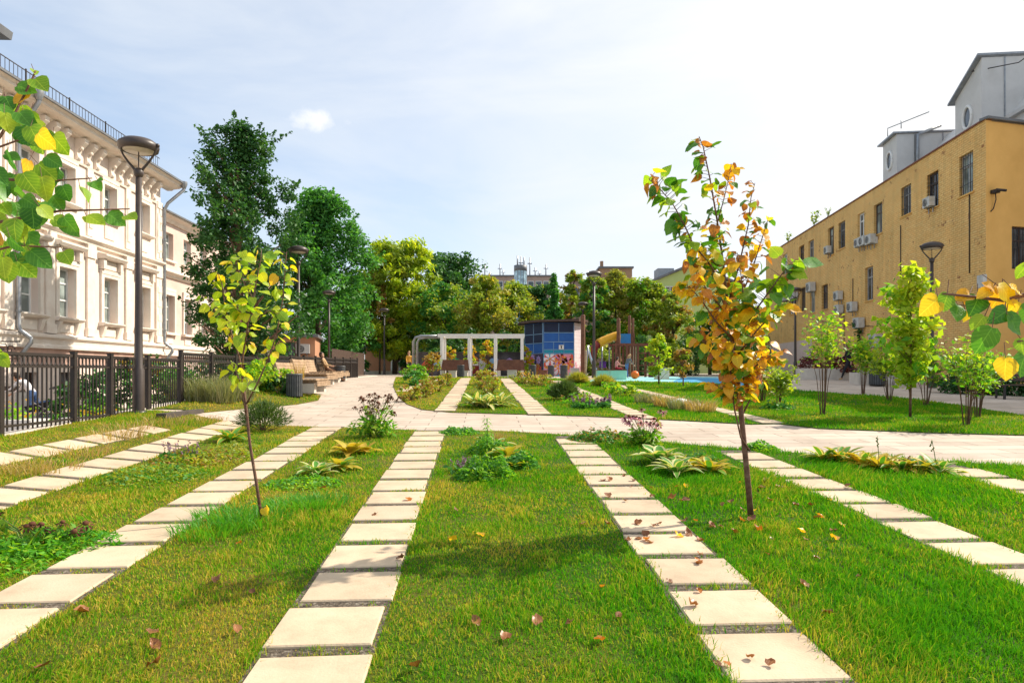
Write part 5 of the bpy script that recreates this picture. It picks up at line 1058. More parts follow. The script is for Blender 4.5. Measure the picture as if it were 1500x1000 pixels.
def tree(name, label, px, Y, top, hw, cb, m, nc=90, per=80, ls=.16, shape='oval', trunk=.16, bark='bark', group=None, seed=1, cat='tree', mats2=None, frac2=.0, yard=True, limbs=22, fork=0, cr=None, elong=1.5, droop=.0, lobes=.5, bias=.4, shoots=0):
    rng = np.random.default_rng(seed); p = gy(px, Y, yard); h = zat(top, Y)-p.z; z0 = max(.4, zat(cb, Y)-p.z); R_ = hw/F*Y
    root = thing(name, label, cat, p, 0, group); C, P, D = cluster_crown(rng, R_*.92, z0, h-.1, shape, nc, per, cr or R_*.30, lobes=lobes, bias=bias)
    if shoots:                                   # long leafy shoots breaking the outline
        o_ = rng.choice(nc, shoots); S0 = C[o_]; dr = S0*np.array([1, 1, 0]); dr = dr/(np.linalg.norm(dr, axis=1)[:, None]+.3)*.55+np.column_stack([rng.normal(size=(shoots, 2))*.2, rng.uniform(.6, 1.1, shoots)]); ln = R_*rng.uniform(.2, .45, shoots)
        tt_ = rng.random((shoots, 34)); X_ = (S0[:, None, :]+dr[:, None, :]*(tt_*ln[:, None])[:, :, None]+rng.normal(size=(shoots, 34, 3))*.045*R_*(1.15-tt_)[:, :, None]).reshape(-1, 3); P = np.concatenate([P, X_]); D = np.concatenate([D, rng.normal(size=X_.shape)*.5])
    V, Q = leaf_quads(P, ls, rng, out=D*.6, elong=elong, droop=droop); mi = None; ms = [m]
    if mats2: ms.append(mats2); q = rng.random(nc) < frac2; mi = (rng.random(len(Q)) < .12).astype(int); 
    if mats2:
        near = np.argmin(((P[:, None, :]-C[None, q, :])**2).sum(2), 1) if q.any() and len(P)*max(1, q.sum()) < 3000000 else None
        if near is not None: dd = np.sqrt(((P-C[q][near])**2).sum(1)); mi = np.where(dd < (cr or R_*.30)*1.1, 1, mi)
    np_obj('crown', V, None, Q, ms, root, mi)
    b = MB(); lean = rng.normal(size=2)*.012*h; tt = [0, .25, .5, .75, .93]
    tp = [Vector((lean[0]*t*3*math.sin(t*3), lean[1]*t*3*math.sin(t*2+1), (h-.2)*t-.1)) for t in tt]
    b.tube(tp, [trunk*1.15, trunk*.85, trunk*.62, trunk*.36, trunk*.10], 9)
    at = lambda z: tp[0].lerp(tp[-1], min(1, max(0, z/(h*.93))))
    for i in rng.permutation(nc)[:limbs]:
        c = Vector(C[i]); zb = max(z0*.6, c.z-.45*math.hypot(c.x, c.y)-.3*R_); a = at(zb); mid = a.lerp(c, .5)+Vector((0, 0, .08*R_)); b.tube([a, mid, c], [trunk*.34, trunk*.2, trunk*.06], 5, cap=False)
    b.build('trunk', bark, root); return root
tree('dark_tree', 'tall dark green oval tree between the mansion and the fence, the tallest on the left', 352, 26, 182, 86, 556, 'lf_dark', 430, 62, .105, 'tear', .24, 'paletrunk', seed=3, limbs=60, mats2='lf_deep', frac2=.3, shoots=120, cr=.42, lobes=.7, bias=.25)
tree('dense_tree', 'dense bright green tree standing behind the wooden benches', 468, 48, 283, 84, 540, 'lf_mid', 520, 62, .19, 'tear', .26, seed=4, limbs=40, mats2='lf_dark', frac2=.45, shoots=60, yard=False, cr=.75, lobes=.6, bias=.3)
tree('willow_tree', 'yellow green feathery tree at the end of the path', 578, 62, 357, 62, 520, 'lf_willow', 420, 60, .21, 'dome', .22, seed=5, elong=2.4, droop=1.0, limbs=34, mats2='lf_olive', frac2=.12, yard=False, cr=.8, lobes=.6, bias=.3)
tree('rust_tree', 'thin rusty leaved tree in front of the yellow green feathery tree', 556, 59.5, 402, 22, 505, 'lf_rust', 60, 50, .18, 'oval', .09, seed=6, mats2='lf_olive', frac2=.4, limbs=18, yard=False)
bt = [('maple_tree', 'dark green rounded tree farthest back above the others', 664, 84, 376, 52, 500, 'lf_dark', 'dome', None, 0, .34, 120, 70), ('thicket_tree', 'olive tree behind the left end of the pergola', 650, 60, 418, 44, 530, 'lf_olive', 'dome', 'lf_mid', .2, .2, 120, 70),
      ('thicket_tree', 'olive brown tree directly behind the middle of the pergola', 712, 57, 408, 36, 525, 'lf_brown', 'dome', 'lf_olive', .3, .2, 110, 70), ('thicket_tree', 'brownish tree between the pergola and the shed roof, below the glass tower', 752, 60, 416, 38, 525, 'lf_brown', 'oval', 'lf_olive', .4, .2, 110, 70),
      ('spruce_tree', 'narrow dark green conifer right of the glass tower', 811, 55, 399, 15, 500, 'lf_mid', 'cone', None, 0, .14, 100, 70), ('thicket_tree', 'rusty olive tree with spiky top between the conifer and the tall lamp', 838, 58, 396, 22, 520, 'lf_rust', 'oval', 'lf_olive', .5, .18, 80, 60),
      ('thicket_tree', 'mid green tree behind the playground lamp', 868, 52, 404, 26, 525, 'lf_mid', 'oval', 'lf_olive', .3, .17, 100, 70), ('thicket_tree', 'olive tree in front of the brown brick block', 902, 54, 398, 30, 520, 'lf_olive', 'oval', 'lf_brown', .4, .17, 110, 70),
      ('thicket_tree', 'fresh green tree right of the brown brick block', 938, 53, 413, 34, 525, 'lf_maple', 'dome', 'lf_olive', .5, .17, 120, 70), ('thicket_tree', 'rust tinged tree before the pistachio house', 985, 50, 428, 28, 525, 'lf_rust', 'oval', 'lf_olive', .45, .16, 90, 70),
      ('thicket_tree', 'low olive tree behind the golden sapling', 1040, 56, 462, 36, 530, 'lf_olive', 'dome', 'lf_mid', .4, .18, 100, 70), ('thicket_tree', 'green tree between the pistachio house and the yellow building', 1096, 60, 452, 32, 535, 'lf_mid', 'dome', 'lf_olive', .3, .2, 100, 70),
      ('thicket_tree', 'dark tree filling the gap behind the shed', 790, 62, 418, 36, 530, 'lf_olive', 'dome', 'lf_dark', .4, .2, 110, 70), ('thicket_tree', 'shaded tree behind the rusty leaved tree and the path end', 612, 66, 440, 40, 535, 'lf_olive', 'dome', 'lf_dark', .4, .22, 110, 70),
      ('thicket_tree', 'shaded green tree behind the board fence', 508, 60, 430, 40, 540, 'lf_dark', 'dome', 'lf_mid', .3, .22, 110, 70)]
for i, (nm, lab, px, Y, top, hw, cb, m, sh_, m2, f2, ls, nc, per) in enumerate(bt): tree(nm, lab, px, Y, top, hw*(1 if nm in ('spruce_tree', 'maple_tree') else 1.25), cb, m, int(nc*1.6), int(per*.8), ls, sh_, .14, seed=20+i, mats2=m2, frac2=f2, limbs=16, group='trees beyond the play area', yard=False, cr=hw/F*Y*.27, lobes=.7, bias=.25)
def bush(name, label, px, Y, wd, h, m, n_=900, ls=.05, seed=1, group=None, cat='shrub', stem='stem', m2=None, f2=.2, shape='round', elong=1.5, yard=False, z0=.03, nc=26, p=None, parent=None):
    rng = np.random.default_rng(seed); p = p or gy(px, Y, yard); root = thing(name, label, cat, p, 0, group)
    C, P, D = cluster_crown(rng, wd/2, z0, h, shape, nc, max(4, n_//nc), min(wd/2, h)*.36, bias=.3)
    P[:, 2] = np.maximum(P[:, 2], .015); V, Q = leaf_quads(P, ls, rng, out=D*.5, elong=elong); mi = (rng.random(len(Q)) < f2).astype(int) if m2 else None
    np_obj('foliage', V, None, Q, [m]+([m2] if m2 else []), root, mi); b = MB()
    for i in range(0, nc, 2): c = Vector(C[i]); b.tube([(c.x*.12, c.y*.12, -.03), (c.x*.5, c.y*.5, c.z*.55), c], [.012, .008, .003], 4, cap=False)
    b.build('stems', stem, root); return root
# dark hedge mass under the trees, as separate shrubs
for i, px in enumerate([622, 645, 668, 692, 716, 742, 766]): bush('hedge_shrub', ['dark leafy shrub behind the pergola, leftmost under its grey tube', 'dark leafy shrub behind the first white pergola post', 'dark leafy shrub above the green painted shape', 'dark leafy shrub behind the second pergola post', 'dark leafy shrub behind the middle pergola bay', 'dark leafy shrub behind the third pergola post', 'dark leafy shrub between pergola and shed'][i], px, 50+(i % 3), 1.9, 3.0+.3*(i % 2), 'lf_dark', 1300, .16, 60+i, 'shrubs behind the pergola')
for i, (px, lab) in enumerate([(872, 'dark shrub behind the pale slide'), (892, 'dark shrub under the yellow tube slide'), (915, 'dark shrub behind the climbing frame posts'), (940, 'dark shrub right of the climbing frame'), (985, 'dark shrub behind the cream block'), (1010, 'dark shrub behind the golden sapling stem'), (1060, 'dark shrub behind the right side of the golden sapling'), (1110, 'dark shrub at the far foot of the yellow building')]): bush('hedge_shrub', lab, px, 47+(i % 3), 2.4, 2.4+.5*(i % 2), 'lf_dark' if i % 2 else 'lf_olive', 1100, .15, 80+i, 'shrubs behind the play area')
# slim yellow trees by the pergola
for i, (px, Y, top, lab) in enumerate([(657, 44, 507, 'slim yellow leaved young tree left in the pergola'), (688, 44.5, 502, 'slim yellow leaved young tree beside the second pergola post'), (714, 44, 498, 'slim yellow leaved young tree in the middle pergola bay, the fullest'), (770, 44, 505, 'slim yellow leaved young tree behind the last pergola post')]):
    tree('yellow_sapling', lab, px, Y, top, 11 if i != 2 else 15, 545, 'lf_yellow', 34, 22, .12, 'oval', .04, 'youngbark', 'yellow young trees at the pergola', 100+i, limbs=12, mats2='lf_lime', frac2=.3, yard=False)
# right hand young maple, lilac shrubs, small trees of the right lawn
def maple_leaves(P, size, rng, out):
    n_ = len(P); V5 = []; 
    V, Q = leaf_quads(np.repeat(P, 3, 0)+rng.normal(size=(n_*3, 3))*size*.22, size*.62, rng, up=.7, elong=1.9); return V, Q
mt = tree('young_maple', 'young bright green maple with a thin dark trunk on the right lawn', 1333, G(1338, 612).y, 389, 40, 560, 'lf_maple', 150, 11, .13, 'tear', .03, 'youngbark', seed=130, limbs=60, mats2='lf_lime', frac2=.3, yard=False, cr=.27, lobes=.8, bias=.12)
tree('young_tree', 'small yellow green young tree on the lawn before the cream block', 965, G(965, 563).y-.2, 489, 22, 548, 'lf_maple', 30, 26, .12, 'oval', .035, 'youngbark', seed=131, limbs=20, mats2='lf_lime', frac2=.5, yard=False, cr=.22)
tree('young_tree', 'small fading young tree on the lawn left of the golden sapling', 1001, G(1003, 568).y, 512, 20, 548, 'lf_olive', 22, 24, .10, 'oval', .03, 'youngbark', seed=132, limbs=18, mats2='lf_rust', frac2=.4, yard=False, cr=.2)
def lilac(label, px, py, top, hw, seed, m='lf_lime', m2='lf_maple'):
    rng = np.random.default_rng(seed); p = G(px, py); h = zat(top, p.y)-p.z; R_ = hw/F*p.y; root = thing('multistem_shrub', label, 'shrub', p, 0, 'leggy shrubs on the right lawn'); tips = []; b = MB()
    for i in range(11):
        a = rng.uniform(0, 6.28); r = R_*rng.uniform(.25, .95); t = Vector((math.cos(a)*r, math.sin(a)*r, h*rng.uniform(.62, 1.0))); k = Vector((math.cos(a)*r*.35, math.sin(a)*r*.35, t.z*.45)); b.tube([(math.cos(a)*.05, math.sin(a)*.05, -.02), k, t], [.011, .008, .004], 5, cap=False); tips.append(t); tips.append(k.lerp(t, .55))
        for q in range(2): s_ = k.lerp(t, rng.uniform(.2, .9)); e_ = s_+Vector((rng.normal()*.18, rng.normal()*.18, .22)); b.tube([s_, e_], [.007, .003], 4, cap=False); tips.append(e_)
    b.build('stems', 'stem', root); T = np.array(tips); idx = rng.integers(0, len(T), 620); P = T[idx]+rng.normal(size=(620, 3))*np.array([.13, .13, .11])*max(1, R_/.6)
    P = P[P[:, 2] > h*.22]; V, Q = leaf_quads(P, .075*max(1, p.y/16), rng, up=.8, elong=1.5); np_obj('foliage', V, None, Q, [m, m2], root, (rng.random(len(Q)) < .45).astype(int))
lilac('leggy shrub with sparse lime leaves, widest on the right lawn left of the young maple', 1205, 608, 466, 36, 140); lilac('leggy shrub with olive and brownish leaves close to the golden sapling', 1140, 597, 540, 20, 141, 'lf_olive', 'lf_lime')
lilac('leggy shrub on the lawn right behind the young maple trunk', 1356, 594, 512, 30, 142, 'lf_olive', 'lf_maple'); lilac('leggy shrub between the widest shrub and the young maple', 1303, 588, 514, 26, 143, 'lf_olive', 'lf_lime'); lilac('leggy bright leaved shrub right of the young maple, nearest the path', 1415, 624, 494, 38, 144, 'lf_maple', 'lf_lime')
lilac('leggy shrub behind the walking person with bare lower stems', 1264, 577, 500, 24, 145, 'lf_lime', 'lf_maple'); lilac('low leggy shrub at the left edge of the right lawn', 1118, 588, 548, 16, 146, 'lf_olive', 'lf_rust'); lilac('leggy shrub behind the nearest bright one', 1432, 612, 520, 30, 147, 'lf_olive', 'lf_maple')
# hedge and red shrubs along the yellow wall
for i, px in enumerate([1185, 1212, 1236, 1252]): bush('red_shrub', ['dark red leaved shrub in the planter, farthest along the yellow wall', 'plum coloured shrub in the planter behind the widest leggy shrub', 'dark red shrub in the planter left of the walking person', 'upright red shrub touching the walking person\'s left'][i], px, 34.5-i, 1.1, 1.1+.5*(i == 3), 'redleaf', 500, .09, 150+i, 'red shrubs along the yellow wall', z0=.4)
for i, px in enumerate([1395, 1425, 1455, 1487, 1520]): bush('clipped_shrub', ['low dark green hedge shrub left of the lamp on the right', 'low dark green hedge shrub behind the bright leggy shrub', 'low dark green hedge shrub below the end wall corner', 'low dark green hedge shrub behind the dark bench', 'low dark green hedge shrub at the right edge'][i], px, 23.2-.35*i, 1.3, .62, 'lf_dark', 800, .08, 160+i, 'low hedge shrubs by the yellow building')
for i, px in enumerate([1410, 1440, 1470]): bush('red_shrub', ['red tinted shrub behind the hedge, near the lamp', 'red tinted shrub behind the hedge, below the building corner', 'red tinted shrub behind the hedge, below the end wall'][i], px, 24.6-.2*i, 1.0, 1.15, 'redleaf', 420, .09, 170+i, 'red shrubs behind the low hedge', m2='lf_rust', f2=.4)
# vine on the yellow wall, weeds on its roof
def vine():
    Y = YX(1262); rng = np.random.default_rng(5); p = Vector(((1262-CX)/F*Y-.18, Y, 1.3)); root = thing('wall_vine', 'thin dark vine hanging on the yellow wall below an air conditioner', 'vine', p); zt = zat(470, Y)-1.3
    b = MB(); pts = [(.05*math.sin(i*1.3), .05*math.cos(i), zt*i/8) for i in range(9)]; b.tube(pts, .02, 5); b.build('stem', 'stem', root)
    t = rng.random(220); t = .35+.65*t; P = np.column_stack([rng.normal(size=220)*.14*(1+np.sin(t*16)), rng.normal(size=220)*.05-.05, t*zt]); V, Q = leaf_quads(P, .14, rng); np_obj('foliage', V, None, Q, ['lf_dark'], root)
vine()
for i, (px, s_, lab) in enumerate([(1189, 1.3, 'tallest spindly weed growing from the roof edge of the yellow building'), (1210, .6, 'small weed on the yellow building roof edge, right of the tallest weed'), (1152, .9, 'spindly weed on the yellow building roof at its far end')]):
    Y = YX(px); rng = np.random.default_rng(i); p = Vector(((px-CX)/F*Y+.12, Y, 11.8)); root = thing('roof_weed', lab, 'weed', p, 0, 'weeds on the yellow roof'); b = MB(); P = []
    for k in range(4):
        a = rng.uniform(0, 6.28); t = Vector((math.cos(a)*.25*s_, math.sin(a)*.25*s_, s_*rng.uniform(.6, 1.1))); b.tube([(0, 0, -.05), t], [.018, .008], 4, cap=False); P += [Vector((0, 0, 0)).lerp(t, q)+Vector(rng.normal(size=3)*.08*s_) for q in np.linspace(.3, 1, 12)]
    b.build('stems', 'greenstem', root); V, Q = leaf_quads(np.array(P), .13*s_, rng); np_obj('foliage', V, None, Q, ['lf_olive'], root)
# courtyard shrubs behind the fence and planter boxes
for i, (px, Y, wd, h, m, lab) in enumerate([(113, 17.0, 1.0, 1.2, 'lf_mid', 'green shrub with reddish tips behind the fence, right of the stroller'), (132, 16.2, 1.5, 1.5, 'lf_dark', 'dark shrub behind the fence above the white planter box'), (176, 16.6, 1.7, 1.6, 'lf_mid', 'green shrub behind the fence left of the tallest lamp'), (205, 17.0, 1.6, 1.9, 'lf_dark', 'tall loose shrub behind the fence at the tallest lamp'), (232, 18.0, 2.0, 1.9, 'lf_mid', 'broad green shrub behind the fence right of the tallest lamp'), (290, 22.0, 1.8, 1.9, 'lf_dark', 'dark shrub behind the second fence section'), (318, 24.0, 2.0, 1.8, 'lf_dark', 'dark shrub behind the fence near the dark tree'), (256, 20, 1.6, 1.6, 'lf_maple', 'light green shrub behind the fence corner')]): bush('courtyard_shrub', lab, px, Y, wd, h, m, 800, .10, 180+i, 'shrubs in the courtyard behind the fence', yard=True, m2='lf_rust' if i in (0, 3, 5) else None)
for px, Y, lab in ((18, 14.4, 'white planter box behind the fence at the left edge, with yellow flowers'), (140, 15.0, 'white planter box behind the fence under the dark shrub')):
    p = gy(px, Y); t = thing('planter_box', lab, 'planter', p, R(-3), 'white planter boxes in the courtyard'); b = MB(); b.b2(-.62, .62, -.25, .25, .05, .5); b.b2(-.66, .66, -.29, .29, .44, .52); b.build('box', 'white', t)
    rng = np.random.default_rng(int(px)); P = rng.normal(size=(160, 3))*np.array([.32, .12, .10])+np.array([0, 0, .64]); V, Q = leaf_quads(P, .08, rng); np_obj('plants', V, None, Q, ['lf_maple', 'lf_yellow'], t, (rng.random(160) < .3).astype(int))
# strip between path and fence
def tuft(name, label, p, n_, h, spread, m, w_=.006, group=None, cat='ornamental grass', seed=1, lean=.6, heads=None):
    rng = np.random.default_rng(seed); a = rng.uniform(0, 6.283, n_); r = spread*.35*np.sqrt(rng.random(n_)); hh = h*rng.uniform(.5, 1.1, n_); out = lean*hh*rng.uniform(.2, 1.1, n_); a2 = a+rng.normal(size=n_)*.7
    X, Y = np.cos(a)*r, np.sin(a)*r; dx, dy = np.cos(a2)*out, np.sin(a2)*out; wa = rng.uniform(0, 6.283, n_); ux, uy = np.cos(wa)*w_, np.sin(wa)*w_
    V = np.stack([np.column_stack([X-ux, Y-uy, 0*X]), np.column_stack([X+ux, Y+uy, 0*X]), np.column_stack([X+ux*.7+dx*.4, Y+uy*.7+dy*.4, hh*.62]), np.column_stack([X-ux*.7+dx*.4, Y-uy*.7+dy*.4, hh*.62]), np.column_stack([X+dx, Y+dy, hh*.93])], 1).reshape(-1, 3)
    i = np.arange(n_)*5; o = np_obj(name, V, np.column_stack([i+3, i+2, i+4]), np.column_stack([i, i+1, i+2, i+3]), [m]); o.location = p; tag(o, label, cat, group); return o
for i, (px, py, s_) in enumerate([(268, 584, 1), (296, 588, 1.2), (322, 590, 1.15), (350, 588, 1.1), (340, 580, 1), (285, 578, .9)]):
    p = G(px, py); tuft('grey_grass', ['grey green grass clump by the fence corner post', 'grey green grass clump, second from the fence corner', 'broad grey green grass clump left of the lime shrub', 'grey green grass clump touching the lime shrub', 'grey green grass clump behind the broad one', 'grey green grass clump farthest back at the fence'][i], p, 420, .62*s_, 1.1, 'greygrass', .008, 'grey green grasses along the fence', seed=i)
bush('hydrangea', 'lime green leafy hydrangea beside the nearest wooden bench', 388, 20.6, 1.5, .85, 'lf_lime', 1500, .09, 200, m2='lf_maple', f2=.5); bush('hydrangea', 'lower lime green shrub in front of the wooden bench end', 366, 19.6, .9, .6, 'lf_maple', 800, .085, 201, m2='lf_lime', f2=.4)
bush('dark_shrub', 'small dark green shrub in shade at the end of the nearest bench', 410, 20.2, .8, .5, 'lf_dark', 500, .08, 202)
tuft('dry_grass', 'dry pale grass standing behind the nearest slatted bin', G(436, 574), 160, 1.1, .5, 'drygrass', .008, seed=77, lean=.25)
# ------------------------------------------------------------------ bed plants near the viewer
def leafblade(mb, base, d, L, wd, arch, mi=0, mi2=None, fold=.25, seg=5, lift=.9):
    """arching broad leaf from base along plan direction d; optional pale margin"""
    d = Vector((d[0], d[1], 0)).normalized(); sd_ = Vector((-d.y, d.x, 0)); rows = []
    for i in range(seg+1):
        t = i/seg; c = Vector(base)+d*(L*t*(.55+.45*t*.5+.2))+Vector((0, 0, L*(lift*t-arch*t*t))); w_ = wd*math.sin(math.pi*min(1, (t*.93+.04)))**.8*.5*(1 if t < .99 else .1)
        rows.append([c-sd_*w_+Vector((0, 0, fold*w_)), c-sd_*w_*.66+Vector((0, 0, fold*w_*.5)), c, c+sd_*w_*.66+Vector((0, 0, fold*w_*.5)), c+sd_*w_+Vector((0, 0, fold*w_))])
    vs = [p for r in rows for p in r]; fs = []; ms = []
    b = len(mb.v); mb.v.extend(tuple(v) for v in vs)
    for i in range(seg):
        for j in range(4):
            mb.f.append((b+i*5+j, b+i*5+j+1, b+(i+1)*5+j+1, b+(i+1)*5+j)); mb.m.append(mi2 if (mi2 is not None and j in (0, 3)) else mi); mb.s.append(True)
def hosta(label, px, py, n_=18, L=.26, wd=.13, mats=('hosta_g', 'hosta_c'), seed=1, group='hostas in the beds', stalk=0, yel=0.0):
    rr = random.Random(seed); p = G(px, py); root = thing('hosta', label, 'hosta', p, 0, group); b = MB()
    for i in range(n_):
        a = i*2.4+rr.uniform(-.3, .3); k = i/n_; l_ = 1.25*L*rr.uniform(.75, 1.15)*(1.1-.4*k); r0 = .05*(1-k)
        y = rr.random() < yel; leafblade(b, (math.cos(a)*r0, math.sin(a)*r0, .01+.02*k), (math.cos(a), math.sin(a)), l_, 1.25*wd*rr.uniform(.8, 1.15), rr.uniform(.35, .75)*(1-.3*k), 2 if y else 0, 2 if y else 1, .3, 5, .55+.65*k)
    b.build('leaves', [*mats, 'hosta_y'], root)
    for k in range(stalk):
        s_ = MB(); x, y = rr.uniform(-.06, .06), rr.uniform(-.06, .06); h = rr.uniform(.42, .55); s_.tube([(x*.3, y*.3, 0), (x, y, h*.6), (x*1.6, y*1.3, h)], [.006, .005, .003], 5)
        for q in range(7): s_.sphere((x*1.6+rr.uniform(-.02, .02), y*1.3+rr.uniform(-.02, .02), h-.03-.02*q), .012, 6, 4)
        s_.build('flower_stalk', 'greenstem', root)
    return root
def coneflowers(label, px, py, n_, h, spread, seed, pink=False, leafm='lf_mid'):
    rr = random.Random(seed); rng = np.random.default_rng(seed); p = G(px, py); root = thing('coneflower_clump', label, 'flowers', p, 0, None); b = MB(); tips = []; P = []
    for i in range(n_):
        a = rr.uniform(0, 6.28); r = spread*math.sqrt(rr.random()); hh = h*rr.uniform(.55, 1.05); t = Vector((math.cos(a)*r*1.2, math.sin(a)*r*.8, hh)); k = Vector((t.x*.5, t.y*.5, hh*.55)); b.tube([(t.x*.35, t.y*.35, 0), k, t], [.006, .005, .003], 5, cap=False); tips.append(t)
        for q in range(7): s_ = rr.uniform(.05, .75); P.append(Vector((t.x*.35, t.y*.35, 0)).lerp(t, s_)+Vector((rr.gauss(0, .04), rr.gauss(0, .04), rr.gauss(0, .02))))
    b.build('stems', 'greenstem', root)
    for i in range(n_*6): a = rr.uniform(0, 6.28); r = spread*math.sqrt(rr.random()); P.append(Vector((math.cos(a)*r*1.15, math.sin(a)*r*.9, rr.uniform(.02, h*.38))))
    V, Q = leaf_quads(np.array(P), .06, rng, up=.6, elong=2.2); np_obj('foliage', V, None, Q, [leafm, 'lf_olive'], root, (rng.random(len(Q)) < .3).astype(int))
    hm = None
    for t in tips:
        if hm is None:
            q = MB(); q.sphere((0, 0, 0), .026, 8, 6, 0, (1, 1, .8))
            for i in range(9): a = 2*math.pi*i/9; ca, sa = math.cos(a), math.sin(a); q.add([(ca*.02, sa*.02, -.008), (ca*.05-sa*.012, sa*.05+ca*.012, -.02), (ca*.07, sa*.07, -.042), (ca*.05+sa*.012, sa*.05-ca*.012, -.02)], [(0, 1, 2, 3)], 1)
            hm = q.build('flower_head', ['coneflower', 'pinkpetal' if pink else 'coneflower'], root); o = hm
        else: o = hm.copy(); COL.objects.link(o)
        o.location = t; o.rotation_euler = (rr.gauss(0, .4), rr.gauss(0, .4), rr.random()*6); o.scale = (rr.uniform(.8, 1.2),)*3
def patch(name, label, px, py, wx, wy, h, m, n_, ls, seed, m2=None, f2=.25, group=None, cat='ground cover', elong=1.5, p=None):
    """low leafy patch; wx, wy half widths in metres"""
    rng = np.random.default_rng(seed); p = p or G(px, py); a = rng.uniform(0, 6.283, n_); r = np.sqrt(rng.random(n_)); X, Y = np.cos(a)*r*wx, np.sin(a)*r*wy
    bump = .55+.9*np.clip(vnoise(X*9, Y*9, seed)+.25, 0, 1); Z = (1-r**2)*h*bump*rng.random(n_)**.8*1.25+.015; Z += np.array([tz(p.x+x, p.y+y, False)-p.z for x, y in zip(X, Y)])
    V, Q = leaf_quads(np.column_stack([X, Y, Z]), ls, rng, up=.9, elong=elong); o = np_obj(name, V, None, Q, [m]+([m2] if m2 else []), None, (rng.random(n_) < f2).astype(int) if m2 else None); o.location = p; tag(o, label, cat, group); return o
def spikes(name, label, px, py, n_, h, spread, m, seed, leafm='lf_mid', group=None, cat='flowers'):
    rr = random.Random(seed); rng = np.random.default_rng(seed); p = G(px, py); root = thing(name, label, cat, p, 0, group); P = []; b = MB(); L_ = []
    for i in range(n_):
        a = rr.uniform(0, 6.28); r = spread*math.sqrt(rr.random()); t = Vector((math.cos(a)*r, math.sin(a)*r*.7, h*rr.uniform(.6, 1.05))); o = Vector((t.x*.8, t.y*.8, 0)); b.tube([o, t], [.005, .002], 4, cap=False)
        for q in range(16): s_ = rr.uniform(.5, 1.0); P.append(o.lerp(t, s_)+Vector((rr.gauss(0, .010), rr.gauss(0, .010), 0)))
        for q in range(9): L_.append(o.lerp(t, rr.uniform(0, .5))+Vector((rr.gauss(0, .05), rr.gauss(0, .05), 0)))
    b.build('stems', 'greenstem', root); sc = max(1, p.y/9); V, Q = leaf_quads(np.array(P), .022*sc, rng); np_obj('flower_spikes', V, None, Q, [m], root); V, Q = leaf_quads(np.array(L_), .05*sc, rng, elong=2); np_obj('foliage', V, None, Q, [leafm], root)
# beds left of centre
coneflowers('tall clump of brown dried coneflowers at the path edge, left of centre', 545, 642, 34, .78, .42, 1, False, 'lf_maple')
hosta('yellowing hosta below the brown coneflowers', 512, 668, 20, .28, .12, ('hosta_y', 'hosta_y'), 2, yel=.6); hosta('half withered hosta right of the white edged one', 500, 690, 16, .22, .10, ('hosta_g', 'hosta_y'), 3, yel=.5)
hosta('white edged narrow leaved hosta nearest in the bed left of centre', 466, 698, 22, .24, .09, ('hosta_g', 'hosta_c'), 4); hosta('small brown tinged hosta at the right of the yellowing one', 535, 664, 10, .22, .1, ('hosta_y', 'hosta_y'), 5)
patch('clover_patch', 'dark green clover patch left of the white edged hosta', 445, 712, .5, .35, .10, 'lf_maple', 900, .035, 6, 'lf_mid', group='leafy patches in the beds')
for i, (px, py, lab) in enumerate([(338, 762, 'tall lush grass clump left of the thin sapling foot'), (372, 772, 'tall lush grass clump right at the thin sapling foot'), (435, 748, 'tall lush grass clump right of the thin sapling, nearest the slabs'), (468, 744, 'small lush grass clump farthest right of the thin sapling'), (310, 782, 'lush grass clump in front of the thin sapling, at the left slabs')]): tuft('grass_clump', lab, G(px, py), 420, .15, .95, 'lushgrass', .0045, 'lush grass clumps round the thin sapling', seed=300+i, lean=1.1, cat='grass clump')
# centre clump
def lily():
    p = G(713, 668); root = thing('lily_plant', 'single tall narrow leaved lily stalk rising from the middle clump', 'plant', p); b = MB(); h = zat(612, p.y)-p.z; b.tube([(0, 0, 0), (.01, 0, h*.6), (0, .01, h)], [.009, .007, .004], 6); b.build('stem', 'greenstem', root); b = MB(); rr = random.Random(3)
    for i in range(60): z = h*(.12+.88*i/60); a = i*2.4; leafblade(b, (0, 0, z), (math.cos(a), math.sin(a)), .15*(1.2-.55*i/60), .022, 1.0, 0, None, .2, 4, .75)
    b.build('leaves', 'lf_maple', root)
lily()
patch('geranium_clump', 'deep green geranium clump in the middle bed, nearest the viewer', 712, 702, .40, .32, .28, 'lf_maple', 2200, .034, 10, 'lf_mid', .3, 'leafy clumps in the middle bed', elong=2.2); patch('geranium_clump', 'deep green feathery clump at the right of the middle bed', 755, 688, .34, .30, .22, 'lf_mid', 1700, .034, 11, 'lf_maple', .3, 'leafy clumps in the middle bed', elong=2.4)
patch('geranium_clump', 'dark leafy clump behind the lily stalk in the middle bed', 722, 662, .42, .4, .26, 'lf_maple', 1700, .036, 12, 'lf_mid', .5, 'leafy clumps in the middle bed')
hosta('green and yellow hosta in the middle clump', 742, 672, 12, .26, .14, ('hosta_g', 'hosta_y'), 13, yel=.3); hosta('upright cream edged hosta behind the middle clump', 724, 656, 8, .26, .09, ('hosta_g', 'hosta_c'), 14); hosta('broad green hosta leaf cluster at the right of the middle clump', 757, 690, 7, .2, .13, ('hosta_g', 'hosta_y'), 15, yel=.2)
spikes('salvia_plant', 'pale lilac flower spikes at the left of the middle clump', 680, 694, 12, .22, .2, 'salvia', 16, group=None)
tuft('dry_grass', 'small tan grass tuft in the middle clump', G(728, 650), 150, .24, .3, 'drygrass', .004, seed=9)
patch('clover_patch', 'low clover patch at the left of the middle bed by the path', 672, 636, .42, .35, .12, 'lf_mid', 900, .04, 17, 'lf_maple', group='leafy patches in the beds')
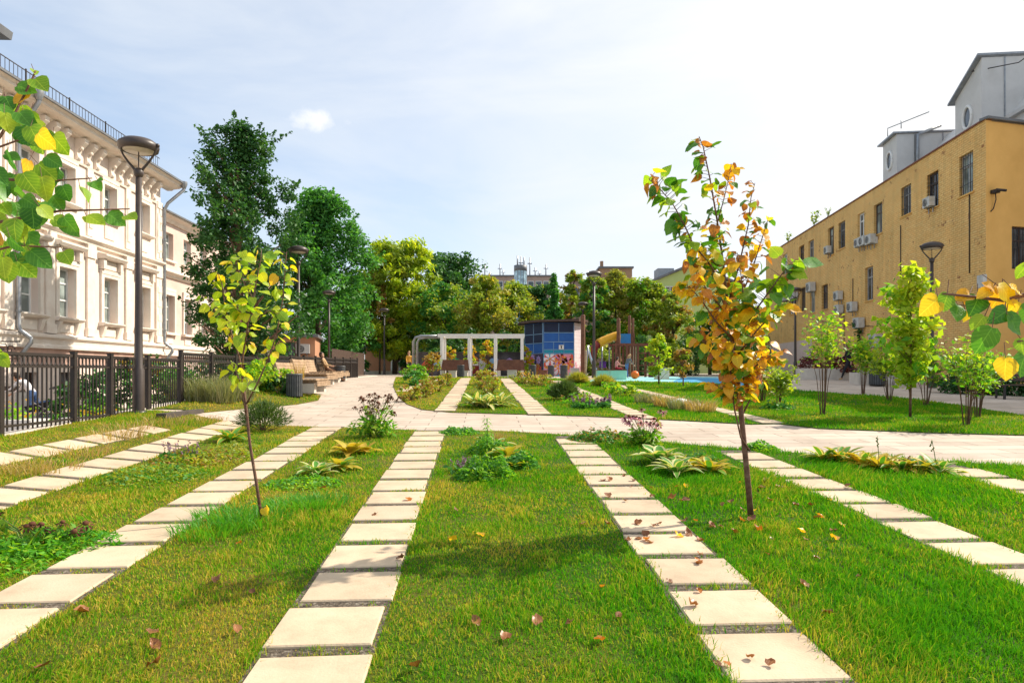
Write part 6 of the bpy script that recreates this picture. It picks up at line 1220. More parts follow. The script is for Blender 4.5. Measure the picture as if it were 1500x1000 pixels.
# right bed
patch('sedum_patch', 'low reddish green sedum patch beside the path right of centre', 880, 646, .62, .5, .18, 'lf_mid', 2200, .045, 18, 'lf_rust', .28, 'leafy patches in the beds')
coneflowers('pink and brown coneflower clump right of centre at the path edge', 946, 654, 22, .60, .30, 19, True, 'lf_maple')
hosta('large cream edged hosta nearest the pink coneflowers', 968, 682, 20, .32, .17, ('hosta_g', 'hosta_c'), 20); hosta('low narrow cream edged hosta in front of the large one', 990, 695, 18, .28, .10, ('hosta_g', 'hosta_c'), 21); hosta('yellowing hosta at the right end of the right bed', 1040, 694, 20, .26, .09, ('hosta_g', 'hosta_y'), 22, yel=.45); hosta('golden hosta leaf tuft between the right bed hostas', 1018, 690, 9, .24, .09, ('hosta_y', 'hosta_y'), 23)
patch('clover_patch', 'green patch behind the right bed hostas', 1010, 676, .45, .3, .12, 'lf_mid', 900, .04, 24, 'lf_brown', group='leafy patches in the beds'); patch('clover_patch', 'green leafy patch by the path right of the golden sapling', 1112, 660, .30, .25, .10, 'lf_maple', 700, .045, 25, 'lf_mid', group='leafy patches in the beds')
for i, (px, py, n_, y) in enumerate([(1205, 676, 14, .3), (1232, 678, 18, .5), (1262, 684, 18, .8), (1290, 690, 18, .6), (1320, 692, 16, .6), (1350, 694, 12, .4), (1376, 696, 16, .1)]):
    hosta(['hosta leftmost of the yellow and green row on the right', 'cream striped hosta second from the left in the right row', 'yellow hosta third from the left in the right row', 'yellow and green hosta in the middle of the right row', 'yellow hosta beside the dark red spikes in the right row', 'small hosta second from the right end of the row', 'green rosette hosta at the right end of the row with a tall stalk'][i], px, py, n_, .27, .09, ('hosta_g', 'hosta_y' if i % 2 else 'hosta_c'), 30+i, yel=y, stalk=1 if i in (3, 6) else 0, group='hosta row on the right')
spikes('red_plant', 'small dark red spiky plant in the hosta row on the right', 1324, 690, 7, .2, .1, 'redleaf', 40, 'redleaf')
# left beds
def needle_bush(label, px, py, wd, h, seed, m='conif', group='dark low shrubs'):
    rng = np.random.default_rng(seed); p = G(px, py); n_ = 2600; a = rng.uniform(0, 6.283, n_); r = np.sqrt(rng.random(n_)); t = rng.random(n_); el = rng.uniform(.25, 1.5, n_); d = np.column_stack([np.cos(a)*np.cos(el)*wd/2/h*1.1, np.sin(a)*np.cos(el)*wd/2/h*.9, np.sin(el)]); q = rng.uniform(.45, 1.0, n_)[:, None]
    P = d*q*h; P[:, 2] += .02; L = .09*max(.8, p.y/13); w_ = np.cross(d, rng.normal(size=(n_, 3))); w_ /= np.linalg.norm(w_, axis=1)[:, None]; dd = d/np.linalg.norm(d, axis=1)[:, None]+rng.normal(size=(n_, 3))*.35
    V = np.stack([P-w_*L*.10, P+w_*L*.10, P+dd*L], 1).reshape(-1, 3); i = np.arange(n_)*3; root = thing('needle_shrub', label, 'shrub', p, 0, group); np_obj('foliage', V, np.column_stack([i, i+1, i+2]), None, [m], root); b = MB()
    for k in range(14): e_ = Vector(d[k])*h*.8; b.tube([(0, 0, -.02), e_*.5, e_], [.012, .008, .003], 4, cap=False)
    b.build('stems', 'stem', root)
needle_bush('dark round needle shrub beside the thin sapling at the path corner', 386, 632, 1.05, .55, 41); needle_bush('dark round needle shrub in the far bed left of the salvia', 826, 586, .95, .50, 42); needle_bush('low brown green needle shrub at the play area corner', 846, 562, .8, .30, 43, 'lf_brown'); needle_bush('low brown green needle shrub before the playground lamp', 884, 566, .8, .28, 44, 'lf_brown')
patch('clover_patch', 'reddish clover patch in the bed at the left, below the wilted hosta', 300, 676, .75, .8, .16, 'lf_olive', 1800, .04, 45, 'lf_rust', .3, 'leafy patches in the beds'); patch('clover_patch', 'mixed weedy patch between the left slab rows', 225, 700, .7, .6, .14, 'lf_olive', 1300, .035, 46, 'lf_mid', .35, 'leafy patches in the beds'); patch('clover_patch', 'weedy patch right of the wilted hosta at the left', 345, 662, .5, .6, .12, 'lf_brown', 900, .04, 53, 'lf_olive', .35, 'leafy patches in the beds')
hosta('dull green hosta beside the needle shrub at the left', 338, 648, 16, .30, .11, ('hosta_g', 'hosta_y'), 47); spikes('salvia_plant', 'purple grey flower spikes in the left bed', 270, 676, 14, .3, .35, 'salvia', 48)
patch('weed_patch', 'bright green weedy clump by the slabs at the lower left', 88, 806, .5, .42, .15, 'lf_maple', 1300, .026, 49, 'lushgrass', .5, 'leafy patches in the beds', elong=2.4); patch('weed_patch', 'weedy green clump at the lower left picture edge', 20, 826, .45, .4, .14, 'lf_maple', 1100, .026, 50, 'lushgrass', .5, 'leafy patches in the beds', elong=2.4)
coneflowers('brown dried flower heads over the weedy clump at the lower left', 62, 806, 11, .26, .40, 51, False, 'lf_maple'); 
for i, (px, py, n_, h) in enumerate([(168, 644, 200, .22), (110, 668, 170, .17), (60, 690, 170, .17), (22, 694, 150, .16), (240, 622, 150, .2), (190, 630, 130, .16), (300, 618, 150, .17)]):
    tuft('dry_grass', ['tan dry grass tuft, bushiest of those by the left fence', 'tan dry grass tuft between the two leftmost slab rows', 'tan dry grass tuft low at the left', 'tan dry grass tuft at the left picture edge', 'tan dry grass tuft by the kerb wall and lamp foot', 'tan dry grass tuft just below the lamp foot', 'tan dry grass tuft at the path corner on the left'][i], G(px, py), n_, h, 1.3, 'drygrass', .005, 'dry grass tufts on the left', seed=60+i, lean=.9)
# far beds
for i, (px, py, h) in enumerate([(600, 588, .5), (622, 582, .55), (640, 574, .55), (652, 566, .5), (630, 578, .45)]): bush('rose_bush', ['reddish rose bush nearest in the far left bed', 'reddish rose bush, second from the path in the far left bed', 'reddish rose bush in the middle of the far left bed', 'reddish rose bush farthest in the far left bed', 'low reddish rose bush in front of the middle one'][i], px, G(px, py).y, .75, h, 'lf_rust', 420, .07, 70+i, 'reddish bushes in the far left bed', m2='lf_olive', f2=.5)
bush('tall_weed', 'tall fresh green weed clump at the start of the far left bed', 612, G(610, 562).y, 1.1, .8, 'lf_maple', 600, .10, 78, m2='lf_olive'); bush('tall_weed', 'tall fresh green weed near the grey tube frame', 604, G(600, 566).y, .7, .6, 'lf_mid', 400, .09, 79)
tree('young_tree', 'small olive young tree with a reddish crown top before the pergola', 633, G(633, 555).y, 516, 13, 548, 'lf_olive', 22, 24, .12, 'oval', .035, 'youngbark', seed=133, limbs=16, mats2='lf_rust', frac2=.3, yard=False, cr=.25)
hosta('cream leaved plant nearest the path in the middle far bed', 712, 598, 24, .50, .13, ('hosta_c', 'hosta_g'), 80, group='pale plants in the middle far bed'); hosta('cream leaved plant at the right of the middle far bed', 731, 596, 24, .50, .13, ('hosta_c', 'hosta_g'), 81, group='pale plants in the middle far bed'); hosta('cream leaved plant at the left of the middle far bed', 698, 597, 24, .50, .13, ('hosta_c', 'hosta_g'), 82, group='pale plants in the middle far bed')
bush('mixed_shrub', 'yellow and brown wispy shrub behind the cream plants', 716, G(716, 578).y, 1.0, .62, 'lf_olive', 420, .08, 83, m2='lf_rust', f2=.4); bush('mixed_shrub', 'brownish shrub farthest in the middle far bed', 711, G(711, 564).y, 1.2, .62, 'lf_rust', 420, .09, 84, m2='lf_olive', f2=.4); bush('mixed_shrub', 'wispy rust coloured plants at the bed right of the middle', 768, G(768, 562).y, 1.0, .5, 'lf_rust', 360, .08, 85, m2='lf_olive', f2=.4); bush('mixed_shrub', 'rust and straw plant clump under the shed mural', 792, G(792, 566).y, 1.1, .45, 'lf_brown', 360, .08, 86, m2='lf_rust', f2=.4)
bush('mixed_shrub', 'fresh green plant clump beside the dark needle shrub', 848, G(848, 594).y, .9, .35, 'lf_maple', 420, .06, 87, m2='lf_rust', f2=.2); spikes('salvia_plant', 'purple salvia row in the far bed right of the needle shrub', 868, 598, 26, .36, .6, 'salvia', 88)
bush('mixed_shrub', 'yellow green leafy clump in the far right bed', 912, G(912, 580).y, 1.3, .35, 'lf_lime', 420, .08, 89, m2='lf_maple', f2=.5); bush('mixed_shrub', 'green leafy clump beyond the yellow green one in the far right bed', 895, G(893, 574).y, .9, .32, 'lf_lime', 300, .08, 90, m2='lf_maple', f2=.5)
for i, (px, py) in enumerate([(948, 590), (978, 596), (1000, 600), (1026, 604)]): tuft('dry_grass', ['tan grass tuft, farthest in the far right bed', 'tan grass tuft, second along the far right bed', 'tan grass tuft beside the pale boulder', 'tan grass tuft nearest in the far right bed'][i], G(px, py), 260, .36, 1.0, 'drygrass' if i % 2 else 'greygrass', .012, 'grass tufts in the far right bed', seed=95+i, lean=.8)
patch('sedum_patch', 'brownish plants around the roots of the widest leggy shrub', 1140, 600, .5, .4, .2, 'lf_mid', 500, .08, 96, 'lf_olive', group='leafy patches in the beds')

# ------------------------------------------------------------------ broad leaves of the two saplings and the near branches
LEAF = [(0, 0), (.16, -.05), (.36, .06), (.47, .30), (.42, .56), (.25, .80), (0, 1.02)]
def add_leaf(mb, pos, tip, nrm, size, mi, curl=.2, rr=random, crump=0.0):
    t = Vector(tip).normalized(); n_ = Vector(nrm); n_ = (n_-t*n_.dot(t)); n_ = n_.normalized() if n_.length > 1e-4 else t.orthogonal().normalized(); s_ = t.cross(n_); fold = rr.uniform(.05, .4)+crump*rr.random(); asym = rr.uniform(.85, 1.15); wob = rr.uniform(-.12, .12); vs = []
    def P(x, y): return Vector(pos)+(s_*(x*asym+wob*y*y)+t*y+n_*(fold*abs(x)-curl*y*y+.05*math.sin(y*7+x*5)+crump*.22*math.sin(y*9+x*8+asym*20)))*size
    mid = [P(0, y) for y in (0, .2, .45, .7, 1.02)]
    L_ = [P(-x, y) for x, y in LEAF[1:-1]]; R_ = [P(x, y) for x, y in LEAF[1:-1]]; b = len(mb.v)
    for q in mid+L_+R_: mb.v.append(tuple(q))
    mb.a += [(0, y, 0) for y in (0, .2, .45, .7, 1.02)]+[(-x, y, 0) for x, y in LEAF[1:-1]]+[(x, y, 0) for x, y in LEAF[1:-1]]
    m = lambda i: b+i; l_ = lambda i: b+5+i; r_ = lambda i: b+10+i
    fs = [(m(0), r_(0), r_(1), m(1)), (m(1), r_(1), r_(2), m(2)), (m(2), r_(2), r_(3), m(3)), (m(3), r_(3), r_(4), m(4)), (m(1), l_(1), l_(0), m(0)), (m(2), l_(2), l_(1), m(1)), (m(3), l_(3), l_(2), m(2)), (m(4), l_(4), l_(3), m(3))]
    for f in fs: mb.f.append(f); mb.m.append(mi); mb.s.append(True)
def sapling(name, label, px, Y, stems, leafspec, barkm, base_r, seed, mats, root_extra=0):
    """stems: polylines of (px, py, dy) with radii; leafspec(point) -> material weights, size"""
    rr = random.Random(seed); p = gy(px, Y, False); root = thing(name, label, 'tree', p); b = MB(); lv = MB()
    for pts, r0, r1, n_, t0, sz, wts in stems:
        n_ = int(n_*(1.8 if seed == 8 else 1.95)); sz *= .98 if seed == 8 else .87; r0, r1 = r0*(.60 if r0 > .02 else .8), r1*.75
        Q = [W(x, y, Y+d)-p for x, y, d in pts]; k = len(Q); b.tube(Q, [r0+(r1-r0)*i/(k-1) for i in range(k)], 7)
        lens = [(Q[i+1]-Q[i]).length for i in range(k-1)]; tot = sum(lens)
        for i in range(n_):
            t = (t0+(1-t0)*(i+rr.random())/n_)*tot; j = 0
            while j < k-2 and t > lens[j]: t -= lens[j]; j += 1
            c = Q[j].lerp(Q[j+1], min(1, t/lens[j])); ax = (Q[j+1]-Q[j]).normalized(); a = rr.uniform(0, 6.28); side = Vector((math.cos(a), math.sin(a)*.8, rr.uniform(-.1, .5))); side = (side-ax*side.dot(ax)*.6).normalized()
            pl = rr.uniform(.03, .09)*sz/.12; e_ = c+side*pl+Vector((0, 0, .25*pl)); b.tube([c, e_], [.003, .002], 4, cap=False)
            tip = side*rr.uniform(.3, 1)+Vector((0, 0, rr.uniform(-1.1, .05)))+ax*.2; nr = side*.4+Vector((rr.gauss(0, .45), rr.gauss(0, .45)-.35, .8)); mi = rr.choices(range(len(wts)), wts)[0]
            add_leaf(lv, e_, tip, nr, sz*rr.uniform(.65, 1.15), mi, rr.uniform(.05, .55 if mi < 4 else .9), rr)
    if name != 'x': b.build('trunk', barkm, root)
    lv.build('leaves', mats, root); return root
LM = ['bl_green', 'bl_bright', 'bl_yellow', 'bl_gold', 'bl_rust']
Yr = G(1100, 762).y
GRN = (6, 4, .5, .3, .8); TOP = (6, 3, .8, 1, 3.2); MIX = (2.5, 2, 2, 3, 3.5); GLD = (1.3, 1.4, 4.5, 4.5, 2.2); RGT = (6, 5, 1.2, .4, .2); YEL = (2, 4, 3, 1, .5)
st = [([(1101, 768, 0), (1094, 690, 0), (1085, 600, .02), (1078, 540, .02), (1070, 480, 0)], .052, .026, 26, .62, .135, GLD),
      ([(1070, 480, 0), (1064, 430, -.05), (1060, 390, -.02), (1050, 320, .05), (1040, 262, .05), (1030, 215, 0), (1024, 200, 0)], .024, .005, 46, .05, .13, TOP),
      ([(1066, 430, 0), (1038, 385, -.2), (1015, 357, -.3), (1000, 324, -.35), (985, 298, -.4), (966, 276, -.42), (950, 262, -.45)], .012, .004, 40, .15, .15, (7, 4.5, 1.2, .4, .5)),
      ([(1072, 470, 0), (1040, 430, -.25), (1022, 405, -.3), (1012, 378, -.3)], .012, .004, 22, .1, .125, GLD),
      ([(1068, 440, 0), (1082, 390, .1), (1096, 330, .15), (1100, 290, .2), (1106, 268, .2)], .012, .004, 22, .2, .105, (1.5, 1, .6, 2.5, 5)),
      ([(1074, 460, 0), (1100, 400, .15), (1116, 350, .2), (1126, 318, .2)], .012, .004, 22, .15, .115, (1.5, 1.2, 2, 3, 4)),
      ([(1050, 330, 0), (1062, 285, -.1), (1072, 240, -.12)], .008, .003, 10, .3, .11, (.4, .6, .6, 2, 6)),
      ([(1078, 500, 0), (1110, 450, -.25), (1132, 420, -.35), (1150, 395, -.4), (1165, 380, -.4)], .012, .004, 22, .35, .175, RGT),
      ([(1080, 520, 0), (1112, 480, -.2), (1140, 455, -.3), (1158, 445, -.3)], .012, .004, 20, .25, .125, (3, 3, 2, 3, 1)),
      ([(1076, 500, 0), (1048, 470, -.2), (1028, 440, -.25), (1010, 420, -.3), (985, 428, -.3)], .012, .004, 26, .15, .125, (1, 2, 3.5, 5, 1.5)),
      ([(1080, 545, 0), (1050, 520, -.15), (1030, 500, -.2), (1018, 490, -.2)], .010, .004, 22, .1, .125, GLD),
      ([(1082, 560, 0), (1108, 535, -.2), (1130, 520, -.25), (1148, 530, -.25)], .010, .004, 24, .1, .125, GLD),
      ([(1084, 590, 0), (1060, 570, -.2), (1042, 565, -.25)], .008, .004, 14, .1, .125, (2, 1, 2, 5, 3)),
      ([(1098, 660, 0), (1085, 640, -.05), (1076, 600, -.1), (1070, 550, -.1), (1075, 500, -.1)], .012, .007, 16, .55, .12, GLD),
      ([(1086, 610, 0), (1104, 575, .1), (1112, 540, .12), (1118, 500, .12), (1112, 450, .1)], .012, .005, 26, .2, .125, GLD),
      ([(1074, 490, 0), (1090, 440, -.3), (1085, 400, -.4), (1080, 370, -.4)], .009, .004, 22, .1, .12, MIX),
      ([(1070, 470, 0), (1050, 420, .25), (1040, 370, .35), (1046, 330, .35)], .009, .004, 22, .1, .12, MIX)]
sapling('golden_sapling', 'sapling with gold, rust and green leaves on the right of the middle lawn', 1101, Yr, st, None, 'youngbark', .05, 5, LM)
Yl = G(385, 768).y; LIM = (3, 7, .7, .1, 0); LIY = (2, 6, 1.6, .15, 0)
st = [([(385, 770, 0), (376, 710, 0), (366, 650, 0), (361, 600, 0), (355, 555, 0)], .026, .016, 0, .9, .1, LIM), ([(355, 555, 0), (356, 520, -.02), (364, 470, -.05), (374, 420, -.05), (382, 380, 0), (383, 365, 0)], .013, .004, 20, .25, .105, LIM),
      ([(357, 560, 0), (350, 520, .05), (338, 485, .1), (330, 450, .12), (325, 415, .1), (318, 398, .1)], .012, .004, 18, .3, .105, LIM), ([(362, 590, 0), (378, 560, -.1), (395, 520, -.15), (405, 490, -.15), (414, 440, -.15), (418, 390, -.1), (420, 368, -.1)], .011, .004, 22, .3, .10, LIY),
      ([(345, 505, .1), (328, 475, .15), (312, 450, .2), (300, 432, .2)], .007, .003, 12, .3, .095, LIM), ([(376, 470, 0), (392, 455, -.2), (406, 460, -.25)], .007, .003, 8, .2, .10, LIY), ([(372, 440, 0), (355, 410, .1), (345, 385, .1), (352, 372, .1)], .007, .003, 14, .2, .105, LIM), ([(368, 470, 0), (350, 455, -.1), (335, 448, -.15)], .006, .003, 9, .2, .10, LIM),
      ([(360, 610, 0), (352, 560, -.1), (344, 540, -.1), (336, 532, -.1)], .006, .003, 9, .5, .095, LIM), ([(385, 748, 0), (383, 742, -.03)], .004, .002, 2, .5, .08, (0, 1, 6, 0, 0))]
sapling('lime_sapling', 'thin leaning sapling with lime green leaves on the left lawn', 385, Yl, st, None, 'youngbark', .03, 8, ['bl_bright', 'bl_lime', 'bl_yellow', 'bl_gold', 'bl_rust'])
# near branches: trees stand just outside the picture
def near_branches(name, label, base, trunk, stems, spec, seed, mats):
    rr = random.Random(seed); root = thing(name, label, 'tree', base); b = MB(); lv = MB(); o = Vector(base)
    b.tube([Vector(q)-o for q in trunk], [.055-.047*i/(len(trunk)-1) for i in range(len(trunk))], 9)
    top = Vector(trunk[-1])-o; sgn = -1 if base.x < 0 else 1
    for k in range(16):                                # the rest of the crown, beside the picture
        a = rr.uniform(0, 6.28); s0 = Vector(trunk[-2]).lerp(Vector(trunk[-1]), rr.random())-o; e_ = s0+Vector((math.cos(a)*.42+sgn*.16, math.sin(a)*.45-.1, rr.uniform(.1, .9))); b.tube([s0, s0.lerp(e_, .5)+Vector((0, 0, .05)), e_], [.012, .008, .003], 5, cap=False)
        for q in range(9):
            c = s0.lerp(e_, rr.uniform(.3, 1.05)); add_leaf(lv, c, (rr.gauss(0, .6), rr.gauss(0, .6), rr.uniform(-1, .1)), (rr.gauss(0, .4), rr.gauss(0, .4)-.3, .8), rr.uniform(.055, .085), rr.choices([0, 1, 2], [4, 5, 1])[0], rr.uniform(0, .4), rr)
    for pts, r0, r1 in stems: r0, r1 = r0*.5, r1*.6; Q = [W(*q)-o for q in pts]; b.tube(Q, [r0+(r1-r0)*i/(len(Q)-1) for i in range(len(Q))], 7)
    for px, py, Y, sp, mi, ang, face in spec:
        c = W(px, py, Y)-o; size = .83*sp/F*Y; t = Vector((math.cos(ang), rr.gauss(0, .25), math.sin(ang))); nr = Vector((rr.gauss(0, .35), -face, rr.uniform(.25, .8))); st_ = c-t.normalized()*size*.5
        add_leaf(lv, st_, t, nr, size*.98, mi, rr.uniform(.0, .35), rr); pe = st_+Vector((rr.gauss(0, .008), .01, .012))-t*.02; b.tube([st_, pe], [.0009, .0009], 4, cap=False)
    b.build('trunk', 'youngbark', root); lv.build('leaves', mats, root)
rr = random.Random(21); D_ = -1.2
spec = [(51, 105, 1.95, 14, 1, -.8, .3), (60, 124, 1.95, 34, 1, -.7, 1), (39, 131, 1.95, 30, 0, -.3, 1), (30, 144, 1.95, 32, 3, -2.0, 1), (12, 152, 1.95, 26, 0, -1.2, 1), (87, 211, 1.9, 46, 1, -.9, 1.1), (70, 201, 1.9, 34, 1, -.5, .5), (141, 272, 1.9, 24, 0, -.6, .5), (147, 264, 1.9, 14, 0, -.2, .3), (126, 284, 1.9, 30, 1, -.9, .1), (96, 284, 1.9, 32, 0, -1.2, 1.1), (84, 297, 1.9, 32, 0, -.9, .9), (104, 331, 1.85, 40, 0, -.9, 1.1), (90, 325, 1.85, 30, 1, -.3, .7), (171, 321, 1.9, 33, 0, -.5, 1), (140, 322, 1.9, 36, 1, -.4, .5), (193, 318, 1.9, 28, 1, -.3, .3), (60, 379, 1.85, 42, 0, -.7, 1), (48, 372, 1.85, 34, 1, -.9, .8), (99, 377, 1.85, 32, 1, -.8, .5), (70, 252, 1.9, 36, 1, -.8, 1), (60, 262, 1.9, 40, 0, -.9, 1), (4, 392, 1.85, 40, 1, -1.4, 1), (6, 528, 2.2, 26, 1, -.8, .8), (3, 520, 2.2, 22, 1, -.6, .7)]
for i in range(62):
    y = rr.uniform(160, 402); xm = 52+40*math.sin((y-150)/252*math.pi); x = rr.uniform(-24, max(20, xm-8)); spec.append((x, y, rr.uniform(1.75, 2.15), rr.uniform(28, 44), rr.choices([0, 1, 2, 3], [5, 6, .5, .7])[0], rr.uniform(-1.9, -.3), rr.uniform(.3, 1.2)))
tb = Vector((-2.35, 1.75, tz(-2.35, 1.75, False)))
near_branches('linden_tree', 'leafy green linden branches reaching in from the left picture edge', tb, [tb, (-2.33, 1.78, .7), (-2.36, 1.8, 1.5), (-2.36, 1.78, 2.2), (-2.4, 1.76, 3.3)], [([(-420, 300, 1.8), (-150, 275, 1.9), (0, 262, 1.95), (60, 266, 1.95), (135, 261, 1.95)], .016, .003), ([(-420, 420, 1.8), (-150, 350, 1.85), (0, 325, 1.9), (87, 309, 1.9), (190, 306, 1.9)], .016, .003), ([(-420, 330, 1.8), (-120, 280, 1.9), (-20, 230, 1.9), (20, 170, 1.95), (45, 120, 1.95), (52, 104, 1.95)], .014, .003), ([(-300, 420, 1.8), (-100, 390, 1.85), (20, 360, 1.85), (90, 362, 1.85)], .012, .003), ([(-420, 500, 1.9), (-100, 515, 2.1), (6, 515, 2.2)], .008, .003), ([(-200, 290, 1.9), (0, 215, 1.9), (70, 190, 1.9)], .009, .003)], spec, 21, LM)
spec = [(1363, 448, 1.38, 42, 2, -2.4, 1.1), (1384, 443, 1.38, 34, 1, -1.9, .7), (1401, 458, 1.38, 38, 0, -2.1, .6), (1412, 434, 1.38, 34, 3, -2.8, .5), (1430, 448, 1.38, 40, 0, -2.0, .9), (1412, 464, 1.4, 20, 2, -1.8, 1), (1453, 419, 1.36, 32, 3, 2.4, .9), (1440, 430, 1.36, 28, 3, -2.8, .8), (1478, 432, 1.36, 46, 2, -.8, 1.1), (1490, 426, 1.36, 32, 2, -.3, .5), (1465, 463, 1.34, 44, 0, -2.6, 1), (1486, 475, 1.34, 44, 0, -.9, 1), (1440, 500, 1.33, 54, 0, -1.9, 1.2), (1433, 474, 1.36, 32, 1, -2.2, .5), (1472, 541, 1.33, 42, 2, -1.7, 1.2), (1497, 535, 1.33, 42, 0, -1.9, 1), (1497, 508, 1.33, 30, 1, -1.5, .8), (1498, 398, 1.34, 32, 1, -1.7, .8), (1482, 450, 1.36, 28, 2, -2.4, .6), (1422, 440, 1.4, 26, 3, -2.6, .5), (1460, 440, 1.38, 30, 3, -2.0, .7), (1508, 460, 1.35, 40, 0, -1.6, 1), (1512, 430, 1.35, 40, 2, -1.2, 1)]
tb = Vector((2.1, 1.5, tz(2.1, 1.5, False)))
near_branches('linden_tree', 'yellow and green linden leaves reaching in from the right picture edge', tb, [tb, (2.08, 1.5, .8), (2.1, 1.48, 1.6), (2.12, 1.46, 2.7)], [([(2150, 520, 1.45), (1800, 440, 1.4), (1500, 432, 1.36), (1470, 440, 1.37), (1420, 434, 1.38), (1380, 430, 1.38)], .014, .003), ([(2150, 560, 1.45), (1800, 520, 1.38), (1560, 490, 1.34), (1490, 500, 1.33)], .012, .003), ([(1800, 430, 1.4), (1580, 385, 1.35), (1505, 380, 1.34)], .008, .003)], spec, 22, LM)
# fallen leaves
def fallen():
    rr = random.Random(31); mb = MB(); spots = [(905, 916), (945, 800), (1020, 832), (1030, 822), (955, 805), (938, 800), (1028, 836), (1055, 985), (1070, 990), (880, 868), (372, 880), (612, 988), (350, 946), (740, 955), (830, 925), (885, 955), (1000, 795), (985, 860), (1185, 868), (1210, 912), (1035, 712), (1000, 740), (1060, 745), (1080, 790), (1150, 720), (1170, 745), (1090, 770), (1045, 780), (1130, 740), (1180, 790), (850, 775), (670, 755), (660, 800), (318, 858), (130, 910), (215, 985), (470, 720), (60, 990), (600, 740)]
    for k in range(48): spots.append((rr.uniform(880, 1240), rr.uniform(700, 800)))
    for k in range(18): spots.append((rr.uniform(60, 1450), rr.uniform(760, 995)))
    for px, py in spots:
        p = G(px, py); c = p+Vector((0, 0, .038)); a = rr.uniform(0, 6.28); add_leaf(mb, c, (math.cos(a), math.sin(a), rr.uniform(-.02, .10)), (rr.gauss(0, .25), rr.gauss(0, .25), 1), rr.uniform(.04, .085), rr.choices([0, 1, 2], [6, 1.6, .6])[0], rr.uniform(-.6, -.1), rr, .6)
    o = mb.build('fallen_leaves', ['bl_dry', 'bl_rust', 'bl_gold']); tag(o, None, None, None, 'stuff')
fallen()
# pebbly boulder
p = G(996, 597); b = MB(); b.sphere((0, 0, .1), .22, 12, 8, 0, (1.3, .9, .7)); tag(b.build('boulder', 'white', None, p), 'pale boulder among the tan grasses of the far right bed', 'rock')

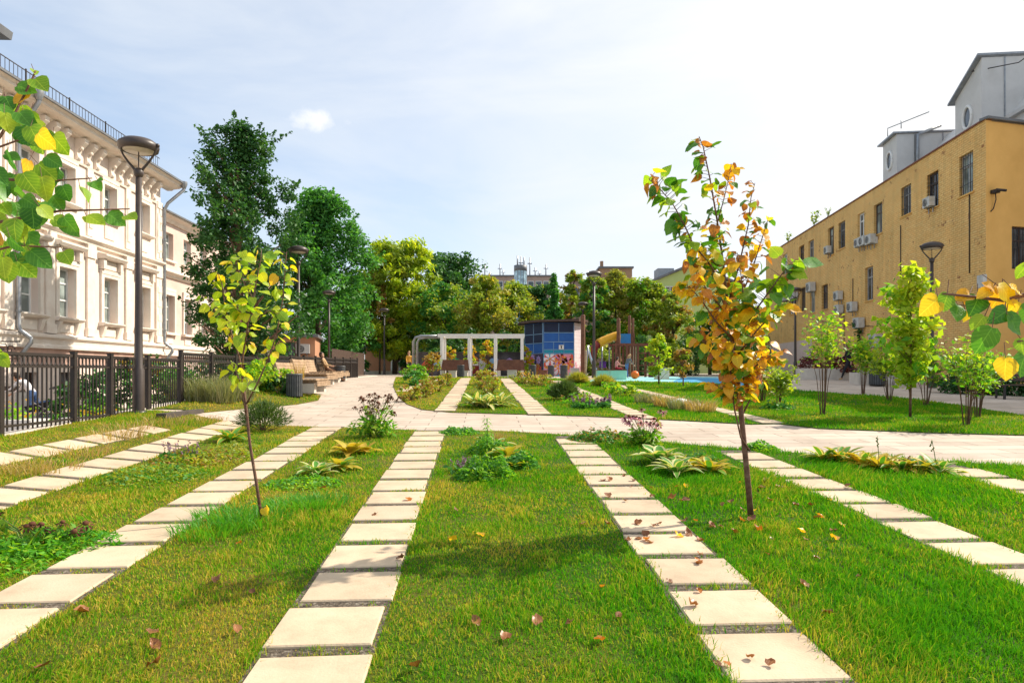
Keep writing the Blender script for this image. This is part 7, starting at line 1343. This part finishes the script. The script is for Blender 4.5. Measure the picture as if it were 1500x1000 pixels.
# ------------------------------------------------------------------ people
def person(label, loc, rz, H=1.7, lean=0, thigh=(0, 0), knee=(0, 0), arm=(10, -10), elbow=(15, 15), shirt='c_grey', legs='c_jean', shoe='c_black', hair='hairdark', long=False, sit=False, splay=.0, roll=None, nod=0, name='person', cat='person', sleeve=True):
    k = H/1.72; root = thing(name, label, cat, loc, rz); J = []; E = []; RAD = []; MT = []
    def add(p, r, parent=None, m=None):
        J.append(Vector(p)); RAD.append(r)
        if parent is not None: E.append((parent, len(J)-1)); MT.append(m)
        return len(J)-1
    rot = lambda v, a, o: Vector((v[0], o[1]+(v[1]-o[1])*math.cos(a)+(v[2]-o[2])*math.sin(a), o[2]-(v[1]-o[1])*math.sin(a)+(v[2]-o[2])*math.cos(a)))
    pel = Vector((0, 0, .93)); ln_ = R(lean); up = lambda x, y, z: rot((x, y, z), ln_, pel)
    i0 = add(pel, .13); i1 = add(up(0, 0, 1.10), .125, i0, shirt); i2 = add(up(0, 0, 1.30), .145, i1, shirt); i3 = add(up(0, 0, 1.42), .085, i2, shirt); i4 = add(up(0, .01, 1.50), .055, i3, 'skin')
    for s_, j in ((-1, 0), (1, 1)):
        hp = Vector((s_*.09, 0, .90)); a = R(thigh[j]); kn = hp+Vector((s_*splay, math.sin(a)*.43, -math.cos(a)*.43)); a2 = a-R(knee[j]); an = kn+Vector((0, math.sin(a2)*.42, -math.cos(a2)*.42))
        h = add(hp, .095, i0, legs); h2 = add(hp.lerp(kn, .5), .082, h, legs); kk = add(kn, .058, h2, legs); c = add(kn.lerp(an, .35), .055, kk, legs); an_ = add(an, .040, c, legs); fd = Vector((0, math.cos(a2*.5), -math.sin(-a2*.5)*.0)); t = add(an+Vector((0, .13, -.055)), .036, add(an+Vector((0, -.01, -.045)), .042, an_, shoe), shoe)
        sh = up(s_*.17, 0, 1.40); a = R(arm[j])+ (0 if sit else 0); dr = Vector((s_*.10, math.sin(a), -math.cos(a))).normalized(); el = sh+dr*.29; a2 = a+R(elbow[j]); dr2 = Vector((0, math.sin(a2), -math.cos(a2))); wr = el+dr2*.25
        s0 = add(sh, .062, i3 if False else i2, shirt); e_ = add(el, .043, s0, shirt); w_ = add(wr, .028, e_, 'skin' if not sleeve else shirt); hd = add(wr+dr2*.07, .034, w_, 'skin')
        perp = Vector((0, dr2.z, -dr2.y))
        for q in range(4): f0 = wr+dr2*.085+perp*(.028*(q-1.5)*.7)+Vector((0, 0, 0)); g = add(f0+dr2*(.045+.006*(1.5-abs(q-1.5))), .009, hd, 'skin'); add(f0+dr2*(.075+.008*(1.5-abs(q-1.5)))+Vector((-s_*.022, 0, 0)), .008, g, 'skin')
        add(wr+dr2*.075+perp*.052, .010, w_, 'skin')
    me = bpy.data.meshes.new('rig'); me.from_pydata([tuple(j*k) for j in J], E, []); o = bpy.data.objects.new('rig', me); COL.objects.link(o); md = o.modifiers.new('skin', 'SKIN'); md.use_smooth_shade = True; md.branch_smoothing = .3
    for i, v in enumerate(me.skin_vertices[0].data): v.radius = (RAD[i]*k, RAD[i]*k*.9); v.use_root = (i == 0)
    o.modifiers.new('sub', 'SUBSURF').levels = 1
    bpy.context.view_layer.update(); dg = bpy.context.evaluated_depsgraph_get(); m2 = bpy.data.meshes.new_from_object(o.evaluated_get(dg)); bpy.data.objects.remove(o)
    b = MB(); b.v = [tuple(v.co) for v in m2.vertices]; segs = [(J[a]*k, J[c]*k, m) for (a, c), m in zip(E, MT)]; mats = []
    for f in m2.polygons:
        c = Vector(f.center); best = None
        for a, e_, m in segs:
            d = e_-a; t = max(0, min(1, (c-a).dot(d)/max(1e-9, d.length_squared))); q = (c-a-d*t).length
            if best is None or q < best[0]: best = (q, m)
        if best[1] not in mats: mats.append(best[1])
        b.f.append(tuple(f.vertices)); b.m.append(mats.index(best[1])); b.s.append(True)
    if 'skin' not in mats: mats.append('skin')
    if 'hairdark' not in mats: mats.append('hairdark')
    sk_ = mats.index('skin'); dk = mats.index('hairdark'); hc = up(0, .025, 1.62); hc = rot(hc, R(nod), up(0, .01, 1.5))*k; fa = ln_*.6+R(nod); FM = Matrix.Rotation(-fa, 3, 'X')
    def hp(x, y, z): return hc+FM @ Vector((x*k, y*k, z*k))
    b.sphere(hc, .095*k, 12, 10, sk_, (.86, 1.0, 1.22)); b.sphere(hp(0, .096, -.01), .018*k, 6, 5, sk_); b.sphere(hp(0, .035, -.075), .058*k, 8, 6, sk_)
    for s_ in (-1, 1): b.sphere(hp(s_*.034, .086, .015), .011*k, 6, 5, dk); b.sphere(hp(s_*.083, -.005, -.005), .022*k, 6, 5, sk_, (.5, 1, 1.4))
    b.sphere(hp(0, .090, -.052), .016*k, 6, 4, sk_, (1.6, .5, .5))
    b.build('body', mats, root)
    hb = MB(); 
    base = MB(); hb.sphere((0, 0, 0), .108*k, 14, 10, 0, (.9, 1.0, 1.2)); hb.v = [tuple(hc+FM @ Vector((x, y-.016*k if z > -.02*k else y-.03*k, z+.022*k))) for x, y, z in hb.v if True]
    kf = [f for f in hb.f if not (sum((FM.transposed() @ (Vector(hb.v[i])-hc)).y for i in f)/len(f) > .042*k and sum((FM.transposed() @ (Vector(hb.v[i])-hc)).z for i in f)/len(f) < .062*k) and sum((FM.transposed() @ (Vector(hb.v[i])-hc)).z for i in f)/len(f) > -.085*k]
    hb.f = kf; hb.m = [0]*len(kf); hb.s = [True]*len(kf)
    if long: hb.tube([hp(0, -.07, .03), hp(0, -.10, -.08), hp(0, -.11, -.20), hp(0, -.09, -.32)], [.07*k, .085*k, .08*k, .03*k], 10)
    hb.build('hair', hair, root); return root
# by the path end, playground, courtyard
p = gz(599, 43.5); person('person in a yellow top and dark trousers walking at the end of the path', p+Vector((0, 0, .03)), R(200), 1.62, 3, (14, -12), (6, 14), (-12, 18), (18, 25), 'c_yellow', 'c_black', 'c_black', 'hairblond', True)
p = gz(918, 33.9); person('child with long fair hair in a grey top bending over the orange ball', p+Vector((0, 0, .03)), R(-55), 1.28, 24, (22, -8), (18, 8), (40, 25), (30, 25), 'c_grey', 'c_jean', 'c_white', 'hairblond', True)
p = gz(903, 32.5); person('dark haired child in a pink shirt sitting on the green block seat', Vector((p.x, p.y+.12, p.z+.50-.80*1.15/1.72)), R(-75), 1.15, 8, (85, 88), (80, 84), (40, 35), (40, 45), 'c_pink', 'c_red', 'c_white', 'hairdark', sleeve=False)
p = gy(48, 19.6); person('person in a white and blue top bending over the black stroller behind the fence', p+Vector((0, 0, .03)), R(98), 1.68, 40, (8, -14), (6, 10), (38, 30), (25, 30), 'c_white', 'c_blue', 'c_white', 'hairdark', nod=15)
p = gz(1243, 31.2); person('person in black walking past the planters by the yellow wall', p+Vector((0, 0, .03)), R(70), 1.74, 4, (24, -20), (6, 22), (-18, 20), (15, 30), 'c_black', 'c_black', 'c_tan', 'hairdark')
q = BENCH4; ang = q.rotation_euler.z; c = q.location; person('person in tan and brown clothes reclining on the farthest wooden bench', c+Vector((math.sin(ang)*-.05-math.cos(ang)*.25, math.cos(ang)*.05-math.sin(ang)*.25, -.36)), ang+math.pi, 1.7, -24, (78, 72), (40, 30), (30, 25), (50, 55), 'c_tan', 'c_brown', 'c_brown', 'hairdark')
# stroller
p = gy(72, 18.2); st_ = thing('stroller', 'black stroller with a hood standing beside the bending person behind the fence', 'stroller', p, R(115))
b = MB()
for x in (-.26, .26): b.tube([(x, .45, .14), (x, .05, .55), (x, -.5, 1.02)], .017, 6); b.tube([(x, -.40, .14), (x, .05, .55), (x, .35, .75)], .017, 6)
b.tube([(-.26, -.5, 1.02), (.26, -.5, 1.02)], .022, 6); b.build('frame', 'zinc', st_)
for x in (-.30, .30):
    for y, r in ((.45, .13), (-.40, .16)): b = MB(); b.tube([(x+r*0, y+(r-.02)*math.cos(t), r+(r-.02)*math.sin(t)) for t in [2*math.pi*i/18 for i in range(19)]], .022, 6, 0, False); b.tube([(x-.02, y, r), (x+.02, y, r)], .03, 8); [b.tube([(x, y, r), (x, y+(r-.02)*math.cos(a), r+(r-.02)*math.sin(a))], .006, 4) for a in (0, 1.26, 2.5, 3.77, 5.0)]; b.build('wheel', 'black', st_)
b = MB(); b.add([(-.24, -.3, .5), (.24, -.3, .5), (.24, .45, .46), (-.24, .45, .46), (-.27, -.42, .85), (.27, -.42, .85), (.25, .52, .62), (-.25, .52, .62)], [(0, 3, 2, 1), (0, 1, 5, 4), (2, 3, 7, 6), (1, 2, 6, 5), (3, 0, 4, 7)]); b.build('seat', 'c_black', st_)
b = MB(); vs = []; 
for i in range(9):
    a = math.pi*.05+math.pi*.62*i/8
    for x in (-.27, -.14, 0, .14, .27): rr_ = .46*(1-.12*(x/.27)**2); vs.append((x, -.25+math.cos(a+.6)*rr_*-1*-1*.0-.0+math.cos(math.pi-a)*rr_, .72+math.sin(a)*rr_))
b.add(vs, [(i*5+j, i*5+j+1, (i+1)*5+j+1, (i+1)*5+j) for i in range(8) for j in range(4)], 0, True); b.build('hood', 'c_black', st_)
b = MB(); b.sphere((0, .05, .68), .16, 10, 8, 0, (1.2, 1.6, .6)); b.build('blanket', 'c_blue', st_)
b = MB(); b.b2(-.2, .2, -.25, .25, .24, .40); b.build('basket', 'c_grey', st_)
# courtyard bin + scroll gate at the left edge
p = gy(19, 20.6); t = thing('waste_bin', 'grey waste bin with a dark lid beside the bending person behind the fence', 'bin', p); b = MB(); b.add([(-.25, -.25, 0), (.25, -.25, 0), (.25, .25, 0), (-.25, .25, 0), (-.3, -.3, .95), (.3, -.3, .95), (.3, .3, .95), (-.3, .3, .95)], [(0, 1, 5, 4), (1, 2, 6, 5), (2, 3, 7, 6), (3, 0, 4, 7)]); b.build('body', 'zinc', t); b = MB(); b.xprism([(-.34, .952), (.34, .952), (.30, 1.08), (-.2, 1.12), (-.34, 1.0)], -.33, .33); b.build('lid', 'black', t)
p = gy(6, 21.0); t = thing('scroll_canopy', 'wrought iron scroll bracket under the downpipe at the left edge', 'bracket', Vector((p.x-.1, p.y, zat(512, 21)-.2))); b = MB()
for r, cx in ((.26, 0), (.16, .3), (.14, -.3)): b.tube([(cx+r*(1-.1*q)*math.cos(q*.9), -.02*cx, .2+r*(1-.1*q)*math.sin(q*.9)) for q in range(9)], .016, 5)
b.build('scrolls', 'black', t); b = MB(); b.b2(-.6, .6, -.03, .03, .44, .48); b.b2(-.6, .6, -.03, .03, -.1, -.06); b.build('bars', 'black', t)
